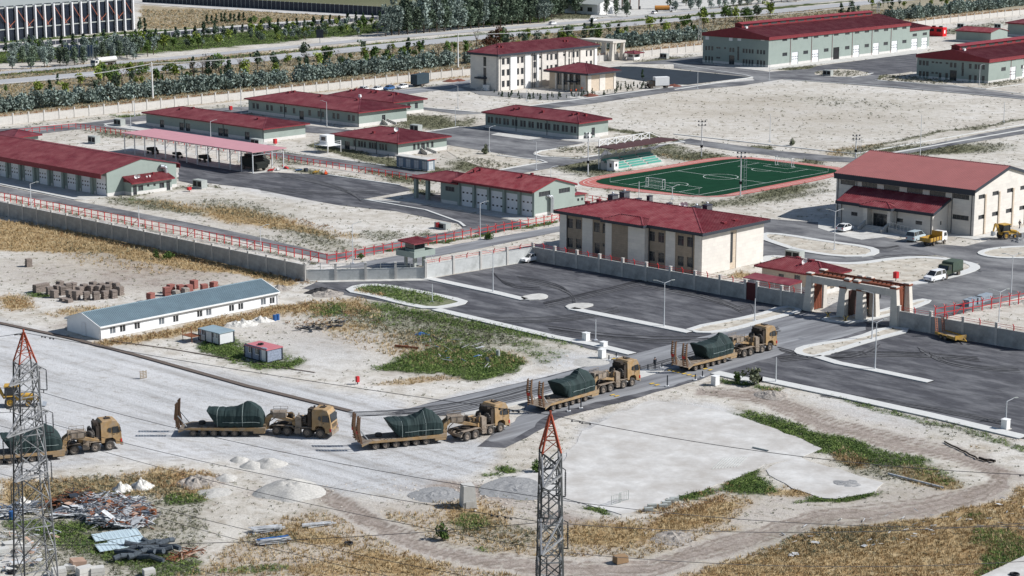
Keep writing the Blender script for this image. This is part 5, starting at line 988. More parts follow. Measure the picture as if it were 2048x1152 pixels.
# ------------------------------------------------------------ entrance gate
M_GST = mat('gate_stone', (.60, .565, .51), .85, var=.06, scale=1.5, brick=(1.2, .6, .01)); M_SLAT = mat('rust_slat', (.21, .065, .035), .7, var=.2, scale=2)
k = G(1618.7, 621.5); gate = thing('entrance_gate', 'monumental stone entrance gate with tapered piers and rusty slatted beams over the road', 'gate', k, PHI)
GL = -along(k, 1787.6, AV); DP = 3.6
def leg(x, y, sy, z=5.9, w0=1.5, w1=.95, d0=1.0, d1=.8, name='pier'):
 mb = MB(); mb.tap(x - d0 / 2, y - (w0 if sy < 0 else 0), 0, x + d0 / 2, y + (w0 if sy > 0 else 0), z, x - d1 / 2, y - (w1 if sy < 0 else 0), x + d1 / 2, y + (w1 if sy > 0 else 0)); mb.build(name, M_GST, gate)
 mb = MB(); yy = (y + w1 / 2) if sy > 0 else (y - w1 / 2); mb.box(x - .55, yy - .6, z, x + .55, yy + .6, z + .25); mb.build('pier_cap', M_SLAT, gate); mb = MB(); mb.box(x - .48, yy - .52, z + .25, x + .48, yy + .52, z + .4); mb.build('pier_cap', M_GST, gate)
for x in (0, DP):
 leg(x, -.5, 1); leg(x, -GL + .5, -1)
 mb = MB(); mb.box(x - .3, -GL, 4.7, x + .3, -.4, 5.85); mb.build('beam', M_GST, gate)
yc = [-along(k, q('C', xx, 0)[0], AV) for xx in (1085, 1200)]
for x in (0, DP):
 for yy in yc: leg(x, -yy, 1 if yy == yc[0] else -1, 4.69, 1.5, 1.1, 1.2, .9)
for yy in (yc[0], yc[1]): mb = MB(); mb.box(.6, -yy - .1, 0, DP - .6, -yy + .12, 4.2); mb.build('screen_panel', mat('dark_panel', (.05, .018, .015), .6), gate)
for y in (-.2, -GL + .2):
 for i in range(6): mb = MB(); xx = .55 + i * (DP - 1.1) / 6; mb.box(xx, y - .08, .1, xx + .28, y + .08, 5.6); mb.build('slat', M_SLAT, gate)
mb = MB(); mb.box(-.05, -.08, 0, .05, .08, 1)
for side in ((0, yc[0] - .3), (yc[1] + .3, GL)):
 n = int((side[1] - side[0]) / .75)
 for i in range(n): y = -(side[0] + (i + .5) * (side[1] - side[0]) / n); mb = MB(); mb.box(.35, y - .1, 5.62, DP - .35, y + .1, 5.86); mb.build('slat', M_SLAT, gate)
for x in (.42, DP - .42): mb = MB(); mb.box(x - .07, -GL + .4, 5.87, x + .07, -.4, 6.15); mb.build('top_rail', M_SLAT, gate)
for y in (-yc[0] - .2, -yc[1] + .2):
 for x in (0, DP): mb = MB(); mb.box(x - .5, y - .55, 5.86, x + .5, y + .55, 6.1); mb.build('pier_cap', M_SLAT, gate); mb = MB(); mb.box(x - .42, y - .47, 6.1, x + .42, y + .47, 6.35); mb.build('pier_cap', M_GST, gate)
for i, (p, lb_) in enumerate(((q('C', 900, 695), 'left yellow and black crossed road barrier on the pale island'), (q('C', 1080, 735), 'right yellow and black crossed road barrier on the pale island'))):
 mb = MB(); 
 for s_ in (-1, 1): mb.bar((-.4 * s_, 0, 0), (.4 * s_, 0, .95), .09); mb.bar((0, -.4 * s_, 0), (0, .4 * s_, .95), .09, m=1)
 tag(mb.build('road_barrier', [mat('yellow', (.62, .42, .04), .6), M_BLACK], None, G(*p)), lb_, 'barrier')
mb = MB(); mb.box(-.3, -.3, 0, .3, .3, 1.3); mb.box(-.05, -.05, 1.3, .05, .05, 1.4); tag(mb.build('cabinet', M_GREY, None, G(*q('C', 1012, 665))), 'small dark grey barrier cabinet left of the gate piers', 'cabinet')
# far second gate by the headquarters
t = thing('far_gate', 'pale stone rear gate with slanted piers behind the headquarters', 'gate', G(1222, 122), PHI)
for x, y in ((0, 0), (0, 4), (0, 9), (6, 0), (6, 4), (6, 9), (0, 14), (6, 14)): mb = MB(); mb.tap(x - .6, y - .8, 0, x + .6, y + .8, 6.5, x - .4, y - 1.2, x + .4, y + .2); mb.build('pier', M_GST, t)
mb = MB(); mb.box(-.6, -1.4, 6.5, 6.6, 15, 7.3); mb.build('beam', M_GST, t)
c = Bld('guard_box', 'tiny white guard box with wide maroon roof near the rear gate', 'guard box', G(1268, 121), 3.4, 3.4, 2.5, M_WHITE, plinth=.5); c.addw('R', 1.7, 1.6, 2.2, 1.0, 2); c.addw('L', 1.7, 1.6, 2.2, 1.0, 2); c.finish(); c.hip(.8, 1.2, .2, rib=0)
# ------------------------------------------------------------ watchtower
t = thing('watchtower', 'green watchtower with maroon roof and balcony behind the low wall', 'watchtower', G(829, 537), PHI)
for x, y in ((.1, .1), (2.4, .1), (.1, 2.3), (2.4, 2.3)): mb = MB(); mb.box(x, y, 0, x + .45, y + .45, 2.1); mb.build('column', M_GREY if x < 1 else M_GRN, t)
mb = MB(); mb.box(-1.0, -1.0, 2.1, 4.2, 3.7, 2.3); mb.build('platform', M_GRN, t)
mb = MB()
for a in ((-1, -1, 2.3, 4.2, -.85, 3.15), (-1, 3.55, 2.3, 4.2, 3.7, 3.15), (-1, -.85, 2.3, -.85, 3.55, 3.15), (4.05, -.85, 2.3, 4.2, 3.55, 3.15)): mb.box(a[0], a[1], a[2], a[3], a[4], a[5])
mb.build('parapet', M_GRN, t); mb = MB(); mb.box(.2, .2, 2.3, 2.8, 2.6, 3.35); mb.box(.2, .2, 4.15, 2.8, 2.6, 4.4)
for x, y in ((.2, .2), (2.65, .2), (.2, 2.45), (2.65, 2.45)): mb.box(x, y, 3.35, x + .15, y + .15, 4.15)
mb.build('cabin', M_GRN, t); mb = MB(); mb.box(.25, .25, 3.35, 2.75, 2.55, 4.15); mb.build('window_glass', M_GL, t)
mb = MB(); mb.hexa([(-.8, -.8, 4.4), (3.9, -.8, 4.4), (3.9, 3.4, 4.6), (-.8, 3.4, 4.6), (-.8, -.8, 4.55), (3.9, -.8, 4.55), (3.9, 3.4, 4.9), (-.8, 3.4, 4.9)])
for i in range(11): mb.bar((-.8 + i * .47, -.8, 4.58), (-.8 + i * .47, 3.4, 4.93), .06)
mb.build('roof', M_ROOF2, t); mb = MB()
for s_ in (0, .6): mb.bar((3.2 + s_, -1.4, 0), (3.2 + s_, -.9, 2.3), .06)
for i in range(7): mb.bar((3.2, -1.4 + i * .07, .3 + i * .3), (3.8, -1.4 + i * .07, .3 + i * .3), .04)
mb.build('ladder', M_MET, t)
# ------------------------------------------------------------ car port with vehicles
K = G(506, 347); la, lb = along(K, 250, AV), along(K, 567, BV); hc = zat(K, 305); t = thing('vehicle_canopy', 'long open vehicle canopy with faded pink roof on slim steel columns', 'canopy', K, PHI)
mb = MB(); mb.box(-.6, -.6, hc, lb + .6, la + .6, hc + .18); mb.build('roof', mat('pink_sheet', (.50, .25, .275), .6, var=.06, scale=.4), t)
cb = MB(); cb.box(-.1, -.1, 0, .1, .1, hc - .1); cm = cb.mesh('column', M_POLE); n = 12
for i in range(n + 1):
 for x in (0, lb): obj('column', cm, t, (x, la * i / n, 0))
mb = MB()
for i in range(n + 1):
 y = la * i / n; mb.bar((0, y, hc - .12), (lb, y, hc - .12), .12); mb.bar((0, y, hc - .7), (lb, y, hc - .7), .08)
 for j in range(6): mb.bar((lb * j / 6, y, hc - (.12 if j % 2 else .7)), (lb * (j + 1) / 6, y, hc - (.7 if j % 2 else .12)), .06)
 if i < n and i % 2 == 0: mb.bar((lb, y, hc - .8), (lb, y + la / n, .4), .1)
for x in (0, lb): mb.bar((x, 0, hc - .12), (x, la, hc - .12), .14)
tag(mb.build('truss', M_POLE, t), kind='stuff')
CANOPY = (K, la, lb)
# ------------------------------------------------------------ sports ground
M_TRK = mat('red_track', (.42, .13, .11), .9, var=.06, scale=.5); M_TURF = mat('artificial_turf', (.010, .044, .024), 1, var=.15, scale=.4, spec=.03); M_LINE = mat('white_line', (.62, .66, .62), .8)
trk = qs('o', -80, 400, 60, 360, 560, 290, 900, 225, 1150, 207, 1400, 225, 1930, 290, 2040, 310, 2000, 350, 1700, 420, 1180, 515, 980, 532, 700, 520, 300, 480, 0, 450, -90, 430)
sheet('running_track', trk, .030, M_TRK, 2)
tf = qs('o', 30, 405, 120, 378, 600, 305, 1000, 240, 1160, 225, 1330, 232, 1880, 300, 1960, 320, 1900, 345, 1200, 480, 1040, 515, 880, 525, 500, 480, 100, 430)
sheet('football_pitch', tf, .045, M_TURF, 1)
for f_ in (.3, .6): band('track_line', [tuple(Vector(a).lerp(Vector(b), f_)) for a, b in zip(chaikin([Vector((*p, 0)) for p in trk], 2), chaikin([Vector((*p, 0)) for p in trk], 2))] if 0 else [(p[0] + (q_[0] - p[0]) * f_, p[1] + (q_[1] - p[1]) * f_) for p, q_ in zip(trk[:16:1], [min(tf, key=lambda t_, p=p: (t_[0] - p[0]) ** 2 + 9 * (t_[1] - p[1]) ** 2) for p in trk])], .12, .036, M_LINE, .004, 2, True)
O_ = G(1398, 390); Wd, Ln = 26.2, 47.0
v0 = G(1656, 344) - O_; bu = v0.normalized(); au = Vector((-bu.y, bu.x, 0)); Ln = v0.length
v1 = G(1220, 364) - O_; Wd = v1.dot(au)
def fl(x, y): p = O_ + bu * x + au * y; return (p.x, p.y)
for nm_, pts in (('line', [(0, 0), (Ln, 0), (Ln, Wd), (0, Wd), (0, 0)]), ('line', [(Ln / 2, 0), (Ln / 2, Wd)]), ('line', [(0, Wd * .22), (8, Wd * .22), (8, Wd * .78), (0, Wd * .78)]), ('line', [(Ln, Wd * .22), (Ln - 8, Wd * .22), (Ln - 8, Wd * .78), (Ln, Wd * .78)]), ('line', [(0, Wd * .36), (3, Wd * .36), (3, Wd * .64), (0, Wd * .64)]), ('line', [(Ln, Wd * .36), (Ln - 3, Wd * .36), (Ln - 3, Wd * .64), (Ln, Wd * .64)]),
 ('c', [(Ln / 2 + 4 * math.cos(a * .3142), Wd / 2 + 4 * math.sin(a * .3142)) for a in range(21)]), ('c', [(8 + 2.5 * math.sin(a * .3142), Wd / 2 + 2.5 * math.cos(a * .3142)) for a in range(11)]), ('c', [(Ln - 8 - 2.5 * math.sin(a * .3142), Wd / 2 + 2.5 * math.cos(a * .3142)) for a in range(11)])):
 band('pitch_line', [fl(*p) for p in pts], .14, .05, M_LINE, .004, world=True)
def goal(p, ang, label):
 mb = MB(); w_, h_, d_ = 4.8, 2.1, 1.4
 for y in (-w_ / 2, w_ / 2):
  mb.cyl((0, y, 0), (0, y, h_), .07, 6); mb.cyl((-d_ * .6, y, 0), (-d_ * .6, y, h_), .05, 6); mb.bar((0, y, h_), (-d_ * .6, y, h_), .06); mb.bar((0, y, .05), (-d_, y, .05), .06)
 mb.cyl((0, -w_ / 2, h_), (0, w_ / 2, h_), .07, 6); t = thing('football_goal', label, 'goal', p, ang); mb.build('goal_frame', M_WHITE, t)
 mb = MB()
 for i in range(13): y = -w_ / 2 + w_ * i / 12; mb.bar((-d_ * .6, y, 0), (-d_ * .6, y, h_), .015)
 for i in range(6): z = h_ * i / 6; mb.bar((-d_ * .6, -w_ / 2, z), (-d_ * .6, w_ / 2, z), .015)
 mb.build('net', M_WHITE, t)
yaw = math.atan2(bu.y, bu.x)
p = O_ + au * Wd * .5; goal(p + bu * 1.0, yaw, 'white football goal at the near end of the green pitch'); goal(p + bu * Ln, yaw + math.pi, 'white football goal at the far end of the green pitch')
for x, y, s_ in ((0, 0, 'near right'), (Ln, 0, 'far right'), (0, Wd, 'near left'), (Ln, Wd, 'far left')):
 mb = MB(); mb.cyl((0, 0, 0), (0, 0, 1.5), .03, 5); tag(mb.build('corner_flag', M_WHITE, None, O_ + bu * x + au * y), 'thin white corner post, %s corner of the green pitch' % s_, 'corner flag')
t = thing('bleachers', 'covered bleachers with teal seats and white X trusses on the brown roof', 'grandstand', G(1236, 344), PHI); Lb_ = along(G(1236, 344), 1336, BV)
M_TEAL = mat('teal_seat', (.10, .34, .28), .6, var=.1); M_BRN = mat('brown_deck', (.07, .03, .03), .7)
for i in range(5): mb = MB(); mb.box(0, 1 + i * .85, 0, Lb_, 1 + (i + 1) * .85 - .01, .45 + i * .42); mb.build('step', M_CON, t)
mb = MB(); mb.box(-.18, -.18, 0, .18, .18, .08); mb.box(-.18, .12, .08, .18, .18, .4); sm = mb.mesh('seat', M_TEAL); ns = 46
for i in range(5):
 for j in range(ns):
  if j in (15, 16, 31, 32): continue
  obj('seat', sm, t, (.5 + j * (Lb_ - 1) / ns, 1.45 + i * .85, .45 + i * .42))
mb = MB(); mb.box(-.6, .6, 5.2, Lb_ + 4.5, 6.6, 5.4); mb.build('roof', M_BRN, t)
mb = MB(); mb.box(0, 5.3, 0, Lb_, 5.5, 3.3); mb.build('back_wall', M_GREY, t)
for j in range(7):
 x = Lb_ * j / 6; mb = MB(); mb.bar((x, 5.9, 0), (x, 5.9, 7.0), .2); mb.bar((x, 5.9, 2.5), (x, 2.0, 5.2), .12); mb.build('column', M_WHITE, t)
 if j < 6: mb = MB(); x1 = Lb_ * (j + 1) / 6; mb.bar((x, 5.9, 5.5), (x1, 5.9, 7), .14); mb.bar((x, 5.9, 7), (x1, 5.9, 5.5), .14); mb.bar((x, 5.9, 7), (x1, 5.9, 7), .14); mb.build('truss', M_WHITE, t)
mb = MB(); mb.bar((Lb_, 5.9, 7), (Lb_ + 4, 5.9, 5.5), .12); mb.build('brace', M_WHITE, t)
c = Bld('kiosk', 'small white kiosk with dark window in front of the bleachers', 'kiosk', G(1228, 343), 2.2, 1.6, 2.4, M_WHITE, plinth=0); c.addw('L', 1.1, 1.3, .7, 1, 0); c.addw('R', .8, 1.4, .6, .7, 0); c.finish(); c.box('roof', -.15, -.15, 2.41, 1.75, 2.35, 2.55, M_GREY)
# ------------------------------------------------------------ transformer kiosk and cabinets
K = (855.3, 343); la, lb, hh = dims(K, 793, 869.3, 320.7); b = Bld('transformer_station', 'blue grey transformer station with pale double doors by the red fence', 'transformer station', K, la, lb, hh, mat('blue_grey', (.16, .21, .27), .7), plinth=.2)
for f_ in (.1, .36, .62, .86): b.addw('L', la * f_, hh * .5, 1.5, hh * .78, 1, M_GREY, mat('pale_steel', (.50, .53, .55), .6), 'door', .06)
b.addw('R', lb * .5, hh * .5, 1.5, hh * .78, 1, M_GREY, MATS['pale_steel'], 'door', .06); b.finish(); b.box('roof', -.3, -.3, hh + .002, lb + .3, la + .3, hh + .2, M_CON); b.box('red_edge', -.32, -.33, hh + .02, lb + .3, -.302, hh + .14, M_REDP)
def genbox(p, label, sz=(3.2, 1.6, 1.9), m=None, rot=PHI, vent=True):
 t = thing('generator', label, 'generator', G(*p), rot); mb = MB(); mb.box(-sz[1] / 2, -sz[0] / 2, .15, sz[1] / 2, sz[0] / 2, sz[2]); mb.build('housing', m or M_GREY, t)
 mb = MB(); mb.box(-sz[1] / 2 - .05, -sz[0] / 2 - .05, 0, sz[1] / 2 + .05, sz[0] / 2 + .05, .15); mb.build('base', M_CON, t)
 for s_ in (-1, 1):
  mb = MB(); mb.box(-sz[1] / 2 - .02, s_ * sz[0] * .24 - sz[0] * .2, .5, -sz[1] / 2 - .002, s_ * sz[0] * .24 + sz[0] * .2, sz[2] * .85); mb.build('vent', M_BLACK, t)
for p, lb_ in ((q('v', 705, 412), 'grey green ventilated cabinet behind the guard house roof'), (q('g', 585, 345), 'dark vented cabinet at the end of the canopy, beside the blank end wall'), (q('f', 1225, 135), 'dark vented cabinet in the shrubs at the far road bend'), (q('f', 965, 315), 'grey vented cabinet behind the long garage roof'), (q('q', 1170, 1100), 'grey vented cabinet beside the red barrel right of the lean-to office'), (q('h', 165, 195), 'grey vented cabinet above the short office roof'), (q('e', 40, 775), 'dark vented cabinet on the grassy island before the workshops'), (q('d', 660, 598), 'pale vented cabinet near the tiny guard box'), (q('e', 1405, 285), 'dark vented cabinet behind the small depot, left'), (q('e', 1785, 288), 'dark vented cabinet behind the small depot, right')): genbox(p, lb_)
t = thing('red_container', 'bright red container with dark windows and white marks beside the workshop end', 'container', G(*q('e', 1215, 375)), PHI); mb = MB(); mb.box(0, 0, 0, 3.0, 7.5, 3.7); mb.build('body', mat('bright_red', (.62, .012, .018), .4), t)
for y in (.8, 4.3): mb = MB(); mb.box(-.04, y, 1.9, -.003, y + 2.2, 3.1); mb.build('window', M_BLACK, t)
mb = MB(); mb.box(1, -.04, 1.2, 1.9, -.003, 2.6); mb.build('sign', M_WHITE, t)
for y in (2, 5.3): mb = MB(); mb.cyl((1.5, y, 3.7), (1.5, y, 4.2), .8, 10); mb.build('roof_fan', M_BLACK, t)
for p, lb_, h_ in ((q('f', 1938, 808), 'red barrel on the gravel right of the lean-to office', .95), (q('g', 770, 330), 'red upright panel beside the blank store wall', 1.5), (q('b', 315, 1135), 'red cabinet at the far road, left', 1.4), (q('v', 1297, 535), 'bright red sign board on the sandy island behind the gate', 1.7), (q('u', 575, 225), 'red and black cabinet by the road bend below the garage', 1.2), (q('u', 103, 1135), 'small red box post at the edge of the concrete yard', 1.1)):
 k_ = .55 if 'edge of the concrete' in lb_ else 1; mb = MB(); mb.box(-.4 * k_, -.35 * k_, .3 if h_ < 1.6 else .6, .4 * k_, .35 * k_, h_); mb.box(-.06, -.06, 0, .06, .06, .6 if h_ > 1.6 else .3, 1); tag(mb.build('red_cabinet', [M_REDP, M_DK], None, G(*p), PHI), lb_, 'cabinet')
mb = MB(); mb.box(-.7, -1.6, 0, .7, 1.6, 1.2); mb.box(-.72, -.9, .2, -.701, .9, 1.0, 1); tag(mb.build('equipment_cabinet', [M_GREY, M_BLACK], None, G(*q('u', 600, 225)), PHI), 'low cabinet with dark front beside the red one near the road bend', 'cabinet')
for p, lb_ in ((q('z', 520, 165), 'white cabinet on the kerb beside the short pole'), (q('z', 645, 298), 'white cabinet on rubble beside the barrier, left of the convoy'), (q('z', 1537, 512), 'white cabinet right of the barrier beside green shrub'), (q('z', 658, 210), 'low white cabinet on the kerb near the barrier'), (q('y', 1938, 293), 'white cabinet in weeds at the far right')):
 mb = MB(); hh = 1.25 if 'low' not in lb_ else .7; mb.box(-.45, -.4, .1, .45, .4, hh); mb.box(-.5, -.45, hh, .5, .45, hh + .08); mb.box(-.6, -.55, 0, .6, .55, .1, 1); tag(mb.build('electric_cabinet', [M_WHITE, M_CON], None, G(*p), PHI), lb_, 'cabinet')
for i, p in enumerate(((1385, 655), (1440, 635), (1495, 625), (1560, 600), (1610, 585))):
 mb = MB(); n = 2 if i == 2 else 1
 for kx in range(n):
  for kz in range(2): mb.box(-.65 + kx * .7, -.6, kz * .55, .0 + kx * .7 - .03, .6, kz * .55 + .52); mb.box(-.0 + kx * .7, -.6, kz * .55, .65 + kx * .7, .6, kz * .55 + .52)
 tag(mb.build('block_stack', mat('blue_grey_block', (.28, .33, .38), .9, var=.1, brick=(.4, .2, .02)), None, G(*q('k', *p)), PHI), ['first and leftmost', 'second', 'third and tallest', 'fourth', 'fifth and rightmost'][i] + ' pallet of blue grey blocks on the right verge', 'block stack', 'pallets of concrete blocks')
# stone block, gate posts at the barrier
mb = MB(); mb.tap(-.8, -.9, 0, .8, .9, 2.5, -.65, -.7, .6, .75); mb.box(-.5, -.95, 0, .5, -.9, .8); tag(mb.build('concrete_block', M_CON, None, G(936, 1012), .3), 'tall white concrete block standing alone in the dirt, lower centre', 'concrete block')
for i, (p, h_) in enumerate(((q('z', 1160, 525), 1.6), (q('z', 385, 722), 1.3), (q('z', 480, 698), 1.5), (q('z', 1007, 398), .9), (q('z', 1117, 378), .7), (q('z', 700, 320), .8), (q('z', 758, 297), .8), (q('z', 1380, 475), .9), (q('z', 1437, 450), .9))):
 mb = MB(); mb.cyl((0, 0, 0), (0, 0, h_), .09, 7); mb.box(-.25, -.25, 0, .25, .25, .15, 1); tag(mb.build('barrier_post', [M_DK, M_WHITE], None, G(*p)), ['dark post on white foot at the lower road edge, rightmost', 'dark post on white foot beside the rear trailer wheels of the fourth convoy truck', 'thick dark post on the road edge before the fourth convoy truck', 'short post left of the standing guard', 'short post right of the standing guard', 'short post at the left end of the barrier line', 'short post behind the left barrier end', 'short post at the right end of the yellow markings', 'short post by the cabinet right of the barrier'][i], 'post')
mb = MB(); mb.cyl((0, 0, .05), (0, 0, .9), .22, 10, r2=.05); mb.box(-.3, -.3, 0, .3, .3, .05); tag(mb.build('traffic_cone', mat('orange', (.6, .08, .02), .5), None, G(*q('z', 240, 785))), 'orange traffic cone at the road edge behind the right pylon tip', 'traffic cone')
# ------------------------------------------------------------ glass hall top left
M_FIN = mat('white_fin', (.66, .655, .67), .6); M_DG = mat('dark_glazing', (.016, .022, .036), .25, var=.5, scale=.2, spec=.5); M_OR = mat('orange_brace', (.50, .17, .10), .6)
A_, B_ = G(0, 84.5), G(272, 60); d = (B_ - A_).normalized(); L_ = (B_ - A_).length; h_ = zat(B_, -2); n_in = Vector((-d.y, d.x, 0)); ext = 14 * L_ / 272
t = thing('glass_hall', 'large dark glazed hall with white fins and orange V braces, top left corner', 'building', A_ - d * ext * 2, math.atan2(d.y, d.x)); X0 = ext * 2; sp = L_ / 15.1; XL = X0 + L_ - .5
mb = MB(); mb.box(0, 1.3, 0, XL, 40, h_ - .2); mb.build('wall', M_DG, t)
mb = MB(); mb.box(0, 1.2, h_ - .2, XL + .5, 41, h_ + .4); mb.build('roof', M_GREY, t)
nn = int(XL / sp)
fm_ = MB(); fm_.box(-.34, 0, 0, .34, 1.1, h_ + .6); fm = fm_.mesh('fin', M_FIN); i = 0; x = XL - .4
gm_ = MB()
for a_ in range(3):
 for r_ in range(6): gm_.box(a_ * (sp - 1) / 3 + .06, 0, 1.2 + r_ * 2.2, (a_ + 1) * (sp - 1) / 3 - .06, .06, 3.2 + r_ * 2.2)
gm = gm_.mesh('pane', M_DG)
while x > 0:
 obj('fin', fm, t, (x, 0, 0))
 if x > sp:
  obj('pane', gm, t, (x - sp + .5, 1.22, 0)); mb = MB(); mb.box(x - sp + .5, 1.0, 4.6, x - .5, 1.2, 5.0); mb.build('ledge', M_GREY, t)
  mb = MB(); a_, c__ = (x - .45, x - sp + .45) if i % 2 else (x - sp + .45, x - .45); mb.bar((a_, 0.5, h_ - .5 if i % 2 == 0 else h_ * .62), (c__, 0.5, h_ * .55 if i % 2 == 0 else 5.2), .14); 
  if i % 2: mb.bar(((a_ + c__) / 2 - .3, 0.5, 5.2), (c__, 0.5, h_ * .6), .14)
  mb.build('brace', M_OR, t)
 x -= sp; i += 1
# billboard, petrol station
t = thing('billboard', 'blue grey back of a large billboard on lattice legs among the olive trees', 'billboard', G(*q('a', 660, 640)), 0); p1 = G(*q('a', 660, 640)); s1 = 4.0
hb = zat(p1, 108); mb = MB(); mb.box(0, 0, hb - 1, 10.5, .4, hb + 3.2); 
mb.build('panel', mat('billboard_back', (.07, .11, .17), .6, var=.2), t)
for i in range(11): mb = MB(); mb.bar((i * 1.05, -.1, hb - 1), (i * 1.05, -.1, hb + 3.2), .12); mb.build('rib', M_GREY, t)
for x in (0, 10.2): mb = MB(); mb.bar((x, 0, 0), (x, 0, hb), .25); mb.bar((x - .8, 0, 0), (x - .8, 0, hb), .2); [mb.bar((x, 0, z * 1.2), (x - .8, 0, z * 1.2 + 1.2), .12) for z in range(int(hb / 1.2))]; mb.build('leg', M_MET, t)
t = thing('billboard', 'small dark square billboard beside the highway, upper centre', 'billboard', G(*q('b', 1228, 445)), 0); hb = zat(G(*q('b', 1228, 445)), 76); mb = MB(); mb.box(-1.4, 0, hb, 1.4, .3, hb + 3.4); mb.build('panel', M_DK, t); mb = MB(); mb.bar((0, .1, 0), (0, .1, hb), .25); mb.build('post', M_MET, t)
t = thing('road_sign', 'grey back of a road sign beside the highway above the headquarters', 'sign', G(*q('c', 1932, 335)), 0); mb = MB(); mb.box(-1.8, 0, 2, 1.8, .15, 4); mb.build('panel', M_GREY, t); mb = MB(); mb.bar((0, .2, 0), (0, .2, 2), .2); mb.build('post', M_MET, t)
t = thing('petrol_station', 'petrol station canopy on pillars at the top edge, right of centre', 'petrol station', G(*q('d', 120, 100)), .15)
s_ = 5.2; mb = MB(); mb.box(0, -2, 5, 17, 9, 6.0); mb.build('canopy_roof', mat('canopy_grey', (.26, .30, .37), .5), t); mb = MB(); mb.box(10.5, -2.06, 5, 17.05, -2.01, 6.0); mb.build('fascia', mat('dark_maroon', (.08, .02, .03), .5), t)
for x in (5, 9, 13.5): mb = MB(); mb.box(x, 0, 0, x + .5, .5, 5); mb.build('pillar', M_RUST, t)
for x in (5.2, 9.2, 13.7): mb = MB(); mb.box(x - .2, -1.2, 0, x + .6, -.6, 1.7); mb.build('fuel_pump', M_DK, t)
c = Bld('service_building', 'white low service building with pale roof left of the petrol station', 'building', G(1195, 30), 22, 14, 5, M_WHITE, plinth=0); c.addw('L', 5, 2.4, 3, 2); c.addw('L', 11, 2.4, 3, 2); c.finish('a', 2.0); c.gableroof('a', 2.0, .6, .3, .3, M_GREY, M_WHITE, 0)
c = Bld('service_building', 'white and ochre striped building behind the poplars at the top edge', 'building', G(1112, 17), 14, 10, 9, M_WHITE, plinth=0); c.addw('L', 4, 6, 3, 1.5); c.addw('L', 9, 6, 3, 1.5); c.finish(); c.box('ochre_band', -.1, -.1, 6.9, 10.1, 14.1, 7.6, mat('ochre', (.5, .3, .12))); c.box('roof', -.4, -.4, 9.01, 10.4, 14.4, 9.4, M_GREY)
# ------------------------------------------------------------ masts along the far side
MASTS = []
def mast(base, ytop, label, lattice=False):
 p = G(*base); h = zat(p, ytop); t = thing('power_pole', label, 'power pole', p)
 mb = MB()
 if lattice:
  for x, y in ((-.6, -.6), (.6, -.6), (.6, .6), (-.6, .6)): mb.bar((x, y, 0), (x * .5, y * .5, h), .14)
  for i in range(int(h / 1.6)): f_ = 1 - i * 1.6 / h * .5; z = i * 1.6; mb.bar((-.6 * f_, -.6 * f_, z), (.6 * f_, -.6 * f_, z + 1.5), .09); mb.bar((-.6 * f_, .6 * f_, z), (-.6 * f_, -.6 * f_, z + 1.5), .09); mb.bar((-.6 * f_, -.6 * f_, z), (.6 * f_, -.6 * f_, z), .09)
 else: mb.cyl((0, 0, 0), (0, 0, h), .28, 8, r2=.16)
 mb.build('pole', M_WHITE, t); mb = MB(); mb.bar((0, -1.3, h - .9), (0, 1.3, h - .9), .14)
 mb.build('crossarm', M_GREY, t)
 for y in (-1.2, 0, 1.2): mb = MB(); mb.cyl((0, y, h - .85), (0, y, h - .45), .09, 6); mb.build('insulator', M_RUST, t)
 MASTS.append(p + Vector((0, 0, h - .5)))
mast(q('a', 1565, 1005), 124, 'white concrete power pole at the far wall, left'); mast(q('c', 595, 685), 66, 'white concrete power pole at the far wall left of the headquarters')
mast((1399.6, 84), 33, 'white lattice power pole between headquarters and largest workshop', True); mast((1756, 26), 3, 'white lattice power pole behind the largest workshop roof', True)
PW = [G(-120, 250) + Vector((0, 0, MASTS[0].z))] + MASTS + [G(2200, -10) + Vector((0, 0, 11))]
for i, (a, b) in enumerate(zip(PW[:-1], PW[1:])):
 mb = MB()
 for o in (-1.2, 0, 1.2):
  pts = [a.lerp(b, k / 10) + Vector((0, o, -1.4 * 4 * (k / 10) * (1 - k / 10))) for k in range(11)]; mb.path(pts, .035, 3)
 tag(mb.build('power_line', mat('pale_wire', (.5, .5, .5), .5)), 'three thin pale wires of the far pole line, span %s' % ('running off left', 'between the two concrete poles', 'passing behind the headquarters roof', 'behind the largest workshop', 'running off right')[i], 'power line', 'wires of the far pole line')
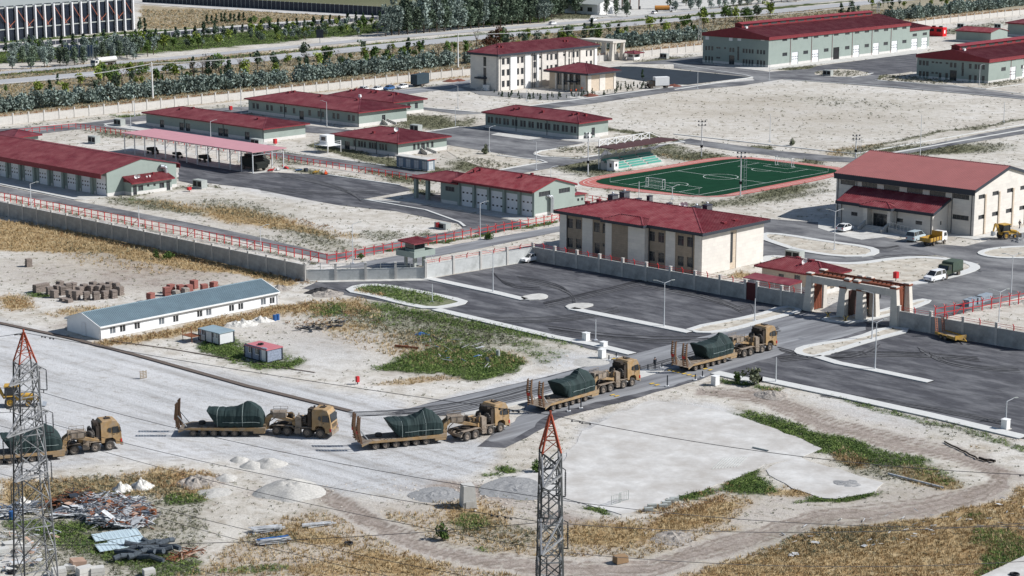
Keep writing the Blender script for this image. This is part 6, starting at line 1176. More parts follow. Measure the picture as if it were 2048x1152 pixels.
# ------------------------------------------------------------ convoy
M_TAN = mat('tan_paint', (.34, .22, .105), .6, var=.25, scale=1.6, dirt=(.30, .24, .175), dirtamt=.5, dscale=1.1)
M_TAND = mat('dusty_tan', (.20, .155, .115), .85, var=.3, scale=1.8, dirt=(.31, .265, .22), dirtamt=.6, dscale=1.2)
M_TYRE = mat('tyre', (.075, .068, .062), .95, var=.35, scale=5); M_RIM = mat('dusty_rim', (.24, .20, .165), .8, var=.2, scale=4)
M_TARP = mat('dark_green_tarp', (.016, .031, .031), .8, var=.25, scale=.7, bump=.35, bscale=2.2, dirt=(.022, .043, .042), dirtamt=.35, dscale=.8)
M_ROPE = mat('pale_rope', (.28, .33, .32), .8); M_GREAS = mat('dark_machinery', (.045, .035, .028), .8, var=.4, scale=3); M_HL = mat('lamp_red', (.5, .03, .02), .4)
def wheel_mesh(r, w, name='wheel', rim=None):
 k = ('whl', r, w)
 if k in MC: return MC[k]
 mb = MB(); n = 16
 prof = [(r * .86, -w / 2), (r, -w * .32), (r, w * .32), (r * .86, w / 2), (r * .58, w / 2 - .02), (r * .5, w * .28), (r * .2, w * .3), (r * .18, w * .42)]
 rings = [[(rr * math.cos(2 * math.pi * i / n), y, rr * math.sin(2 * math.pi * i / n)) for i in range(n)] for rr, y in [(r * .3, -w / 2)] + prof]
 for j, (A_, B_) in enumerate(zip(rings[:-1], rings[1:])):
  for i in range(n): mb.face([A_[i], A_[(i + 1) % n], B_[(i + 1) % n], B_[i]], 1 if j >= 5 else 0)
 mb.face(rings[-1], 1)
 for i in range(5): a = i * 1.2566; mb.cyl((r * .35 * math.cos(a), w * .29, r * .35 * math.sin(a)), (r * .35 * math.cos(a), w * .33, r * .35 * math.sin(a)), .04, 5, 2)
 MC[k] = mb.mesh(name, [M_TYRE, rim or M_RIM, M_GREAS]); return MC[k]
def addwheels(t, xs, yo, r, w, name='wheel'):
 me = wheel_mesh(r, w)
 for x in xs:
  for sd_ in (-1, 1): obj(name, me, t, (x, sd_ * yo, r), 0 if sd_ > 0 else math.pi)
def jit(mb, amp, sc, seed=0):
 o = []
 for v in mb.v:
  p = Vector(v) * sc + Vector((seed, seed * 2, 0)); o.append((v[0] + noise.noise(p) * amp, v[1] + noise.noise(p + Vector((5, 5, 5))) * amp, max(0, v[2] + noise.noise(p + Vector((9, 1, 4))) * amp)))
 mb.v = o
def tractor():
 t = thing('tractor_truck', 'x', 'truck', (0, 0, 0), 0, 'tan heavy tractors of the convoy')
 mb = MB()
 for s9 in (-.45, .45): mb.box(-1.0, s9 - .08, .85, 6.9, s9 + .08, 1.15)
 for x in (-.9, 0, 1.4, 2.6, 4.05, 5.8): mb.box(x - .1, -.95, .62, x + .1, .95, .8)
 mb.box(-1.1, -1.2, .75, -.95, 1.2, 1.0); mb.build('chassis', M_TAND, t)
 addwheels(t, (0, 1.4, 4.05, 5.8), 1.03, .60, .44)
 for s9 in (-1, 1):
  mb = MB(); y0, y1 = sorted((s9 * .72, s9 * 1.27)); mb.box(-.75, y0, 1.28, 2.15, y1, 1.34); mb.hexa([(-1.0, y0, 1.0), (-.75, y0, 1.28), (-.75, y1, 1.28), (-1.0, y1, 1.0), (-1.0, y0, 1.06), (-.75, y0, 1.34), (-.75, y1, 1.34), (-1.0, y1, 1.06)]); mb.hexa([(2.15, y0, 1.28), (2.4, y0, .95), (2.4, y1, .95), (2.15, y1, 1.28), (2.15, y0, 1.34), (2.4, y0, 1.01), (2.4, y1, 1.01), (2.15, y1, 1.34)]); mb.build('fender', M_TAND, t)
  mb = MB(); mb.box(3.35, y0, 1.26, 4.75, y1, 1.32); mb.box(3.3, y0, .95, 3.36, y1, 1.3); mb.build('fender', M_TAND, t)
  mb = MB(); mb.box(2.45, y0, .5, 3.2, y1, 1.2)
  for z in (.45, .75, 1.05): mb.box(2.5, s9 * 1.28 - .03, z, 3.15, s9 * 1.28 + .03, z + .06)
  mb.build('tool_box', M_TAND, t)
 mb = MB(); mb.box(-.4, -.55, 1.15, 1.9, .55, 1.32); mb.cyl((.7, 0, 1.3), (.7, 0, 1.5), .6, 12); mb.build('fifth_wheel', M_GREAS, t)
 mb = MB(); mb.box(2.5, -1.15, 1.2, 3.3, -.1, 2.45); mb.box(2.55, -1.05, 2.45, 3.1, -.3, 2.6); mb.cyl((2.8, -.5, 2.6), (2.8, -.5, 2.95), .08, 6); mb.build('winch_housing', M_TAND, t)
 mb = MB(); mb.box(2.6, .1, 1.2, 3.4, 1.15, 2.2); mb.cyl((2.3, -.9, 1.6), (2.3, .9, 1.6), .3, 8); mb.build('winch', M_TAN, t)
 mb = MB(); mb.path([(2.0, -.2, 1.3), (2.0, -.2, 2.5), (1.9, -.2, 2.75), (1.0, -.2, 2.75)], .07, 6); mb.path([(2.3, -.9, 2.0), (2.2, -.95, 2.5), (2.45, -1, 2.75)], .05, 5); mb.build('crane_arm', M_TAN, t)
 for y, z in ((-.75, 2.2), (.62, 2.25)):
  mb = MB(); n = 14
  for i in range(n): a, b = 2 * math.pi * i / n, 2 * math.pi * (i + 1) / n; mb.cyl((0, .45 * math.cos(a), .45 * math.sin(a)), (0, .45 * math.cos(b), .45 * math.sin(b)), .2, 6, cap=False)
  mb.cyl((-.1, 0, 0), (.05, 0, 0), .32, 10, 1); mb.build('spare_wheel', [M_TYRE, M_RIM], t, (3.75, y, z))
 mb = MB(); mb.box(4.15, -1.1, 1.15, 4.6, 1.1, 3.2); mb.cyl((4.35, .95, 1.2), (4.35, .95, 3.6), .13, 7); mb.cyl((4.35, -.95, 1.2), (4.35, -.95, 3.45), .16, 7); mb.box(4.0, -.6, 3.1, 4.6, .6, 3.55); mb.build('engine_frame', M_GREAS, t)
 # cab: profile swept across the width, corners drawn in
 mb = MB(); prof = [(4.72, 1.05), (5.1, 1.05), (5.15, 1.45), (5.45, 1.6), (6.15, 1.6), (6.5, 1.3), (6.55, .75), (7.2, .7), (7.3, 1.3), (7.25, 2.05), (7.05, 3.05), (6.75, 3.62), (6.2, 3.75), (4.95, 3.72), (4.72, 3.5)]
 n = len(prof); zs = lambda y, z: y * (1 - max(0, z - 2.1) * .045)
 for k_, y in enumerate((-1.25, -1.15, 1.15, 1.25)):
  sh = .06 if k_ in (0, 3) else 0
  for x, z in prof: cx = 6.0; mb.v.append((x + (cx - x) * sh * .5, zs(y, z), z - (sh if z > 3.3 else 0)))
 for k_ in range(3):
  for i in range(n): j = (i + 1) % n; mb.f.append((k_ * n + i, k_ * n + j, (k_ + 1) * n + j, (k_ + 1) * n + i)); mb.m.append(0)
 mb.f.append(tuple(range(n))[::-1]); mb.m.append(0); mb.f.append(tuple(range(3 * n, 4 * n))); mb.m.append(0)
 cab = mb.build('cab', M_TAN, t)
 def part(nm, m, fn): m_ = MB(); fn(m_); return m_.build(nm, m, cab)
 part('windscreen', M_GL, lambda m: m.hexa([(7.27, -1.08, 2.12), (7.3, -1.08, 2.12), (7.3, 1.08, 2.12), (7.27, 1.08, 2.12), (7.03, -1.02, 3.12), (7.1, -1.02, 3.12), (7.1, 1.02, 3.12), (7.03, 1.02, 3.12)]))
 for s9 in (-1, 1):
  part('side_window', M_GL, lambda m: m.prism([(6.15, 2.15), (7.05, 2.15), (6.85, 2.95), (6.15, 2.95)], s9 * 1.24, s9 * 1.262))
  part('side_window', M_GL, lambda m: m.prism([(5.55, 2.45), (5.95, 2.2), (5.95, 2.85), (5.65, 2.85)], s9 * 1.24, s9 * 1.262))
  part('mirror', M_GREAS, lambda m: (m.box(7.0, s9 * 1.38 - .05, 2.3, 7.12, s9 * 1.38 + .05, 2.85), m.bar((7.05, s9 * 1.2, 2.8), (7.05, s9 * 1.4, 2.8), .04)))
  part('headlight', M_GLW if 'M_GLW' in globals() else M_GL, lambda m: m.box(7.24, s9 * 1.0 - .18, 1.02, 7.32, s9 * 1.0 + .18, 1.28)); part('indicator', M_HL, lambda m: m.box(7.1, s9 * 1.27 - .03, .95, 7.3, s9 * 1.27 + .03, 1.35))
  part('door_seam', M_GREAS, lambda m: (m.box(6.08, s9 * 1.252 - .006, 1.65, 6.11, s9 * 1.252 + .006, 2.95), m.box(6.2, s9 * 1.26 - .012, 1.98, 6.4, s9 * 1.26 + .012, 2.04)))
 part('grille', M_GREAS, lambda m: [m.box(7.24, -.8, 1.35 + i * .14, 7.31, .8, 1.43 + i * .14) for i in range(4)])
 part('roof_hatch', M_GREAS, lambda m: (m.box(5.5, -.35, 3.72, 6.2, .35, 3.83), m.cyl((5.8, .5, 3.7), (5.8, .5, 3.9), .1, 6)))
 part('bumper', M_TAND, lambda m: m.box(7.18, -1.25, .5, 7.42, 1.25, .95))
 return t
def trailer():
 t = thing('lowbed_trailer', 'x', 'trailer', (0, 0, 0), 0, 'six axle lowbed trailers of the convoy'); X0, X1 = -1.8, 9.1
 mb = MB(); mb.prism([(X0, .78), (X0 + 1.3, 1.12), (X1, 1.12), (X1, .78), (X0 + 1.2, .95)], -1.5, 1.5); mb.build('deck', M_TAND, t)
 for s9 in (-1, 1): mb = MB(); mb.prism([(X0, .55), (X0, .8), (X0 + 1.3, 1.16), (X1, 1.16), (X1, .72), (X0 + .9, .9)], s9 * 1.5, s9 * 1.58); mb.build('side_rail', M_TAN, t)
 for i in range(9): mb = MB(); mb.box(X0 + 1.5 + i * 1.05, -1.45, 1.12, X0 + 1.5 + i * 1.05 + .9, 1.45, 1.15); mb.build('deck_plate', M_TAND, t)
 addwheels(t, [1.3 * i for i in range(6)], 1.28, .44, .36); addwheels(t, [1.3 * i for i in range(6)], .62, .44, .36)
 for i in range(6): mb = MB(); mb.box(1.3 * i - .08, -1.2, .36, 1.3 * i + .08, 1.2, .52); mb.box(1.3 * i + .1, -.9, .5, 1.3 * i + .5, .9, .8); mb.build('axle', M_GREAS, t)
 for s9 in (-1, 1): mb = MB(); y0, y1 = sorted((s9 * 1.0, s9 * 1.58)); mb.box(7.6, y0, .45, 9.0, y1, .76); mb.build('locker', M_TAN, t)
 for s9 in (-1, 1):
  rp = MB()
  for dy in (-.33, .33): rp.prism([(X0 - .1, .9), (X0 + .15, .9), (X0 - .15, 2.6), (X0 - .05, 4.3), (X0 - .3, 4.2), (X0 - .5, 2.6)], s9 * 1.0 + dy - .05, s9 * 1.0 + dy + .05)
  for i in range(11): z = 1.1 + i * .29; rp.box(X0 - .38, s9 * 1.0 - .33, z, X0 - .28, s9 * 1.0 + .33, z + .12)
  r_ = rp.build('ramp', mat('ramp_brown', (.13, .075, .045), .85, var=.3, scale=3), t); mb = MB(); mb.box(X0 - .52, s9 * 1.0 - .25, 2.1, X0 - .45, s9 * 1.0 + .25, 2.5); mb.build('reflector', M_HL, r_)
  mb = MB(); mb.bar((X0 + 1.0, s9, 1.2), (X0 - .1, s9, 2.6), .1); mb.build('ramp_strut', M_MET, t)
 mb = MB()                                     # swan neck reaching over the tractor's rear axles
 for s9 in (-.5, .5): mb.prism([(X1 - .3, .75), (X1 + .25, .75), (X1 + .35, 1.9), (X1 + .8, 2.3), (X1 + 2.4, 1.9), (X1 + 4.2, 1.5), (X1 + 4.2, 1.75), (X1 + 2.4, 2.3), (X1 + .6, 2.7), (X1 - .1, 2.2)], s9 - .16, s9 + .16)
 mb.box(X1 - .3, -1.1, .75, X1 + .05, 1.1, 1.5); mb.box(X1 + .4, -.5, 2.2, X1 + 1.0, .5, 2.5); mb.build('swan_neck', M_TAN, t)
 mb = MB(); mb.box(X1 + .9, -.75, 2.25, X1 + 2.5, .75, 2.95); mb.box(X1 + .5, -.3, 2.6, X1 + .8, .3, 3.1); mb.build('power_pack', M_TAND, t)
 mb = MB()
 for x in (X1 + .8, X1 + 1.7, X1 + 2.6):
  for y in (-.8, .8): mb.bar((x, y, 2.4), (x, y, 3.35), .04)
 for y in (-.8, .8): mb.bar((X1 + .8, y, 3.35), (X1 + 2.6, y, 3.35), .04); mb.bar((X1 + .8, y, 3.05), (X1 + 2.6, y, 3.05), .04)
 mb.build('guard_rail', M_TAND, t)
 obj('spare_wheel', wheel_mesh(.5, .36), t, (X1 + 3.1, 0, 2.35), -.6); obj('spare_wheel', wheel_mesh(.44, .36), t, (.9, .5, 1.35)).rotation_euler = (math.pi / 2, 0, 0)
 mb = MB(); mb.path([(X1 + .2, -1, 1.2), (X1 + .5, -1.0, 1.9), (X1 + 1.2, -.7, 2.3)], .06, 5); mb.path([(X1 + .2, 1, 1.2), (X1 + .5, 1.0, 1.9), (X1 + 1.2, .7, 2.3)], .06, 5); tag(mb.build('hydraulic_hose', M_GREAS, t), kind='stuff')
 for x in (1, 3, 5): mb = MB(); mb.path([(x + k * .15, -1.46, 1.2 + .12 * math.sin(k)) for k in range(10)], .035, 4); mb.build('chain', M_GREAS, t)
 return t
def cargo(seed):
 """vehicle under a tied tarpaulin: stations x, floor, shoulder height, top, half widths floor/shoulder/top"""
 rr = random.Random(seed); k = rr.uniform
 ST = [(0, 2.02, 2.12, 2.2, 1.0, 1.15, 1.05), (.1, 1.9, 2.05, 2.2, 1.1, 1.3, 1.1), (.7, .9, 1.8, 2.18, 1.2, 1.4, 1.1), (1.4, .03, 1.65, 2.15, 1.35, 1.45, 1.0), (2.2, 0, 1.6, 2.12, 1.4, 1.5, 1.0), (3.0, 0, 1.6, 2.18, 1.4, 1.5, .95), (3.5, 0, 1.6, 2.22, 1.4, 1.5, .9), (4.2, 0, 1.6, 2.6 + k(-.1, .1), 1.4, 1.5, .5), (4.95, 0, 1.65, 3.15 + k(-.1, .15), 1.4, 1.5, .12), (5.5, 0, 1.65, 2.95, 1.4, 1.5, .4), (6.1, 0, 1.65, 2.6, 1.4, 1.48, .6), (6.7, 0, 1.45, 2.0, 1.3, 1.4, .8), (7.0, .05, 1.1, 1.5, 1.15, 1.25, .8), (7.15, .3, .7, .9, .8, .9, .5)]
 nx = 44; ny = 22; mb = MB(); xs = np.linspace(0, 7.15, nx); cols = [np.interp(xs, [s[0] for s in ST], [s[j] for s in ST]) for j in range(1, 7)]
 for i in range(nx):
  fl_, sh, tp, wf, wsd, wt = (c[i] for c in cols); ctrl = [(-wf, fl_), (-wsd, sh * .55 + fl_ * .45), (-wsd, sh), (-wt, tp - .03), (0, tp), (wt, tp - .03), (wsd, sh), (wsd, sh * .55 + fl_ * .45), (wf, fl_)]
  seg = np.linspace(0, 8, ny)
  for u in seg:
   a = min(int(u), 7); f_ = u - a; y = ctrl[a][0] * (1 - f_) + ctrl[a + 1][0] * f_; z = ctrl[a][1] * (1 - f_) + ctrl[a + 1][1] * f_
   p = Vector((xs[i], y, z)); fold = noise.noise(Vector((xs[i] * 1.6 + seed, y * .35, z * .45))) * .12 + noise.noise(Vector((xs[i] * 4.5 + seed, y * .8, z * .6))) * .05
   o = Vector((0, y, z - 1.0)).normalized() * fold if i not in (0, nx - 1) else Vector()
   q_ = p + o; mb.v.append((q_.x, q_.y, max(.0, q_.z)))
 for i in range(nx - 1):
  for j in range(ny - 1): a = i * ny + j; mb.f.append((a, a + ny, a + ny + 1, a + 1)); mb.m.append(0)
 for i in (0, nx - 1): mb.f.append(tuple(i * ny + j for j in range(ny))); mb.m.append(0)
 mb.f += [(i * ny, (i + 1) * ny, (i + 1) * ny + ny - 1, i * ny + ny - 1) for i in range(nx - 1)]; mb.m += [0] * (nx - 1)
 t = mb.build('tarpaulined_vehicle', M_TARP, smooth=False); V = mb.v
 for i in (8 + rr.randrange(4), 26 + rr.randrange(4)):
  r_ = MB(); pts = [Vector(V[i * ny + j]) + Vector((0, V[i * ny + j][1] * .015, .02)) for j in range(ny)]; r_.path(pts, .028, 4); r_.build('strap', M_ROPE, t)
 r_ = MB(); r_.path([Vector(V[i * ny + 1 + 1]) + Vector((0, -.03, .02)) for i in range(12, nx - 3)], .026, 4); r_.build('rope', M_ROPE, t)
 return t
def nearpair(rear, front, off):
 a, b = G(*rear), G(*front); d = (b - a).normalized(); n = Vector((-d.y, d.x, 0)); n = n if n.y > 0 else -n
 return a + n * off, math.atan2(d.y, d.x), d, n
TR, TL = tractor(), trailer()
CV = [('leftmost', (126.5, 912.6), (217.8, 901), (-24, 933), (74, 923.5), 'leftmost of the convoy, behind the pylon'),
 ('second', (553, 870.5), (639, 877), (386, 873.4), (486, 873.4), 'second from the left of the convoy'),
 ('third', (935.5, 882.5), (1005, 863.5), (751.8, 899.5), (855.5, 889), 'third from the left of the convoy'),
 ('fourth', (1207.6, 788), (1264.7, 772.8), (1107, 822), (1170.8, 803), 'fourth from the left of the convoy'),
 ('rightmost', (1489.5, 715), (1540, 702), (1391.7, 742), (1451, 725.8), 'rightmost of the convoy, nearest the gate')]
for i, (nm, r1, f1, r2, f2, wh) in enumerate(CV):
 p, a, d, n = nearpair(r1, f1, 1.2); t = TR if i == 0 else inst(TR, p, a)
 t.location = p; t.rotation_euler = (0, 0, a); t['label'] = 'tan four axle tractor truck %s' % wh
 p, a, d, n = nearpair(r2, f2, 1.4); t = TL if i == 0 else inst(TL, p, a)
 t.location = p; t.rotation_euler = (0, 0, a); t['label'] = 'tan lowbed trailer %s' % wh
 c = cargo(i * 7 + 3); c.location = p + d * 1.75 + Vector((0, 0, 1.16)); c.rotation_euler = (0, 0, a); tag(c, 'dark green tarpaulin tied over a vehicle, %s' % wh, 'covered vehicle', 'tarpaulined vehicles on the trailers')
# dust behind the third tractor
# ------------------------------------------------------------ ordinary vehicles
M_CARW = mat('car_white', (.78, .78, .78), .25, var=.01, spec=.6); M_CARB = mat('car_blue', (.04, .12, .28), .3, spec=.6); M_VAN = mat('van_grey', (.42, .50, .53), .3, var=.02, spec=.5); M_YEL = mat('machine_yellow', (.50, .29, .035), .55, var=.2, scale=2, dirt=(.3, .22, .12), dirtamt=.5, dscale=1)
M_ARMY = mat('army_green', (.042, .052, .035), .8, var=.25, scale=1); M_TOYR = mat('rim_silver', (.5, .5, .5), .4)
CARK = {'sedan': (4.6, 1.8, 1.45, [(0, .45, .55), (.1, .35, .75), (1.15, .3, .92), (1.5, .3, .95), (3.6, .3, .98), (4.1, .3, .97), (4.5, .38, .9), (4.6, .5, .75)], [(1.1, .93), (1.95, 1.42), (3.1, 1.45), (4.0, 1.0)]),
  'hatch': (4.3, 1.8, 1.5, [(0, .45, .55), (.1, .35, .78), (1.05, .3, .95), (3.8, .3, 1.0), (4.2, .35, .95), (4.3, .5, .8)], [(1.0, .96), (1.8, 1.46), (3.3, 1.48), (4.1, 1.0)]),
  'van': (5.0, 1.95, 1.98, [(0, .45, .7), (.12, .35, .95), (.9, .3, 1.15), (4.8, .3, 1.25), (5.0, .4, 1.2)], [(.85, 1.16), (1.7, 1.9), (4.75, 1.96), (4.95, 1.25)]),
  'minivan': (4.4, 1.8, 1.85, [(0, .45, .7), (.12, .35, .9), (1.0, .3, 1.1), (4.2, .3, 1.15), (4.4, .4, 1.05)], [(.95, 1.1), (1.75, 1.78), (4.1, 1.83), (4.35, 1.15)])}
def car(kind, label, m, front, rear, off=.8, cat='car', world=None, group=None):
 L_, W, Hh, body, gh = CARK[kind]; w2 = W / 2
 if world: p, a = world
 else: p, a, d, n = nearpair(rear, front, off); a_ = G(*front); b_ = G(*rear); p = (a_ + b_) / 2 + n * off
 t = thing('parked_car' if cat == 'car' else 'parked_van', label, cat, p, a, group); X = lambda x: L_ / 2 - x
 mb = MB(); n = len(body)
 rings = []
 for i, (x, z0, z1) in enumerate(body):
  e = .82 if i in (0, n - 1) else .95 if i in (1, n - 2) else 1; rings.append([(X(x), -w2 * e, z0), (X(x), -w2 * e, (z0 + z1) / 2), (X(x), -w2 * e * .95, z1), (X(x), w2 * e * .95, z1), (X(x), w2 * e, (z0 + z1) / 2), (X(x), w2 * e, z0)])
 for A_, B_ in zip(rings[:-1], rings[1:]):
  for j in range(6): mb.face([A_[j], A_[(j + 1) % 6], B_[(j + 1) % 6], B_[j]])
 mb.face(rings[0]); mb.face(rings[-1][::-1])
 mb.build('body', m, t); mb = MB(); g = gh; wt = w2 * .78
 P4 = [[(X(x), s9 * (w2 * .93 if k_ in (0, 3) else wt), z) for k_, (x, z) in enumerate(g)] for s9 in (-1, 1)]
 mb.face(P4[0]); mb.face(P4[1][::-1])
 for j in range(3): mb.face([P4[0][j], P4[1][j], P4[1][j + 1], P4[0][j + 1]])
 mb.build('glass', M_GL, t)
 mb = MB(); (x0, z0), (x1, z1) = g[1], g[2]; mb.hexa([(X(x0), -wt, z0 - .04), (X(x1), -wt, z1 - .04), (X(x1), wt, z1 - .04), (X(x0), wt, z0 - .04), (X(x0), -wt + .05, z0 + .04), (X(x1), -wt + .05, z1 + .04), (X(x1), wt - .05, z1 + .04), (X(x0), wt - .05, z0 + .04)])
 for s9 in (-1, 1):
  for (a1, a2) in ((0, 1), (2, 3)): mb.bar(Vector(P4[0 if s9 < 0 else 1][a1]), Vector(P4[0 if s9 < 0 else 1][a2]), .07)
  mb.bar((X((g[1][0] + g[2][0]) / 2), s9 * (wt + .02), g[1][1]), (X((g[1][0] + g[2][0]) / 2), s9 * w2 * .94, g[0][1]), .08)
  if 'van' in kind: mb.bar((X(g[2][0] - .9), s9 * (wt + .02), g[1][1]), (X(g[2][0] - .9), s9 * w2 * .94, g[0][1]), .1)
 mb.build('roof', m, t)
 for x in (.85, L_ - .95):
  for s9 in (-1, 1): obj('wheel', wheel_mesh(.32, .22, rim=M_TOYR), t, (X(x), s9 * (w2 - .1), .32), 0 if s9 > 0 else math.pi)
 for s9 in (-1, 1):
  mb = MB(); mb.box(X(.0) - .12, s9 * w2 * .68 - .18, .62, X(0) + .01, s9 * w2 * .68 + .18, .76); mb.build('headlight', M_GLW, t)
  mb = MB(); mb.box(X(L_) - .02, s9 * w2 * .72 - .14, .7, X(L_) + .1, s9 * w2 * .72 + .14, .88); mb.build('tail_light', M_HL, t)
 return t
car('sedan', 'white sedan parked in the sunny corner of the large car park wall', M_CARW, q('u', 1103, 426), q('u', 1158, 414))
car('hatch', 'white hatchback parked in the shade before the gym entrance', M_CARW, (1703.5, 461), (1690.5, 464.5))
car('van', 'pale grey blue minibus parked beside the yellow tipper truck', M_VAN, q('j', 1035, 965), q('j', 925, 1000), .85, 'van')
car('minivan', 'white minivan parked in front of the army truck, behind the gate', M_CARW, q('k', 990, 380), q('k', 1088, 358), .8, 'van')
for p, m_, lb_ in ((q('b', 1668, 932), M_CARW, 'white car leftmost of the row by the far wall'), (q('b', 1812, 930), M_CARW, 'white car second from left in the row by the far wall'), (q('b', 1935, 920), M_CARB, 'blue car third in the row by the far wall'), (q('c', 25, 905), M_CARW, 'white car nearest the dark box trailer by the far wall')):
 car('hatch', lb_, m_, None, None, world=(G(*p), PHI + .2 + math.pi))
car('hatch', 'white car driving on the far carriageway above the headquarters', M_CARW, None, None, world=(G(*q('c', 1562, 252)), PHI + .15)); car('sedan', 'pale car on the far carriageway right of the other white car', M_CARW, None, None, world=(G(*q('c', 1975, 216)), PHI + .15)); car('hatch', 'white and blue car on the petrol station forecourt', M_CARW, None, None, world=(G(*q('d', 552, 142)), 1.2))
# box trailer, ambulance-like box truck, tankers
def boxveh(name, label, cat, p, a, L_, W, z0, z1, m, cabm=None, wheels=None, round_=False):
 t = thing(name, label, cat, p, a); mb = MB()
 if round_: mb.cyl((-L_ / 2, 0, (z0 + z1) / 2), (L_ / 2, 0, (z0 + z1) / 2), (z1 - z0) / 2, 12)
 else: mb.box(-L_ / 2, -W / 2, z0, L_ / 2, W / 2, z1)
 mb.build('box_body' if not round_ else 'tank', m, t)
 mb = MB(); mb.box(-L_ / 2, -.5, z0 - .35, L_ / 2 + (2.2 if cabm else .8), .5, z0 - .02); mb.build('chassis', M_GREAS, t)
 if cabm:
  mb = MB(); mb.prism([(L_ / 2 + .2, .6), (L_ / 2 + 2.2, .6), (L_ / 2 + 2.25, 1.5), (L_ / 2 + 1.9, 2.5), (L_ / 2 + .2, 2.5)], -W / 2 + .1, W / 2 - .1); mb.build('cab', cabm, t)
  mb = MB(); mb.prism([(L_ / 2 + 2.26, 1.52), (L_ / 2 + 2.28, 1.52), (L_ / 2 + 1.96, 2.4), (L_ / 2 + 1.93, 2.4)], -W / 2 + .2, W / 2 - .2); mb.prism([(L_ / 2 + .9, 1.5), (L_ / 2 + 2.1, 1.5), (L_ / 2 + 1.8, 2.3), (L_ / 2 + .9, 2.3)], -W / 2 + .08, W / 2 - .08); mb.build('window', M_GL, t)
 for x in wheels or ((-L_ / 2 + .9, L_ / 2 + 1.2) if cabm else (-.6, .6)):
  for s9 in (-1, 1): obj('wheel', wheel_mesh(.45, .28), t, (x, s9 * (W / 2 - .15), .45), 0 if s9 > 0 else math.pi)
 return t
boxveh('box_trailer', 'dark blue grey box trailer parked by the far wall left of the headquarters', 'trailer', G(840, 172), PHI + .25, 7.5, 2.5, .8, 4.0, mat('dark_blue_grey', (.03, .05, .065), .6))
t = boxveh('box_truck', 'white box truck with open rear standing before the planted garden', 'truck', G(1322, 176), PHI + math.pi - .5, 4.8, 2.4, .9, 3.6, M_WHITE, M_GREAS); mb = MB(); mb.box(-2.43, -1, 1.0, -2.405, 1, 3.4); mb.build('rear_opening', M_BLACK, t)
boxveh('tanker_truck', 'white tanker truck on the highway in front of the dark olive trees', 'truck', G(213, 131.5), PHI + math.pi + .18, 9, 2.4, 1.2, 3.2, MATS['scrap_pink'] if 0 else M_PLIN, M_PLIN, (-3.5, -2.3, 5.5), True)
boxveh('tanker_truck', 'orange and white tanker truck on the petrol forecourt', 'truck', G(1324, 24), .1, 7, 2.4, 1.2, 3.2, mat('orange_tank', (.5, .22, .05), .5), M_WHITE, (-2.5, 4.5), True)
# tipper, army truck, trailer, excavator loaders
def tipper():
 a, b = q('j', 1205, 1015), q('j', 1125, 1035); p, an, d, n = nearpair(b, a, .95); t = thing('tipper_truck', 'small tipper truck with yellow body and white cab beside the minibus', 'truck', p, an)
 mb = MB(); mb.box(-1.6, -.35, .6, 4.4, .35, .85); mb.build('chassis', M_GREAS, t)
 mb = MB(); mb.box(-1.7, -1.1, .9, 2.5, 1.1, 1.0); mb.box(-1.7, -1.15, 1.0, -1.6, 1.15, 1.65); mb.box(-1.6, -1.15, 1.0, 2.5, -1.08, 1.65); mb.box(-1.6, 1.08, 1.0, 2.5, 1.15, 1.65); mb.box(2.42, -1.15, 1.0, 2.52, 1.15, 2.5); mb.build('tipper_body', M_YEL, t)
 for s9 in (-1, 1):
  for x in (-1.5, -.5, .5, 1.5, 2.4): mb = MB(); mb.box(x - .05, s9 * 1.18 - .03, .95, x + .05, s9 * 1.18 + .03, 1.7); mb.build('stake', M_RUST, t)
 mb = MB(); mb.prism([(2.75, .7), (4.55, .65), (4.6, 1.4), (4.25, 2.35), (2.75, 2.4)], -1.0, 1.0); cb = mb.build('cab', M_CARW, t); mb = MB(); mb.prism([(3.4, 1.45), (4.4, 1.45), (4.15, 2.15), (3.4, 2.15)], -1.02, 1.02); mb.prism([(4.59, 1.45), (4.62, 1.45), (4.32, 2.25), (4.29, 2.25)], -.9, .9); mb.build('window', M_GL, cb)
 addwheels(t, (0, 3.6), .92, .42, .3)
tipper()
def army():
 a, b = q('k', 1185, 328), q('k', 1272, 302); p, an, d, n = nearpair(b, a, .95); t = thing('army_truck', 'dark green army truck with canvas cover parked behind the white minivan', 'truck', p, an)
 mb = MB(); mb.prism([(-1.3, 1.15), (2.2, 1.15), (2.2, 2.5), (2.0, 2.7), (-1.1, 2.7), (-1.3, 2.5)], -1.1, 1.1); mb.build('canvas_cover', mat('canvas_green', (.06, .085, .065), .9, var=.2), t); mb = MB(); mb.box(-1.4, -1.12, .8, 2.3, 1.12, 1.14); mb.build('cargo_bed', M_ARMY, t)
 mb = MB(); mb.prism([(2.4, .7), (5.0, .7), (5.05, 1.35), (3.75, 1.5), (3.5, 2.25), (2.4, 2.3)], -1.0, 1.0); cb = mb.build('cab', M_ARMY, t); mb = MB(); mb.prism([(2.7, 1.5), (3.65, 1.5), (3.45, 2.12), (2.7, 2.12)], -1.02, 1.02); mb.prism([(3.78, 1.52), (3.8, 1.52), (3.56, 2.2), (3.54, 2.2)], -.85, .85); mb.build('window', M_GL, cb)
 mb = MB(); mb.box(5.0, -1.05, .6, 5.2, 1.05, .85); mb.build('bumper', M_ARMY, t); addwheels(t, (0, 4.2), .95, .5, .34)
army()
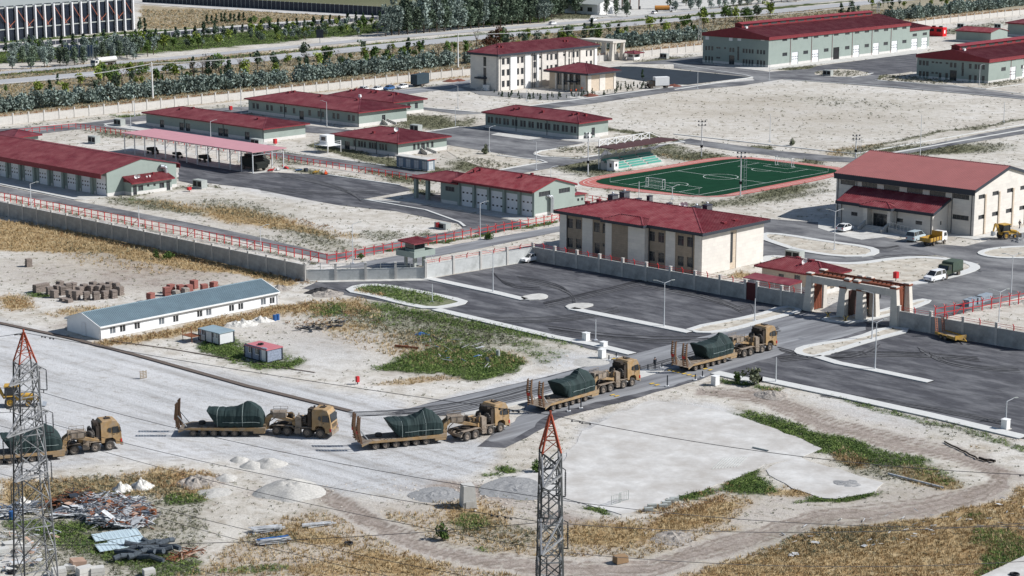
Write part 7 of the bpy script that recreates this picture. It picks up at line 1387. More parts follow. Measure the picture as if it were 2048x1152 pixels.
def ramptrailer():
 a, b = q('k', 1130, 1062), q('k', 1075, 1045); p, an, d, n = nearpair(b, a, .9); t = thing('ramp_trailer', 'small yellow flatbed trailer with raised rusty ramps by the right wall', 'trailer', p, an)
 mb = MB(); mb.box(-1.4, -1.0, .62, 3.2, 1.0, .72); mb.build('deck', mat('worn_wood', (.33, .27, .2), .9), t)
 for s9 in (-1, 1): mb = MB(); mb.box(-1.4, s9 * 1.03 - .04, .5, 3.2, s9 * 1.03 + .04, .9); mb.build('side_rail', M_YEL, t)
 mb = MB(); mb.box(3.15, -1.07, .45, 3.3, 1.07, 1.1); mb.bar((3.2, -.7, .55), (4.6, 0, .5), .12); mb.bar((3.2, .7, .55), (4.6, 0, .5), .12); mb.build('drawbar', M_YEL, t)
 for s9 in (-.65, .65):
  mb = MB()
  for y in (-.2, .2): mb.bar((-1.4, s9 + y, .7), (-1.75, s9 + y, 2.9), .1)
  for i in range(8): z = .9 + i * .26; mb.bar((-1.42 - i * .04, s9 - .2, z), (-1.42 - i * .04, s9 + .2, z), .09)
  mb.build('ramp', mat('pinkish_rust', (.36, .16, .11), .8), t)
 addwheels(t, (0, .95), 1.0, .38, .25)
 for s9 in (-1, 1): mb = MB(); mb.box(-.5, s9 * 1.15 - .15, .8, 1.5, s9 * 1.15 + .15, .86); mb.build('fender', M_YEL, t)
ramptrailer()
def loader(p, an, label):
 t = thing('backhoe_loader', label, 'backhoe loader', p, an)
 mb = MB(); mb.prism([(-.6, .8), (3.0, .8), (3.0, 1.5), (1.2, 1.7), (-.6, 1.5)], -.5, .5); mb.build('body', M_YEL, t)
 mb = MB(); mb.prism([(-.7, 1.4), (1.15, 1.4), (1.0, 2.75), (-.55, 2.75)], -.75, .75); mb.build('cab_glass', M_GL, t); mb = MB(); mb.box(-.75, -.85, 2.75, 1.2, .85, 2.9)
 mb.build('cab_roof', M_YEL, t)
 for x, y in ((-.7, -.76), (-.7, .76), (1.12, -.76), (1.12, .76)): mb = MB(); mb.bar((x, y, 1.4), (x * .85, y, 2.75), .1); mb.build('cab_pillar', M_BLACK, t)
 for s9 in (-1, 1):
  obj('wheel', wheel_mesh(.72, .45, rim=M_YEL), t, (0, s9 * .85, .72), 0 if s9 > 0 else math.pi); obj('wheel', wheel_mesh(.45, .35, rim=M_YEL), t, (2.3, s9 * .8, .45), 0 if s9 > 0 else math.pi)
  mb = MB(); mb.box(-.8, s9 * .85 - .25, 1.5, .8, s9 * .85 + .25, 1.58); mb.build('fender', M_YEL, t); mb = MB(); mb.bar((1.4, s9 * .6, 1.6), (3.2, s9 * .6, 1.2), .16); mb.bar((3.2, s9 * .6, 1.2), (3.9, s9 * .6, .5), .16); mb.build('loader_arm', M_YEL, t)
 mb = MB(); mb.prism([(3.8, .1), (4.6, .1), (4.1, .25), (3.95, .9), (3.75, .9)], -1.1, 1.1); mb.build('bucket', M_MET, t)
 mb = MB(); mb.prism([(-.9, 1.0), (-.6, 1.1), (-1.4, 2.9), (-2.0, 3.2), (-1.9, 2.8)], -.15, .15); mb.prism([(-2.2, 3.1), (-1.8, 3.2), (-2.4, 1.6), (-2.6, 1.6)], -.12, .12); mb.build('backhoe_boom', M_YEL, t)
 mb = MB(); mb.prism([(-2.7, 1.7), (-2.3, 1.6), (-2.1, 1.0), (-2.8, .8)], -.35, .35); mb.build('backhoe_bucket', M_MET, t)
loader(G(*q('j', 1840, 968)) + Vector((0, .8, 0)), .5, 'yellow backhoe loader working by the right corner of the gym')
loader(G(22, 812), .15, 'yellow backhoe loader half hidden behind the left pylon')
def jeep(x, y, label, sc=1.0, m=None):
 K, la, lb = CANOPY; t = thing('army_vehicle', label, 'army vehicle', K + AV * y + BV * x, PHI - .1 - math.pi / 2); m = m or mat('near_black_green', (.018, .022, .02), .7)
 mb = MB(); mb.prism([(-3 * sc, .8), (3.2 * sc, .8), (3.3 * sc, 1.6 * sc), (2.0 * sc, 1.9 * sc), (1.5 * sc, 2.8 * sc), (-.2 * sc, 3.0 * sc), (-.4 * sc, 2.5 * sc), (-3 * sc, 2.6 * sc)], -1.2 * sc, 1.2 * sc); mb.build('body', m, t); addwheels(t, (-2 * sc, 2 * sc), 1.15 * sc, .6 * sc, .4)
 mb = MB(); mb.prism([(1.5 * sc, 2.0 * sc), (1.9 * sc, 2.0 * sc), (1.5 * sc, 2.6 * sc)], -1.0 * sc, 1.0 * sc); mb.build('window', M_GLW, t)
jeep(3.6, 4.2, 'dark military vehicle under the near end of the canopy', 1.15); jeep(7.6, 7.8, 'dark military vehicle behind the other under the canopy', 1.1); jeep(4, 23, 'small dark tractor under the middle of the canopy', .6); jeep(3.5, 33, 'low dark trailer under the far half of the canopy', .5); jeep(3.5, 43, 'dark machine under the far end of the canopy', .6)
for p, lb_, m_ in ((q('g', 720, 605), 'red farm implement by the canopy, left of the pair', M_REDP), (q('g', 800, 595), 'pale frame implement between the red machines by the canopy', M_PLIN), (q('g', 880, 580), 'red implement with raised arm at the canopy corner', M_REDP), (q('g', 1180, 625), 'yellow wheeled implement on the yard edge', M_YEL), (q('g', 1290, 635), 'orange topped machine at the end of the implement row', MATS['orange']), (q('g', 1085, 605), 'dark grey crate on the yard edge', M_DK), (q('g', 1010, 598), 'blue hull shaped tub on the yard edge', M_CARB)):
 t = thing('implement', lb_, 'machine', G(*p), R.uniform(0, 3)); mb = MB()
 if 'crate' in lb_: mb.box(-.6, -.6, 0, .6, .6, 1.3)
 elif 'hull' in lb_: mb.tap(-1.0, -.4, .1, 1.0, .4, .6, -1.4, -.7, 1.4, .7)
 else: mb.prism([(-1.2, .3), (1.0, .3), (1.3, .9), (.4, 1.1), (-.6, .8)], -.5, .5); mb.bar((1, 0, .6), (1.8, 0, 1.5), .25)
 t.scale = (.62,) * 3; mb.build('frame', m_, t)
 if 'implement' in lb_ or 'machine' in lb_: addwheels(t, (-.5, .5), .6, .3, .2)
# raised white observation cabin by the office
t = thing('observation_cabin', 'white cabin on a railed platform beside the short green office', 'cabin', G(*q('g', 1330, 410)), PHI); mb = MB(); mb.box(-2, -1.5, 1.8, 2.5, 3.5, 1.95); mb.build('platform', M_WHITE, t); mb = MB(); mb.box(-.5, .5, 1.95, 2.0, 3.2, 4.2); mb.build('cabin', M_WHITE, t); mb = MB(); mb.box(-.53, 1.0, 2.9, -.501, 2.6, 3.8); mb.build('window', M_GL, t)
for x, y in ((-1.9, -1.4), (2.4, -1.4), (2.4, 3.4), (-1.9, 3.4)): mb = MB(); mb.bar((x, y, 0), (x, y, 3.0), .12); mb.build('post', M_WHITE, t)
for z in (2.4, 2.9): mb = MB(); mb.bar((-1.9, -1.4, z), (2.4, -1.4, z), .07); mb.bar((-1.9, -1.4, z), (-1.9, 3.4, z), .07); mb.build('railing', M_WHITE, t)
# ------------------------------------------------------------ people
def person(p, label, top, legs, stride=0.0, ang=0.0, arm=0.1, hold=None):
 root = thing('person', label, 'person', p, ang)
 J = [(0, 0, .95), (0, 0, 1.18), (0, 0, 1.42), (0, 0, 1.52), (0, 0, 1.66), (0, .1, .92), (stride, .11, .5), (stride * .7, .11, .08), (stride * .7 + .14, .11, .04), (0, -.1, .92), (-stride * .6, -.11, .5), (-stride * 1.3, -.11, .09), (-stride * 1.3 + .13, -.11, .04), (0, .2, 1.4), (-arm, .27, 1.13), (arm * .6, .27, .9), (0, -.2, 1.4), (arm, -.27, 1.13), (arm * 2, -.22, .93)]
 E_ = [(0, 1), (1, 2), (2, 3), (3, 4), (0, 5), (5, 6), (6, 7), (7, 8), (0, 9), (9, 10), (10, 11), (11, 12), (2, 13), (13, 14), (14, 15), (2, 16), (16, 17), (17, 18)]
 Rd = [.15, .15, .17, .065, .105, .1, .07, .05, .045, .1, .07, .05, .045, .07, .05, .04, .07, .05, .04]
 me = bpy.data.meshes.new('body'); me.from_pydata(J, E_, []); o = obj('body', me, root); me.materials.append(top); me.materials.append(legs); me.materials.append(M_SKIN)
 sm_ = o.modifiers.new('s', 'SKIN'); me.skin_vertices.new() if not me.skin_vertices else None
 for i, r_ in enumerate(Rd): me.skin_vertices[0].data[i].radius = (r_, r_ * (.8 if i < 3 else 1))
 me.skin_vertices[0].data[0].use_root = True; o.modifiers.new('d', 'SUBSURF').levels = 1; o.modifiers['d'].render_levels = 1
 dg = bpy.context.evaluated_depsgraph_get(); nm = bpy.data.meshes.new_from_object(o.evaluated_get(dg)); o.modifiers.clear(); o.data = nm
 nm.materials.clear(); [nm.materials.append(x) for x in (top, legs, M_SKIN)]
 for pl in nm.polygons: z = pl.center.z; pl.material_index = 2 if z > 1.47 or (abs(pl.center.y) > .2 and z < .97) else 1 if z < .95 else 0; pl.use_smooth = True
 mb = MB(); mb.cyl((0, 0, 1.68), (0, 0, 1.8), .12, 8, r2=.07); mb.build('hair', M_BLACK, root)
 if hold: mb = MB(); mb.bar((.15, -.2, .9), (.2, .15, 1.3), .06); mb.build('rifle', M_BLACK, root)
 return root
M_SKIN = mat('skin', (.4, .24, .17), .6); M_NAVY = mat('navy_cloth', (.02, .025, .035), .9); M_HIV = mat('orange_vest', (.75, .12, .03), .8); M_JEAN = mat('grey_trousers', (.06, .06, .07), .9)
person(G(*q('z', 1062, 388)), 'dark clothed guard standing in the road median between the last two trucks', M_NAVY, M_NAVY, ang=2.0)
person(G(*q('C', 1237, 705)), 'guard in dark uniform leaning at the gate piers, left of two', M_NAVY, M_NAVY, ang=-1.5, hold=1)
person(G(*q('C', 1297, 693)), 'guard in dark uniform at the gate piers, right of two', M_ARMY, M_NAVY, ang=-1.8, hold=1)
person(G(*q('C', 1435, 500)), 'distant dark figure walking on the road behind the gate beam', M_NAVY, M_JEAN, .2, .5)
person(G(*q('j', 2002, 857)), 'man walking along the sunny gym wall', M_JEAN, M_NAVY, .22, .6, .15)
person(G(*q('c', 1750, 962)), 'worker in orange vest before the pavilion, left of three', M_HIV, M_JEAN, .1, 0); person(G(*q('c', 1803, 960)), 'worker in orange vest before the pavilion, middle of three', M_HIV, M_JEAN, .1, 2); person(G(*q('c', 1862, 940)), 'worker in orange vest before the pavilion, right of three', M_HIV, M_JEAN, .15, 1)
# ------------------------------------------------------------ pylons and their wires
M_STL = mat('pylon_steel', (.27, .275, .285), .5, .3, var=.35, scale=1.5); M_STLD = mat('pylon_steel_dark', (.07, .073, .08), .55, .3, var=.3); M_STR = mat('pylon_red', (.30, .062, .032), .6, var=.25)
def pylon(peak, zp, zr, w0, wbase, tips, label, rot):
 top = G(*peak, zp); base = Vector((top.x, top.y, 0)); t = thing('lattice_pylon', label, 'pylon', base, 0); ca, sa = math.cos(rot), math.sin(rot)
 def cor(i, z):
  w_ = w0 / 2 + (wbase - w0) / 2 * max(0, (zr - z) / zr) if z <= zr else w0 / 2 * (zp - z) / (zp - zr) + .05
  x, y = ((-1, -1), (1, -1), (1, 1), (-1, 1))[i]; return Vector(((x * ca - y * sa) * w_, (x * sa + y * ca) * w_, z))
 for i in range(4): mb = MB(); mb.bar(cor(i, 0), cor(i, zr), .13); mb.build('leg', M_STLD if i in (0, 3) else M_STL, t)
 mb = MB(); z = 0; n = 0
 while z < zr - .3:
  st = max(1.0, 1.15 * (w0 + (wbase - w0) * (zr - z) / zr) * .75); z2 = min(zr, z + st)
  for i in range(4):
   j = (i + 1) % 4; mb.bar(cor(i, z), cor(j, z2), .07, m=(i + n) % 2); mb.bar(cor(j, z), cor(i, z2), .07, m=i % 2); 
   if n % 2 == 0: mb.bar(cor(i, z), cor(j, z), .08)
  z = z2; n += 1
 tag(mb.build('bracing', [M_STL, M_STLD], t), kind='stuff')
 mb = MB()
 for i in range(4):
  mb.bar(cor(i, zr), cor(i, zp), .11); j = (i + 1) % 4
  for f0, f1 in ((0, .35), (.35, .65), (.65, .85)): a, b = zr + (zp - zr) * f0, zr + (zp - zr) * f1; mb.bar(cor(i, a), cor(j, b), .05); mb.bar(cor(i, b), cor(j, b), .05)
 mb.cyl((0, 0, zp - .1), (0, 0, zp + .3), .09, 6); mb.build('red_peak', M_STR, t)
 out = [top]
 for (p1, zt, up) in tips:
  e = G(*p1, zt) - base; d = Vector((e.x, e.y, 0)).normalized(); mb = MB()
  cs = sorted(range(4), key=lambda i: -(Vector((cor(i, zt).x, cor(i, zt).y, 0)).dot(d)))[:2]
  for i in cs:
   mb.bar(cor(i, zt), e, .12); mb.bar(cor(i, zt + up), e, .10)
   for k in range(1, 4): a = cor(i, zt).lerp(e, k / 4); b = cor(i, zt + up).lerp(e, k / 4); mb.bar(a, b, .05); mb.bar(cor(i, zt).lerp(e, (k - 1) / 4), b, .05)
  for k in range(1, 4): mb.bar(cor(cs[0], zt).lerp(e, k / 4), cor(cs[1], zt).lerp(e, k / 4), .05)
  mb.build('cross_arm', M_STL, t)
  pn = Vector((-d.y, d.x, 0)) * .35; mb = MB()
  for s9 in (-1, 1):
   a = e + pn * s9 + Vector((0, 0, -.15)); mb.bar(e, a, .05); b = a + Vector((0, 0, -1.9)); mb.cyl(a, b, .035, 5)
   for k in range(12): z_ = -.2 - k * .14; mb.cyl(a + Vector((0, 0, z_)), a + Vector((0, 0, z_ - .05)), .075, 6)
  mb.bar(e + pn + Vector((0, 0, -2.05)), e - pn + Vector((0, 0, -2.05)), .07); mb.bar(e + Vector((0, 0, -2.05)), e + Vector((0, 0, -2.35)), .07); mb.build('insulator', M_STLD, t); out.append(base + e + Vector((0, 0, -2.35)))
 return out
P1 = pylon((47, 665), 29.1, 26.4, 1.6, 3.6, [((18, 773), 25.0, 1.2), ((85, 736), 25.0, 1.2), ((13, 876), 20.6, 1.4), ((98, 822), 20.6, 1.4), ((29, 965), 16.3, 1.2), ((95, 919), 16.3, 1.2)], 'tall lattice pylon with red peak at the left edge, before the leftmost truck', .55)
P2 = pylon((1101, 830), 34.0, 31.5, 1.28, 2.4, [((1087, 976), 30.0, 1.3), ((1122, 934), 30.0, 1.3), ((1083, 1111), 25.6, 1.5), ((1126, 1040), 25.6, 1.5), ((1080, 1250), 21.2, 1.4), ((1130, 1160), 21.2, 1.4)], 'lattice pylon with red peak in the lower centre, before the concrete slab', .12)
WIRES = MB()
def wire(a, b, sag, r=.022, sp=False):
 pts = [a.lerp(b, k / 14) + Vector((0, 0, -sag * 4 * (k / 14) * (1 - k / 14))) for k in range(15)]; mb = MB(); mb.path(pts, r, 4)
 if sp:
  for f_ in (.05, .07, .93, .95): p = a.lerp(b, f_) + Vector((0, 0, -sag * 4 * f_ * (1 - f_) - .08)); d = (b - a).normalized() * .3; mb.bar(p - d, p + d, .035); mb.cyl(p - d * 1.1, p - d * .7, .07, 5); mb.cyl(p + d * .7, p + d * 1.1, .07, 5)
 return mb
def wires(pairs, label):
 for i, (a, b, s9, sp) in enumerate(pairs): tag(wire(a, b, s9, sp=sp).build('power_line', M_WIRE), label % ORD[i], 'power line', 'conductors of the pylon line')
ORD = ['topmost', 'second', 'third', 'fourth', 'fifth', 'sixth', 'lowest']
wires([(P1[i], P2[i], .8 if i else .3, i in (0, 1, 3)) for i in (0, 2, 1, 4, 3, 6, 5)], '%s dark conductor between the left and the centre pylon')
ends = [((2120, 952), 30), ((2120, 1050), 25), ((2120, 1040), 26), ((2120, 1118), 21), ((2120, 1150), 21), ((2120, 1215), 17), ((2120, 1240), 17)]
wires([(P2[i], G(*ends[k][0], ends[k][1]), .8, k == 0) for k, i in enumerate((0, 2, 1, 4, 3, 6, 5))], '%s dark conductor from the centre pylon to the right edge')
wires([(P1[i], G(*e_, z_), .4, i == 0) for i, e_, z_ in ((0, (-120, 668), 28.5), (2, (-120, 742), 23), (1, (-120, 800), 22), (4, (-120, 812), 18), (3, (-120, 900), 17), (6, (-120, 905), 14), (5, (-120, 990), 13))], '%s short conductor from the left pylon to the left edge')
wires([(P2[i], G(*e_, z_), .6, False) for i, e_, z_ in ((1, (-80, 1088), 24), (3, (-80, 1158), 20), (5, (200, 1190), 17))], '%s rising conductor from the bottom left to the centre pylon')
# ------------------------------------------------------------ heaps, stacks, scrap
def mound(name, label, cat, p, r, h, m, rough=.15, seed=0, sq=1.0, ang=0.0, kind=None, group=None):
 nr_, na = 9, 22; mb = MB()
 for i in range(nr_ + 1):
  f_ = i / nr_
  for j in range(na):
   a = 2 * math.pi * j / na; nn_ = noise.noise(Vector((math.cos(a) * 1.3 + seed, math.sin(a) * 1.3, seed))); rr = r * f_ * (1 + .25 * nn_)
   z = h * (1 - f_) ** .9 * (1 - .25 * (1 - f_)) * (1 + rough * 2 * noise.noise(Vector((rr * math.cos(a) * 1.5, rr * math.sin(a) * 1.5, seed)))) + rough * h * .5 * noise.noise(Vector((rr * math.cos(a) * 5, rr * math.sin(a) * 5, seed))) * (1 - f_)
   mb.v.append((rr * math.cos(a), rr * math.sin(a) * sq, max(z, 0) - .05 * f_))
 for i in range(nr_):
  for j in range(na): k = (j + 1) % na; mb.f.append((i * na + j, (i + 1) * na + j, (i + 1) * na + k, i * na + k)); mb.m.append(0)
 o = mb.build(name, m, None, G(*p), ang, smooth=rough < .26); return tag(o, label, cat, group, kind)
M_GRV = mat('pale_gravel', (.44, .425, .395), .95, var=.25, scale=4, bump=.6, bscale=12); M_GRV2 = mat('grey_gravel', (.26, .26, .26), .95, var=.3, scale=5, bump=.6, bscale=12); M_CLAY = mat('red_soil', (.17, .062, .042), .95, var=.25, scale=3, bump=.5); M_RUB = mat('rubble', (.30, .27, .24), .95, var=.45, scale=3, bump=.8, bscale=6); M_SHT = mat('crumpled_white_sheet', (.55, .53, .49), .7, var=.4, scale=2.5, bump=.6, bscale=3)
for (p, r_, h, m_, lb_) in ((q('w', 1400, 475), 1.2, .8, M_GRV, 'smallest pale gravel cone on the yard, left of its two neighbours'), (q('w', 1475, 508), 1.6, .9, M_GRV, 'pale gravel cone in front between two others'), (q('w', 1575, 497), 2.2, 1.1, M_GRV, 'broad pale gravel cone with steep left side, right of its neighbours'), (q('w', 1325, 580), 1.4, .8, M_GRV, 'crumbly white pile beside the rusty soil'), (q('w', 1700, 655), 4.0, 2.1, M_GRV, 'largest pale sand pile in the lower yard'), (q('w', 1568, 660), 1.3, .9, M_GRV, 'small pale pile at the left foot of the largest pile'),
 (q('c', 512, 833), 2.6, 1.1, M_CLAY, 'red soil heap by the far wall, left of the pair'), (q('c', 605, 827), 2.6, 1.1, M_CLAY, 'red soil heap by the far wall, right of the pair'), (q('c', 1955, 982), 2.9, 1.2, M_CLAY, 'red soil heap on the road before the pavilion'), (q('c', 1745, 1000), 2.0, .8, M_GRV, 'pale heap before the pavilion, left of two'), (q('c', 1835, 1000), 2.0, .7, M_GRV, 'pale heap before the pavilion, right of two'), (q('d', 755, 882), 2.7, 1.1, M_CLAY, 'red soil heap beside the white box truck'), (q('j', 2010, 985), 2.0, 1.2, M_GRV2, 'dark gravel heap beside the yellow backhoe by the gym'),
 ((560, 578), 2.0, .9, M_RUB, 'rubble heap at the foot of the wall, right of the dry weeds'), ((655, 588), 3.0, .8, M_RUB, 'rubble heap beside the broken asphalt edge'), ((215, 640), 3.2, 1.0, M_RUB, 'earth heap behind the white barrack, left'), ((160, 655), 2.6, .9, M_RUB, 'earth heap at the yard edge left of the barrack'), ((395, 965), 2.5, 1.0, M_RUB, 'brown rubble heap by the dry bushes, lower left'), ((1545, 790), 2.4, .7, M_RUB, 'brush heap at the kerb right of the shrub'), ((430, 985), 2.0, .5, M_GRV, 'whitish rubble streak below the brown heap'), ((870, 990), 3.0, .35, M_GRV2, 'dark torn asphalt heap left of the white block'), ((1030, 975), 4.5, .35, M_GRV2, 'broad dark asphalt rubble right of the white block'), (q('y', 1020, 612), 2.2, .25, M_GRV2, 'small dark rubble patch on the right concrete slab'), ((1350, 1075), 2.5, .5, M_RUB, 'earth bank along the small trench'), ((1180, 725), 3.0, .3, M_GRV, 'low pale rubble left of the barrier')):
 mound('pile', lb_, 'pile', p, r_, h * .85, m_, .2 if m_ in (M_GRV, M_CLAY) else .5, R.random() * 50)
o = mound('tarpaulin_heap', 'crumpled white sheeting heap in front of the long barrack', 'tarpaulin', q('p', 1450, 405), 2.9, .8, M_SHT, .6, 3, .7, .3); mound('tarpaulin_heap', 'white sheeting heap beside the blue barrels', 'tarpaulin', q('p', 1610, 378), 2.1, .9, M_SHT, .6, 8, .6, .3)
mound('bag', 'round white sand bag among dry weeds, lower left', 'bag', (244, 979), 1.2, 1.0, M_SHT, .5, 2); mound('bag', 'white bags lying together among dry weeds, right of the round one', 'bag', (285, 974), 1.4, 1.1, M_SHT, .6, 6); mound('bag', 'dirty white bag left of the left pylon foot, behind blue barrel', 'bag', (47, 1008), 1.1, 1.0, M_SHT, .6, 12)
mound('wall_debris', 'black torn bank of asphalt at the end of the side road', 'pile', (640, 584), 3.0, .9, mat('torn_asphalt', (.03, .03, .032), .9, var=.4, bump=.6), .5, 22, .5, .3)
def stack(p, label, m, h=1.25, red=False, low=False):
 mb = MB(); n = 3 if low else 8; mb.box(-.55, -.55, 0, .55, .55, .12)
 for i in range(n): j = R.uniform(-.04, .04); k = R.uniform(-.04, .04); e = .52 - .05 * (i % 2) * (not red); mb.box(-e + j, -e + k, .14 + i * h / n if not low else .14 + i * .14, e + j, e + k, .14 + (i + .82) * h / n if not low else .14 + (i + .82) * .14)
 o = tag(mb.build('stone_stack' if not red else 'brick_stack', m, None, G(*p), R.uniform(-.3, .3) + PHI), label, 'stack', 'grey brown paving stacks on the dirt' if not red else 'red brick stacks behind the barrack'); return o
M_PAV = mat('paving_stack', (.23, .19, .165), .95, var=.35, scale=3); M_BRK = mat('red_brick', (.30, .12, .10), .9, var=.15, scale=3)
SP_ = [(215, 598), (243, 592), (268, 586), (292, 612), (318, 628), (336, 603), (368, 612), (408, 632), (446, 641), (466, 612), (508, 641), (562, 640), (614, 634), (664, 630), (492, 600), (533, 602), (578, 602), (626, 602), (680, 592), (702, 612), (397, 594), (428, 582), (352, 582), (594, 586), (642, 580), (545, 585), (372, 648), (402, 656)]
for i, p in enumerate(SP_):
 rw = lambda o: 'back row' if o[1] < 596 else 'middle row' if o[1] < 622 else 'front row'
 stack(q('t', *p), 'weathered grey stone stack, %s, %s from the left' % (rw(p), 'first second third fourth fifth sixth seventh eighth ninth tenth eleventh twelfth'.split()[sum(1 for o in SP_ if o[0] < p[0] and rw(o) == rw(p))]), M_PAV, R.uniform(1.1, 1.4), low=i >= 26)
stack(q('t', 168, 446), 'lone weathered stone stack at the far left on the dirt', M_PAV)
for i, (p, w_) in enumerate((((975, 617), 'leftmost'), ((1000, 600), 'second from left, behind'), ((1056, 602), 'low, centre'), ((1106, 602), 'centre right'), ((1135, 574), 'standing alone, farthest'), ((1195, 598), 'right, half behind the roof'), ((1250, 584), 'rightmost'), ((882, 650), 'low, left behind the ridge'))): stack(q('t', *p), 'red brick stack behind the barrack roof, %s' % w_, M_BRK, 1.3, True)
for p, w_ in (((1030, 625), 'left'), ((1085, 610), 'right')): stack(q('t', *p), 'grey rubble filled pallet in front of the red stacks, %s' % w_, M_RUB, 1.0)
def barrel(p, m, label): mb = MB(); mb.cyl((0, 0, 0), (0, 0, .9), .3, 10); mb.cyl((0, 0, .28), (0, 0, .32), .32, 10); mb.cyl((0, 0, .58), (0, 0, .62), .32, 10); tag(mb.build('barrel', m, None, G(*p)), label, 'barrel')
M_BLU = mat('barrel_blue', (.03, .11, .30), .5); barrel((549.5, 641), M_BLU, 'blue barrel by the white sheeting, left of two'); barrel((555.5, 639.5), M_BLU, 'blue barrel by the white sheeting, right of two'); barrel((24, 1038), M_BLU, 'blue barrel at the left foot of the pylon'); barrel((308, 1034), M_RUST, 'rusty white barrel at the right end of the scrap heap')
# scrap heap: nobody could count its pieces
def scrap(poly, n, label, cols, hmax, lmax, name='scrap_heap', seed=1):
 rr = random.Random(seed); mb = MB(); xs = [p[0] for p in poly]; ys = [p[1] for p in poly]; C_ = G(sum(xs) / len(xs), sum(ys) / len(ys)); k = 0
 while k < n:
  x, y = rr.uniform(min(xs), max(xs)), rr.uniform(min(ys), max(ys))
  if not inpoly(np.array([x]), np.array([y]), poly)[0]: continue
  k += 1; ctr = 1 - min(1, abs(x - sum(xs) / len(xs)) / (max(xs) - min(xs)) * 2); p = G(x, y) - C_ + Vector((0, 0, rr.random() ** .7 * hmax * (.35 + .65 * ctr)))
  a = rr.gauss(.3, .8); e = rr.gauss(0, .25); l_ = rr.uniform(.4, lmax); d = Vector((math.cos(a) * math.cos(e), math.sin(a) * math.cos(e), math.sin(e))) * l_ / 2; t_ = rr.random()
  q0, q1 = p - d, p + d; q0.z = max(q0.z, .05); q1.z = max(q1.z, .05)
  if t_ < .86: mb.bar(q0, q1, rr.uniform(.03, .10), m=rr.choice([0, 0, 0, 1, 1, 2, 3]))
  else: mb.bar(q0, q1, rr.uniform(.3, 1.0), .03, m=rr.choice([0, 0, 1, 2, 4]))
 return tag(mb.build(name, cols, None, C_), label, 'scrap', kind='stuff')
MS = [mat('scrap_white', (.46, .47, .48), .6, var=.4, scale=2), mat('scrap_steel', (.25, .27, .30), .4, .5, var=.3), M_RUST, M_DK, mat('scrap_pink', (.42, .29, .22), .8)]
scrap([(98, 1038), (150, 1006), (190, 998), (275, 1000), (310, 1030), (295, 1055), (245, 1068), (200, 1055), (150, 1035)], 1100, 'sprawling heap of scrap profiles, sheets and rusty bars in green weeds, lower left', MS, 1.0, 2.6)
scrap([(130, 990), (190, 990), (190, 1015), (120, 1020), (100, 1015)], 130, 'tangle of rusty bars at the back of the scrap heap', [M_RUST, M_GREAS, M_DK, M_RUST, M_RUST], .9, 3.5, seed=2)
scrap([(0, 1020), (75, 1010), (75, 1025), (0, 1040)], 60, 'long grey profiles lying left of the pylon foot', [MS[1], MS[0], M_CARB, M_DK, MS[1]], .5, 5, seed=3)
scrap([(0, 1060), (60, 1070), (110, 1050), (120, 1080), (80, 1130), (0, 1150)], 110, 'pale broken stone, pallets and rubbish round the left pylon foot', [MS[0], M_CON, MS[4], M_GREY, M_CON], .8, 1.4, seed=4)
scrap([(330, 1118), (400, 1098), (410, 1106), (350, 1125)], 50, 'rusty bent wire and bars right of the netting', [M_RUST, MS[4], M_RUST, M_RUST, MS[4]], .5, 2, seed=5)
scrap([(1855, 1010), (2060, 990), (2060, 1060), (1500, 1120), (1560, 1060)], 70, 'pale rubbish pieces scattered over the dry grass, lower right', [MS[0], M_CON, MS[0], MS[4], MS[0]], .15, .8, seed=6)
scrap([(590, 655), (690, 640), (690, 652), (600, 668)], 60, 'black plastic rubbish and wires on the dirt behind the pink roofed cabin', [M_BLACK, M_DK, M_BLACK, M_DK, M_GREY], .4, 2, seed=7)
scrap([(790, 690), (860, 670), (960, 690), (1000, 740), (900, 730), (830, 700)], 40, 'mixed rubbish in the weeds left of the access road', [MS[0], M_DK, M_CARB, M_RUST, MS[0]], .35, 2, seed=8)
for i, (p0, w_) in enumerate((((222, 1076), 'back left'), ((243, 1072), 'back right'), ((230, 1096), 'front left'), ((255, 1088), 'front right'))):
 mb = MB(); mb.box(-1.9, -1.05, .25, 1.9, 1.05, .29); 
 for x in np.linspace(-1.8, 1.8, 9): mb.box(x - .04, -1.05, .29, x + .04, 1.05, .32)
 o = tag(mb.build('roof_sheet', mat('pale_blue_sheet', (.48, .58, .62), .4, var=.05), None, G(*p0), .42 + i * .02), 'pale blue roofing sheet lying by the scrap, %s of four' % w_, 'roof sheet', 'blue roofing sheets by the scrap heap'); o.rotation_euler.x = .06
mb = MB(); t = thing('netting_pile', 'pile of dark grey rolled netting tubes beside the blue sheets', 'netting', G(300, 1108)); M_NET = mat('netting', (.07, .085, .10), .95, var=.35, scale=4, bump=.8, bscale=14)
for i in range(13):
 x, y = R.uniform(-2.2, 2.4), R.uniform(-2.6, 2.8); a = R.uniform(-.6, .9) ; z = .3 + .5 * max(0, 1 - (x * x + y * y) / 8); d = Vector((math.cos(a), math.sin(a), 0)); pts = [Vector((x, y, z)) + d * s9 + Vector((0, 0, .15 * math.sin(s9 * 2 + i))) for s9 in (-1.5, -.8, 0, .8, 1.5)]; mb = MB(); [mb.cyl(a_, b_, .30, 8, r2=.28) for a_, b_ in zip(pts[:-1], pts[1:])]; mb.build('roll', M_NET, t)
for i, (p, a) in enumerate((((535, 1062), 'upper'), ((548, 1085), 'lower'), ((637, 1050), 'right hand'))):
 t = thing('plank_bundle', '%s bundle of white painted planks in the dry weeds, lower left of centre' % a, 'planks', G(*p), .35)
 for k in range(14 if i < 2 else 6): mb = MB(); mb.box(-1.6, -.09, 0, 1.6, .09, .1); mb.build('plank', M_BLU if i == 1 and k > 11 else MS[0], t, (R.uniform(-.4, .4), (k % 5) * .25 - .5, .05 + (k // 5) * .2)).rotation_euler = (0, R.uniform(-.05, .05), R.uniform(-.12, .12))
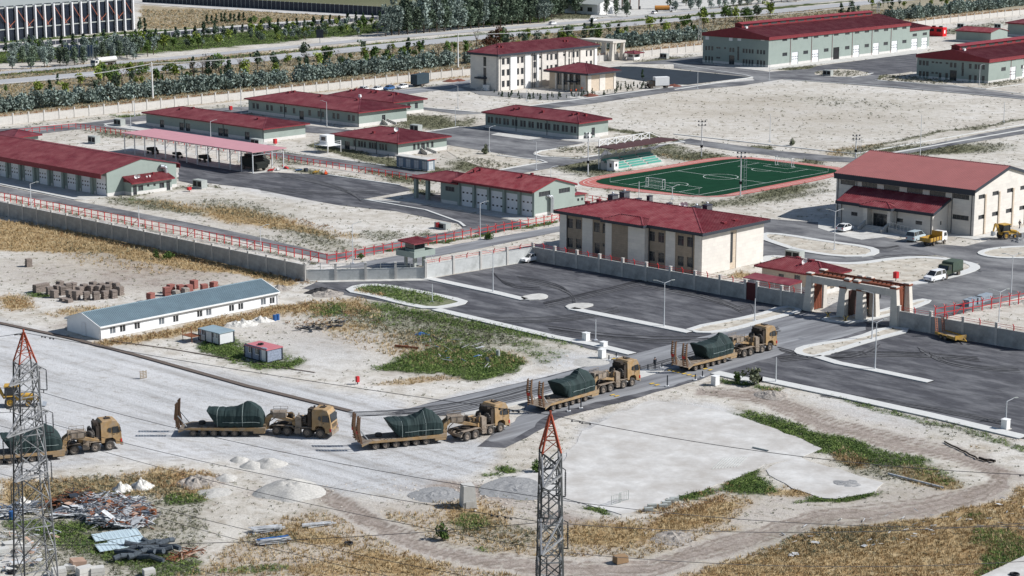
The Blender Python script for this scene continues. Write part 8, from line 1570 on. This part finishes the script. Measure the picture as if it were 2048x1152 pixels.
t = thing('wooden_pallet', 'wooden pallet standing upright alone on the pale yard', 'pallet', G(287, 757), .6)
for k in range(5): mb = MB(); mb.box(-.5, -.02, .05 + k * .22, .5, .02, .17 + k * .22); mb.build('board', MATS['worn_wood'], t)
for k in (-.45, 0, .45): mb = MB(); mb.box(k - .04, .02, 0, k + .04, .1, 1.15); mb.build('batten', MATS['worn_wood'], t)
t = thing('wooden_pallet', 'broken pale pallet in the weeds at the bottom left', 'pallet', G(158, 1140), .5)
for k in range(6): mb = MB(); mb.box(-.7, -.05, 0, .7, .05, .9); mb.build('board', MS[4], t, (0, k * .25, .1)).rotation_euler = (.2, .1, 0)
for i, (p, w_, sz) in enumerate((((118, 1150), 'bottom left, front', .7), ((140, 1142), 'right of the frontmost', .6), ((170, 1150), 'bottom left, right group', .8), ((195, 1148), 'right end of the bottom left group', .7), ((298, 1150), 'alone below the netting', .6), ((22, 1100), 'left of the pylon leg', .8), ((50, 1105), 'behind the pylon legs', .7), ((5, 1110), 'cut by the left edge', .7))): mb = MB(); mb.tap(-sz, -sz * .7, 0, sz, sz * .7, sz * 1.1, -sz * .95, -sz * .66, sz * .95, sz * .66); mb.box(-sz * 1.02, -sz * .72, sz * .5, sz * 1.02, sz * .72, sz * .55); tag(mb.build('stone_block', M_CON, None, G(*p), R.uniform(0, 1)), 'pale squared stone block, %s' % w_, 'stone block', 'squared stone blocks lying bottom left')
for i, (x, y) in enumerate(q('x', *p) for p in ((1805, 770), (1825, 750), (1890, 750), (1910, 735), (1930, 720), (1955, 710))): mb = MB(); [mb.box(-.5, -.22 + k * .02, k * .2, .5, .22 - k * .02, k * .2 + .17) for k in range(2)]; tag(mb.build('kerb_stone', M_GREY, None, G(x, y), .2), 'grey kerb stones stacked by the slab edge, %s from the left' % ['first', 'second', 'third', 'fourth', 'fifth', 'sixth'][i], 'kerb stone', 'kerb stones by the slab')
for (p, w_) in (((1232, 1008), 'left'), ((1248, 1002), 'right')):
 mb = MB()
 for x in (-.7, .7): mb.bar((x, 0, 0), (x, 0, 1.1), .05)
 for z in (.1, .6, 1.1): mb.bar((-.7, 0, z), (.7, 0, z), .04)
 for x in (-.35, 0, .35): mb.bar((x, 0, .1), (x, 0, 1.1), .025)
 tag(mb.build('metal_stand', M_GREY, None, G(*p), .7), 'thin metal frame standing on the slab edge, %s of two' % w_, 'metal frame')
def lie(a, b, r, m, name, label, cat, wob=0):
 A_, B_ = G(*a), G(*b); pts = [A_.lerp(B_, k / 8) - A_ + Vector((R.uniform(-wob, wob), R.uniform(-wob, wob), r)) for k in range(9)]; mb = MB(); mb.path(pts, r, 6); tag(mb.build(name, m, None, A_), label, cat)
lie(q('y', 1252, 560), q('y', 1575, 642), .13, MS[0], 'white_pole', 'long white pole lying across the dry weeds, right', 'pole'); lie(q('y', 1580, 370), q('y', 1780, 470), .1, M_GREAS, 'fallen_branch', 'long dark branch lying on the sand, upper half', 'branch', .15); lie(q('y', 1780, 470), q('y', 1885, 487), .16, M_GREAS, 'fallen_branch', 'thick dark end of a branch lying on the sand', 'branch', .2); lie(q('y', 460, 405), q('y', 550, 425), .12, M_GREY, 'metal_bar', 'short dark bar lying on the concrete slab', 'bar')
for k in range(9): lie((1424 + k * 6.2, 939 - k * 0.6), (1446 + k * 6.2, 917 - k * .5), .035, M_GREY, 'reinforcing_bar', 'thin grey bars laid side by side on the slab, %s from the left' % ['first', 'second', 'third', 'fourth', 'fifth', 'sixth', 'seventh', 'eighth', 'ninth'][k], 'bar')
mb = MB(); mb.tap(-.7, -.5, 0, .7, .5, .7, -.65, -.45, .65, .45); tag(mb.build('cardboard_box', mat('cardboard', (.28, .18, .10), .9), None, G(1241, 1124), .5), 'brown box lying in the dry grass right of the centre pylon', 'box')
def tyre(p, label): mb = MB(); [mb.cyl((.4 * math.cos(i * .5236), .4 * math.sin(i * .5236), .13), (.4 * math.cos(i * .5236 + .5236), .4 * math.sin(i * .5236 + .5236), .13), .14, 7, cap=False) for i in range(12)]; tag(mb.build('old_tyre', M_BLACK, None, G(*p)), label, 'tyre')
tyre((697, 1089), 'old tyre lying on the dirt track, lower centre left'); tyre((2029, 1151), 'old tyre on the corner slab, bottom right'); tyre((25, 1146), 'old tyre at the bottom left corner')
lie((790, 694), (835, 699), .2, M_RUST, 'rusty_beam', 'rusty beam lying in the weeds left of the green patch', 'beam'); mound('tarpaulin_heap', 'bright blue plastic sheet in the weeds above the green patch', 'tarpaulin', (845, 668), 1.2, .3, M_BLU, .6, 31, .6); barrel((996, 712), M_GREY, 'grey barrel at the right end of the green patch')
t = thing('scaffold_table', 'rusty metal frame table beside the grey white site cabin', 'frame', G(*q('p', 1040, 560)), PHI)
for x, y in ((0, 0), (1.6, 0), (1.6, 2.2), (0, 2.2)): mb = MB(); mb.bar((x, y, 0), (x, y, 2.0), .07); mb.build('leg', M_RUST, t)
mb = MB(); mb.box(-.1, -.1, .9, 1.7, 2.3, .98); mb.build('top', M_RUST, t)
# ------------------------------------------------------------ vegetation
def leafmat(name, c0, c1, rough=.85, trans=.25):
 m = bpy.data.materials.new(name); m.use_nodes = True; nt = m.node_tree; L = nt.links; b = nt.nodes['Principled BSDF']; b.inputs['Roughness'].default_value = rough; b.inputs['Specular IOR Level'].default_value = .15
 a = N(nt, 'Attribute', attribute_name='shade'); r = N(nt, 'ValToRGB'); r.color_ramp.elements[0].color = c0 + (1,); r.color_ramp.elements[1].color = c1 + (1,); L.new(a.outputs['Fac'], r.inputs[0])
 oi = N(nt, 'ObjectInfo'); hs = N(nt, 'HueSaturation'); mr = N(nt, 'MapRange'); mr.inputs[3].default_value = .75; mr.inputs[4].default_value = 1.3; L.new(oi.outputs['Random'], mr.inputs[0]); L.new(mr.outputs[0], hs.inputs['Value']); L.new(r.outputs[0], hs.inputs['Color']); L.new(hs.outputs[0], b.inputs['Base Color'])
 return m
def cloudmesh(name, V, Fc, n, shade, m):
 me = bpy.data.meshes.new(name); nv = len(V); me.vertices.add(nv); me.vertices.foreach_set('co', V.astype('f').ravel()); nf = nv // n
 me.loops.add(nv); me.loops.foreach_set('vertex_index', np.arange(nv, dtype='i')); me.polygons.add(nf); me.polygons.foreach_set('loop_start', np.arange(nf, dtype='i') * n); me.update(calc_edges=True)
 a = me.attributes.new('shade', 'FLOAT', 'POINT'); a.data.foreach_set('value', np.repeat(shade, n).astype('f')); me.materials.append(m); return me
RS = np.random.RandomState(11)
def leaves(C, size, up=.3):
 """one quad leaf clump per centre, random orientation"""
 n = len(C); a = RS.normal(size=(n, 3)); a /= np.linalg.norm(a, axis=1, keepdims=True); b = RS.normal(size=(n, 3)); b -= a * (a * b).sum(1, keepdims=True); b /= np.linalg.norm(b, axis=1, keepdims=True)
 s = size * RS.uniform(.6, 1.3, (n, 1)); a = a * s; b = b * s * .6
 return np.stack([C - a, C - b * .9, C + a, C + b], 1).reshape(-1, 3)
def crown(clumps, per, size):
 """clumps: list of (x,y,z,rx,rz)"""
 Cs, sh = [], []
 for (x, y, z, rx, rz) in clumps:
  d = RS.normal(size=(per, 3)); d /= np.linalg.norm(d, axis=1, keepdims=True); r = RS.uniform(.45, 1.0, (per, 1)) ** .5
  Cs.append(np.array([[x, y, z]]) + d * r * np.array([[rx, rx, rz]])); sh.append(np.clip(RS.uniform(0, 1) * .55 + RS.uniform(0, .45, per), 0, 1))
 C = np.concatenate(Cs); return leaves(C, size), np.concatenate(sh)
def tree_proto(kind, seed):
 rr = random.Random(seed); cl = []
 if kind == 'shrub':
  for _ in range(13): a = rr.uniform(0, 6.28); r = rr.uniform(0, 1.5); cl.append((r * math.cos(a), r * math.sin(a), rr.uniform(.4, 2.7 - r * .5), rr.uniform(.5, .85), rr.uniform(.55, .9)))
  V, s = crown(cl, 36, .29); h = .8
 elif kind == 'tall':
  for _ in range(20): z = rr.uniform(2.0, 8.6); r = rr.uniform(0, 1.9) * (1 - abs(z - 4.8) / 6.5); a = rr.uniform(0, 6.28); cl.append((r * math.cos(a), r * math.sin(a), z, rr.uniform(.8, 1.3), rr.uniform(.9, 1.4)))
  V, s = crown(cl, 38, .38); h = 3
 elif kind == 'round':
  for _ in range(11): a = rr.uniform(0, 6.28); r = rr.uniform(0, 1.1); z = rr.uniform(1.5, 3.5); cl.append((r * math.cos(a), r * math.sin(a), z, rr.uniform(.4, .75), rr.uniform(.4, .7)))
  V, s = crown(cl, 32, .26); h = 1.8
 elif kind == 'cone':
  for _ in range(13): z = rr.uniform(.5, 3.6); r = (3.8 - z) * .25 * rr.uniform(.4, 1); a = rr.uniform(0, 6.28); cl.append((r * math.cos(a), r * math.sin(a), z, .2 + (3.8 - z) * .14, .4))
  V, s = crown(cl, 28, .24); h = 1
 elif kind == 'big':
  for _ in range(26): a = rr.uniform(0, 6.28); r = rr.uniform(0, 4.6); cl.append((r * math.cos(a), r * math.sin(a), rr.uniform(1.2, 5.6 - r * .55), rr.uniform(.9, 1.6), rr.uniform(.7, 1.2)))
  V, s = crown(cl, 36, .36); h = 2
 else:
  for _ in range(7): a = rr.uniform(0, 6.28); r = rr.uniform(0, 1.0); cl.append((r * math.cos(a), r * math.sin(a), rr.uniform(1.2, 3.0), rr.uniform(.4, .7), rr.uniform(.4, .7)))
  V, s = crown(cl, 12, .13); h = 1.4
 tb = MB(); tb.cyl((0, 0, -.1), (rr.uniform(-.1, .1), 0, h), .12 if kind != 'tall' else .22, 6, r2=.07)
 for k in range(5):
  x, y, z, rx, rz = cl[k % len(cl)]; tb.cyl((0, 0, h * .7), (x, y, z), .06, 4, r2=.02)
 return V, s, tb
LM = {'olive': leafmat('leaf_olive', (.11, .145, .125), (.31, .37, .33)), 'dark': leafmat('leaf_dark', (.05, .078, .052), (.17, .215, .15)), 'green': leafmat('leaf_green', (.035, .075, .02), (.15, .22, .06)), 'yellow': leafmat('leaf_yellow', (.10, .15, .025), (.32, .37, .09)),
 'pine': leafmat('leaf_pine', (.022, .045, .028), (.08, .12, .07)), 'brown': leafmat('leaf_brown', (.05, .022, .014), (.17, .085, .05)), 'dead': leafmat('twig_grey', (.10, .08, .07), (.26, .22, .19)), 'sage': leafmat('leaf_sage', (.09, .105, .06), (.25, .27, .18))}
M_TRK2 = mat('bark', (.09, .07, .055), .95, var=.3); PROTO = {}
for kind, cols in (('shrub', ('olive', 'sage', 'green')), ('tall', ('dark', 'olive')), ('round', ('green', 'yellow', 'dark', 'olive')), ('cone', ('pine', 'green')), ('big', ('brown', 'green')), ('dead', ('dead',))):
 for v in range(3):
  V, s, tb = tree_proto(kind, v * 13 + len(kind)); tm = tb.mesh('trunk', M_TRK2)
  for c in cols: PROTO[(kind, c, v)] = (cloudmesh('crown', V, None, 4, s, LM[c]), tm)
def tree(p, kind, col, sc, label, group, name='tree', cat='tree'):
 cm_, tm = PROTO[(kind, col, R.randrange(3))]; sc *= {'shrub_tree': 1}.get(kind, 1.0) * (1.28 * {'shrub': 1.15, 'orchard tree': 1.2}.get(cat, 1) * (1.15 if kind == 'tall' else 1) if group else 1); t = thing(name, label, cat, p, R.uniform(0, 6.28), group); t.scale = (sc * R.uniform(.9, 1.15), sc * R.uniform(.9, 1.15), sc * R.uniform(.85, 1.15)); obj('crown', cm_, t); obj('trunk', tm, t); return t
def rowpts(pts, sp, jx=.5, gaps=()):
 P_ = [G(*p) for p in pts]; out = []
 for a, b in zip(P_[:-1], P_[1:]):
  n = max(1, int((b - a).length / sp))
  for i in range(n): out.append(a.lerp(b, (i + .5) / n) + Vector((R.uniform(-jx, jx), R.uniform(-jx, jx), 0)))
 return out
def inarea(poly, n):
 """evenly over the ground inside a surveyed outline"""
 W_ = [G(*p) for p in poly]; xs = [p.x for p in W_]; ys = [p.y for p in W_]; pl = [(p.x, p.y) for p in W_]; out = []
 while len(out) < n:
  x, y = R.uniform(min(xs), max(xs)), R.uniform(min(ys), max(ys))
  if inpoly(np.array([x]), np.array([y]), pl)[0] and all((x - o.x) ** 2 + (y - o.y) ** 2 > 6 for o in out[-40:]): out.append(Vector((x, y, 0)))
 return out
HL_ = [(-40, 229), (195, 204), (400, 183), (525, 171), (573, 166)]
for p in rowpts(HL_, 1.9): tree(p, 'shrub', 'olive', R.uniform(.9, 1.25), 'grey green shrub in the dense row outside the far wall, left part', 'shrubs along the far wall', 'shrub', 'shrub')
for p in rowpts([(590, 164), (670, 154), (800, 141), (905, 130)], 1.9): tree(p, 'shrub', 'olive', R.uniform(.9, 1.3), 'grey green shrub in the row outside the far wall, between the two concrete poles', 'shrubs along the far wall', 'shrub', 'shrub')
for p in rowpts([(925, 128), (960, 124), (1000, 120)], 3) + rowpts([(1210, 99), (1320, 87), (1410, 79)], 2.2): tree(p, 'shrub', 'olive', R.uniform(1.0, 1.35), 'grey green shrub outside the far wall, behind and right of the headquarters', 'shrubs behind the headquarters', 'shrub', 'shrub')
for p in rowpts([(1775, 42), (1850, 34), (1950, 22), (2080, 6)], 3.2): tree(p, 'shrub', 'olive', R.uniform(1.0, 1.4), 'grey green shrub outside the far wall, upper right corner', 'shrubs at the upper right', 'shrub', 'shrub')
ORC = [(0, 176), (400, 142), (800, 101), (1000, 85), (1190, 66), (1400, 44), (1400, 72), (1230, 88), (900, 118), (600, 152), (400, 172), (0, 212)]
PICK = [('round', 'green', .9), ('round', 'yellow', .85), ('round', 'dark', .9), ('cone', 'pine', .9), ('dead', 'dead', .9), ('round', 'yellow', .7), ('round', 'green', .7)]
NMS = {'green': 'small green orchard tree between highway and far wall', 'yellow': 'small yellow green orchard tree between highway and far wall', 'dark': 'small dark blue green orchard tree between highway and far wall', 'pine': 'small dark conifer between highway and far wall', 'dead': 'bare greyish sapling between highway and far wall'}
for p in inarea(ORC, 165):
 k = PICK[R.randrange(7)]; tree(p, k[0], k[1], k[2] * R.uniform(.6, 1.35), NMS[k[1]], 'orchard trees between highway and far wall', 'orchard_tree', 'orchard tree')
for p in inarea([(1640, 24), (1800, 6), (2060, -8), (2060, 4), (1850, 24), (1760, 36), (1660, 44)], 26): k = PICK[R.randrange(4)]; tree(p, k[0], k[1], k[2] * R.uniform(.8, 1.4), 'mixed small tree behind the largest workshop, upper right', 'trees behind the workshops')
for p in inarea([(1405, 44), (1540, 30), (1560, 40), (1500, 52), (1400, 62)], 12): tree(p, 'round', R.choice(['green', 'yellow', 'dark']), R.uniform(1.0, 1.7), 'leafy tree between the lattice pole and the largest workshop', 'trees by the lattice pole')
for p in inarea([(-30, 116), (150, 110), (260, 104), (275, 122), (120, 134), (-30, 143)], 46): tree(p, 'tall', R.choice(['olive', 'dark', 'olive']), R.uniform(.42, .6), 'grey green olive like tree in the thicket left of the tanker truck', 'olive thicket by the far carriageway', 'olive_tree', 'olive tree')
for p in inarea([(200, 104), (300, 96), (345, 100), (345, 112), (270, 118), (200, 112)], 14): tree(p, 'round', R.choice(['green', 'yellow', 'dark', 'olive']), R.uniform(1.0, 1.6), 'fuller green tree behind the tanker truck', 'trees behind the tanker truck')
for p in inarea([(20, 108), (400, 75), (800, 45), (790, 66), (400, 98), (280, 106)], 120): tree(p, 'round', R.choice(['green', 'yellow', 'olive', 'dark']), R.uniform(.55, 1.05), 'small round tree in the planted strip before the frontage fence', 'planted strip trees')
for p in rowpts([(0, 108), (400, 74), (800, 41)], 5.2, .3): tree(p, 'cone', 'pine', R.uniform(.9, 1.2), 'small conical conifer in the row along the frontage fence', 'conifers along the frontage fence', 'conifer')
for a, b in (((762, 73), (1095, 44)), ((775, 66), (1110, 38)), ((800, 58), (1110, 32))):
 for p in rowpts([a, b], 4.4, .9): tree(p, 'tall', R.choice(['dark', 'dark', 'olive']), R.uniform(.85, 1.12), 'tall grey green tree in the dense grove above the highway', 'tall grove above the highway')
for p in inarea([(1095, 38), (1190, 30), (1190, 20), (1100, 20)], 14): tree(p, 'tall', 'dark', R.uniform(.8, 1.1), 'dark tree between the grove and the petrol station', 'trees left of the petrol station')
for p in inarea([(900, 14), (1110, 2), (1110, 14), (920, 26)], 16): tree(p, 'tall', R.choice(['dark', 'olive']), R.uniform(.9, 1.3), 'tall tree at the top edge behind the grove', 'trees at the top edge')
for x, y in ((1213, 30), (1232, 32), (1254, 34), (1250, 28)): tree(G(x, y), 'tall', 'dark', .6, 'dark rounded tree on the verge before the petrol station', 'trees before the petrol station')
for p in rowpts([(1345, 22), (1430, 17), (1700, -8)], 6, 1.5): tree(p, 'tall', 'olive', R.uniform(.5, .75), 'grey olive tree along the far verge right of the petrol station', 'verge trees right of the petrol station', 'olive_tree', 'olive tree')
for x, y in ((1340, 18), (1372, 12), (1395, 6), (1592, 4), (1650, -4)): tree(G(x, y), 'tall', 'dark', R.uniform(.6, .9), 'dark tree on the far verge right of the petrol station', 'dark trees on the far verge')
tree(G(1000, 88), 'big', 'brown', 1.15, 'broad red brown tree standing above the headquarters roof', None); tree(G(975, 92), 'big', 'brown', .7, 'smaller red brown bush left of the broad red brown tree', None)
for x, y in ((345, 147), (285, 150)): tree(G(x, y), 'big', 'green', .6, 'spreading green bush beside the left concrete pole', 'bushes beside the left concrete pole')
for p in inarea([(400, 150), (455, 145), (455, 135), (400, 138)], 8): tree(p, 'dead', 'dead', 1.3, 'leafless grey thicket bush near the highway, upper left', 'leafless thicket bushes')
for x, y in ((508, 47), (535, 48)): tree(G(x, y), 'big', 'green', .5, 'round dark bush beyond the frontage road', 'bushes beyond the frontage road')
for p in rowpts([(410, 50), (492, 42)], 3, .3) + rowpts([(275, 60), (290, 56)], 3): tree(p, 'cone', 'pine', .9, 'dark young conifer in the line beyond the frontage road', 'conifers beyond the frontage road', 'conifer')
for p in inarea([(985, 186), (1090, 192), (1160, 188), (1230, 184), (1230, 190), (1090, 202), (1000, 196)], 45) + inarea([(1232, 168), (1300, 170), (1290, 178), (1232, 186)], 26): tree(p, 'cone', 'pine', R.uniform(.15, .32), 'tiny planted shrub in the garden beds before the headquarters', 'garden shrubs', 'shrub', 'shrub')
tree(G(1285, 158), 'cone', 'pine', .9, 'single slim conifer in the lawn strip by the black asphalt', None, 'conifer')
for (x, y), sc, lb_ in ((q('u', 870, 290), .55, 'green bush beside the red fence by the watchtower'), (q('t', 985, 405), .55, 'round dark green bush by the left wall, mid way'), (q('t', 915, 400), .45, 'smaller green bush left of the round one by the wall'), (q('y', 370, 20), .5, 'upright green shrub at the kerb right of the white cabinet'), (q('y', 470, 30), .75, 'broad dark green shrub at the kerb, centre right'), (q('u', 120, 405), .4, 'low green bush under the red fence, left'), (q('h', 880, 425), .75, 'dark green shrub at the foot of the office yard lamp post'), (q('s', 690, 850), .6, 'lone grey green bush at the near edge of the sandy field'), (q('x', 600, 935), .5, 'small green bush in the dry grass, lower centre'), (q('x', 1150, 540), .5, 'green bush left of the centre pylon')):
 tree(G(x, y), 'shrub', 'green' if sc < .6 else 'sage', sc, lb_, None, 'bush', 'bush')
# --- ground cover
def cover(name, items, n, kind, mk, size, label, base=.0, seed=5, rmax=1000, hmul=1.0, thr=.42, far=.5, mult=6):
 rs = np.random.RandomState(seed); r = 175 * (rmax / 175.) ** rs.rand(n * mult); th = rs.uniform(-.275, .275, n * mult); X = np.tan(th) * r; Y = r
 f = fld(X, Y, items) if items else np.ones_like(X); nz = fbm(X, Y, .35, 77 + seed) * .6 + fbm(X, Y, 1.5, 91 + seed, 2) * .4
 f = f * (1 - np.clip(fld(X, Y, TRACK) * 1.7, 0, .93))
 if name[0:4] == 'scat': f = f * (1 - np.clip(fld(X, Y, DUST) * 1.3, 0, 1))
 keep = (f * (.35 + nz) > thr) & (rs.rand(len(X)) < np.clip(f, 0, 1) * (1 if items else base)); X, Y, f = X[keep][:n], Y[keep][:n], f[keep][:n]
 bad = np.zeros(len(X), bool)
 for pl in PAVED:
  xs = [p[0] for p in pl]; ys = [p[1] for p in pl]; m_ = (X > min(xs)) & (X < max(xs)) & (Y > min(ys)) & (Y < max(ys))
  if m_.any(): bad[m_] |= inpoly(X[m_], Y[m_], pl)
 ok = np.zeros(len(X), bool)
 for pl in FREE: ok |= inpoly(X, Y, pl)
 g = ~bad | ok; X, Y = X[g], Y[g]; m = len(X); sc = (size * rs.uniform(.5, 1.4, m) * (Y / 260) ** far)[:, None]; Z0 = np.where(ok[g], .06, -.06)
 if kind == 'grass':
  nb = 5; a = rs.uniform(0, 6.28, (m, nb)); rad = rs.uniform(0, .35, (m, nb)) * sc; bx = X[:, None] + np.cos(a) * rad; by = Y[:, None] + np.sin(a) * rad; h = sc * rs.uniform(.5, 1.1, (m, nb)) * hmul; w_ = .10 * sc * rs.uniform(.6, 1.3, (m, nb)); o = rs.uniform(0, 6.28, (m, nb)); lean = h * rs.uniform(.2, .8, (m, nb))
  z = np.broadcast_to(Z0[:, None], bx.shape); p0 = np.stack([bx - np.cos(o) * w_, by - np.sin(o) * w_, z], -1); p1 = np.stack([bx + np.cos(o) * w_, by + np.sin(o) * w_, z], -1); p2 = np.stack([bx + np.cos(a) * lean, by + np.sin(a) * lean, z + h], -1)
  V = np.stack([p0, p1, p2], 2).reshape(-1, 3); nn_ = 3
 else:
  nb = 9; d = rs.normal(size=(m, nb, 3)); d /= np.linalg.norm(d, axis=2, keepdims=True); d[..., 2] = np.abs(d[..., 2]) * hmul; C = np.stack([X, Y, Z0], -1)[:, None] + d * rs.uniform(.2, .6, (m, nb, 1)) * sc[:, :, None]
  C = C.reshape(-1, 3); a = rs.normal(size=C.shape); a /= np.linalg.norm(a, axis=1, keepdims=True); b = rs.normal(size=C.shape); b -= a * (a * b).sum(1, keepdims=True); b /= np.linalg.norm(b, axis=1, keepdims=True); s = np.repeat(sc[:, 0], nb)[:, None] * .26; a *= s; b *= s * .6
  V = np.stack([C - a, C + b, C + a * .9], 1).reshape(-1, 3); nn_ = 3
 sh = np.clip(np.repeat(fbm(X, Y, .8, 33 + seed) * .8 + rs.uniform(-.35, .5, m), nb), 0, 1)
 o = obj(name, cloudmesh(name, V, None, nn_, sh, mk)); tag(o, label, name.replace('_', ' '), kind='stuff'); return m
LG_DRY = leafmat('dry_blades', (.31, .20, .09), (.62, .50, .30)); LG_GRN = leafmat('weed_leaves', (.045, .09, .025), (.22, .29, .085)); LG_SAGE = leafmat('sage_leaves', (.10, .105, .065), (.27, .27, .18)); LG_BRN = leafmat('brown_blades', (.20, .11, .05), (.44, .28, .15))
cover('dry_grass', DRY, 85000, 'grass', LG_DRY, .40, 'yellow dry grass over the near slopes and verges', thr=.27)
cover('brown_weeds', [('e', 350, 960, 90, 25, -10, 1), ('e', 1720, 915, 60, 22, 20, 1), ('e', 1400, 1000, 150, 40, -15, .8), ('e', 650, 635, 120, 20, -12, .9), ('p', next(i[1] for i in DRY if i[0] == 'p' and i[1][0] == (203, 683)), .9), ('e', 600, 560, 60, 10, 8, .9), ('e', 40, 605, 50, 16, 0, .8), ('e', 600, 445, 120, 12, 10, .8), ('e', 560, 1070, 120, 20, 0, .7), ('e', 740, 592, 50, 8, 0, 1), ('l', [(100, 462), (580, 556)], 12, .7)], 26000, 'leaf', LG_BRN, .55, 'rust coloured dry weeds in loose clumps', seed=9, hmul=1.1)
cover('green_weeds', GREEN, 85000, 'leaf', LG_GRN, .42, 'dark green weeds in patches between rubble and kerbs', mult=12, seed=14, hmul=1.3, thr=.37)
cover('sage_scrub', SAGE, 45000, 'leaf', LG_SAGE, .5, 'grey green scrub between the compound buildings', mult=12, seed=21, hmul=.9, thr=.26)
cover('scattered_tufts', [('p', [(-100, 1200), (-100, 400), (0, 262), (900, 170), (1400, 105), (2100, 20), (2100, 1200)], .62)], 16000, 'leaf', LG_SAGE, .42, 'sparse low tufts dotted over the bare sandy ground', seed=33, hmul=.7, thr=.3)
# loose stones on the bare ground
def stones(n, items, label, m, smin, smax, seed):
 rs = np.random.RandomState(seed); r = 178 * (520 / 178.) ** rs.rand(n * 6); th = rs.uniform(-.27, .27, n * 6); X = np.tan(th) * r; Y = r; f = fld(X, Y, items); k = rs.rand(len(X)) < f; X, Y = X[k][:n], Y[k][:n]
 bad = np.zeros(len(X), bool)
 for pl in PAVED: bad |= inpoly(X, Y, pl)
 X, Y = X[~bad], Y[~bad]; m_ = len(X); s = rs.uniform(smin, smax, (m_, 1, 1)) * np.array([[[1, 1, .7]]]); oct_ = np.array([[1, 0, 0], [0, 1, 0], [-1, 0, 0], [0, -1, 0], [0, 0, 1]])[None] * s * rs.uniform(.6, 1.3, (m_, 5, 1)) + np.stack([X, Y, 0 * X - .03], -1)[:, None]
 V = oct_.reshape(-1, 3); b = np.arange(m_)[:, None, None] * 5; t = np.array([[0, 1, 4], [1, 2, 4], [2, 3, 4], [3, 0, 4]])[None] + b; t = t.reshape(-1); nf = len(t) // 3
 me = bpy.data.meshes.new('loose_stones'); me.vertices.add(len(V)); me.vertices.foreach_set('co', V.astype('f').ravel()); me.loops.add(len(t)); me.loops.foreach_set('vertex_index', t.astype('i')); me.polygons.add(nf); me.polygons.foreach_set('loop_start', np.arange(nf, dtype='i') * 3); me.update(calc_edges=True); me.materials.append(m)
 tag(obj('loose_stones', me), label, 'stones', kind='stuff')
stones(9000, [('e', 900, 990, 250, 30, 8, .8), ('l', [(640, 965), (800, 1000), (960, 960)], 20, .9), ('e', 1130, 720, 90, 22, 0, .9), ('e', 1330, 790, 120, 12, -12, .9), ('e', 1150, 800, .1, 1, 0, 0), ('l', [(1030, 880), (1100, 850), (1350, 785), (1400, 775)], 12, 1), ('e', 200, 645, 130, 16, -8, 1), ('e', 620, 575, 90, 14, 5, .9), ('e', 420, 960, 80, 22, 0, 1), ('e', 1340, 1070, 90, 14, 20, .9), ('e', 560, 1000, 120, 30, 8, .5), ('l', [(1500, 770), (2050, 880)], 14, .5), ('e', 240, 1000, 150, 30, 0, .4), ('e', 650, 640, 150, 20, 0, .3)], 'pale loose stones and rubble along banks and edges', mat('stone', (.45, .41, .36), .95, var=.3, scale=.5), .05, .22, 3)
stones(2600, [('l', [(1250, 262), (1540, 298), (1700, 318)], 7, 1), ('l', [(1690, 318), (2048, 250)], 7, 1), ('e', 1100, 985, 130, 20, 12, 1), ('e', 850, 985, 60, 12, 0, 1)], 'dark stones and asphalt crumbs along road edges', mat('stone_dark', (.12, .115, .115), .95), .06, .3, 6)
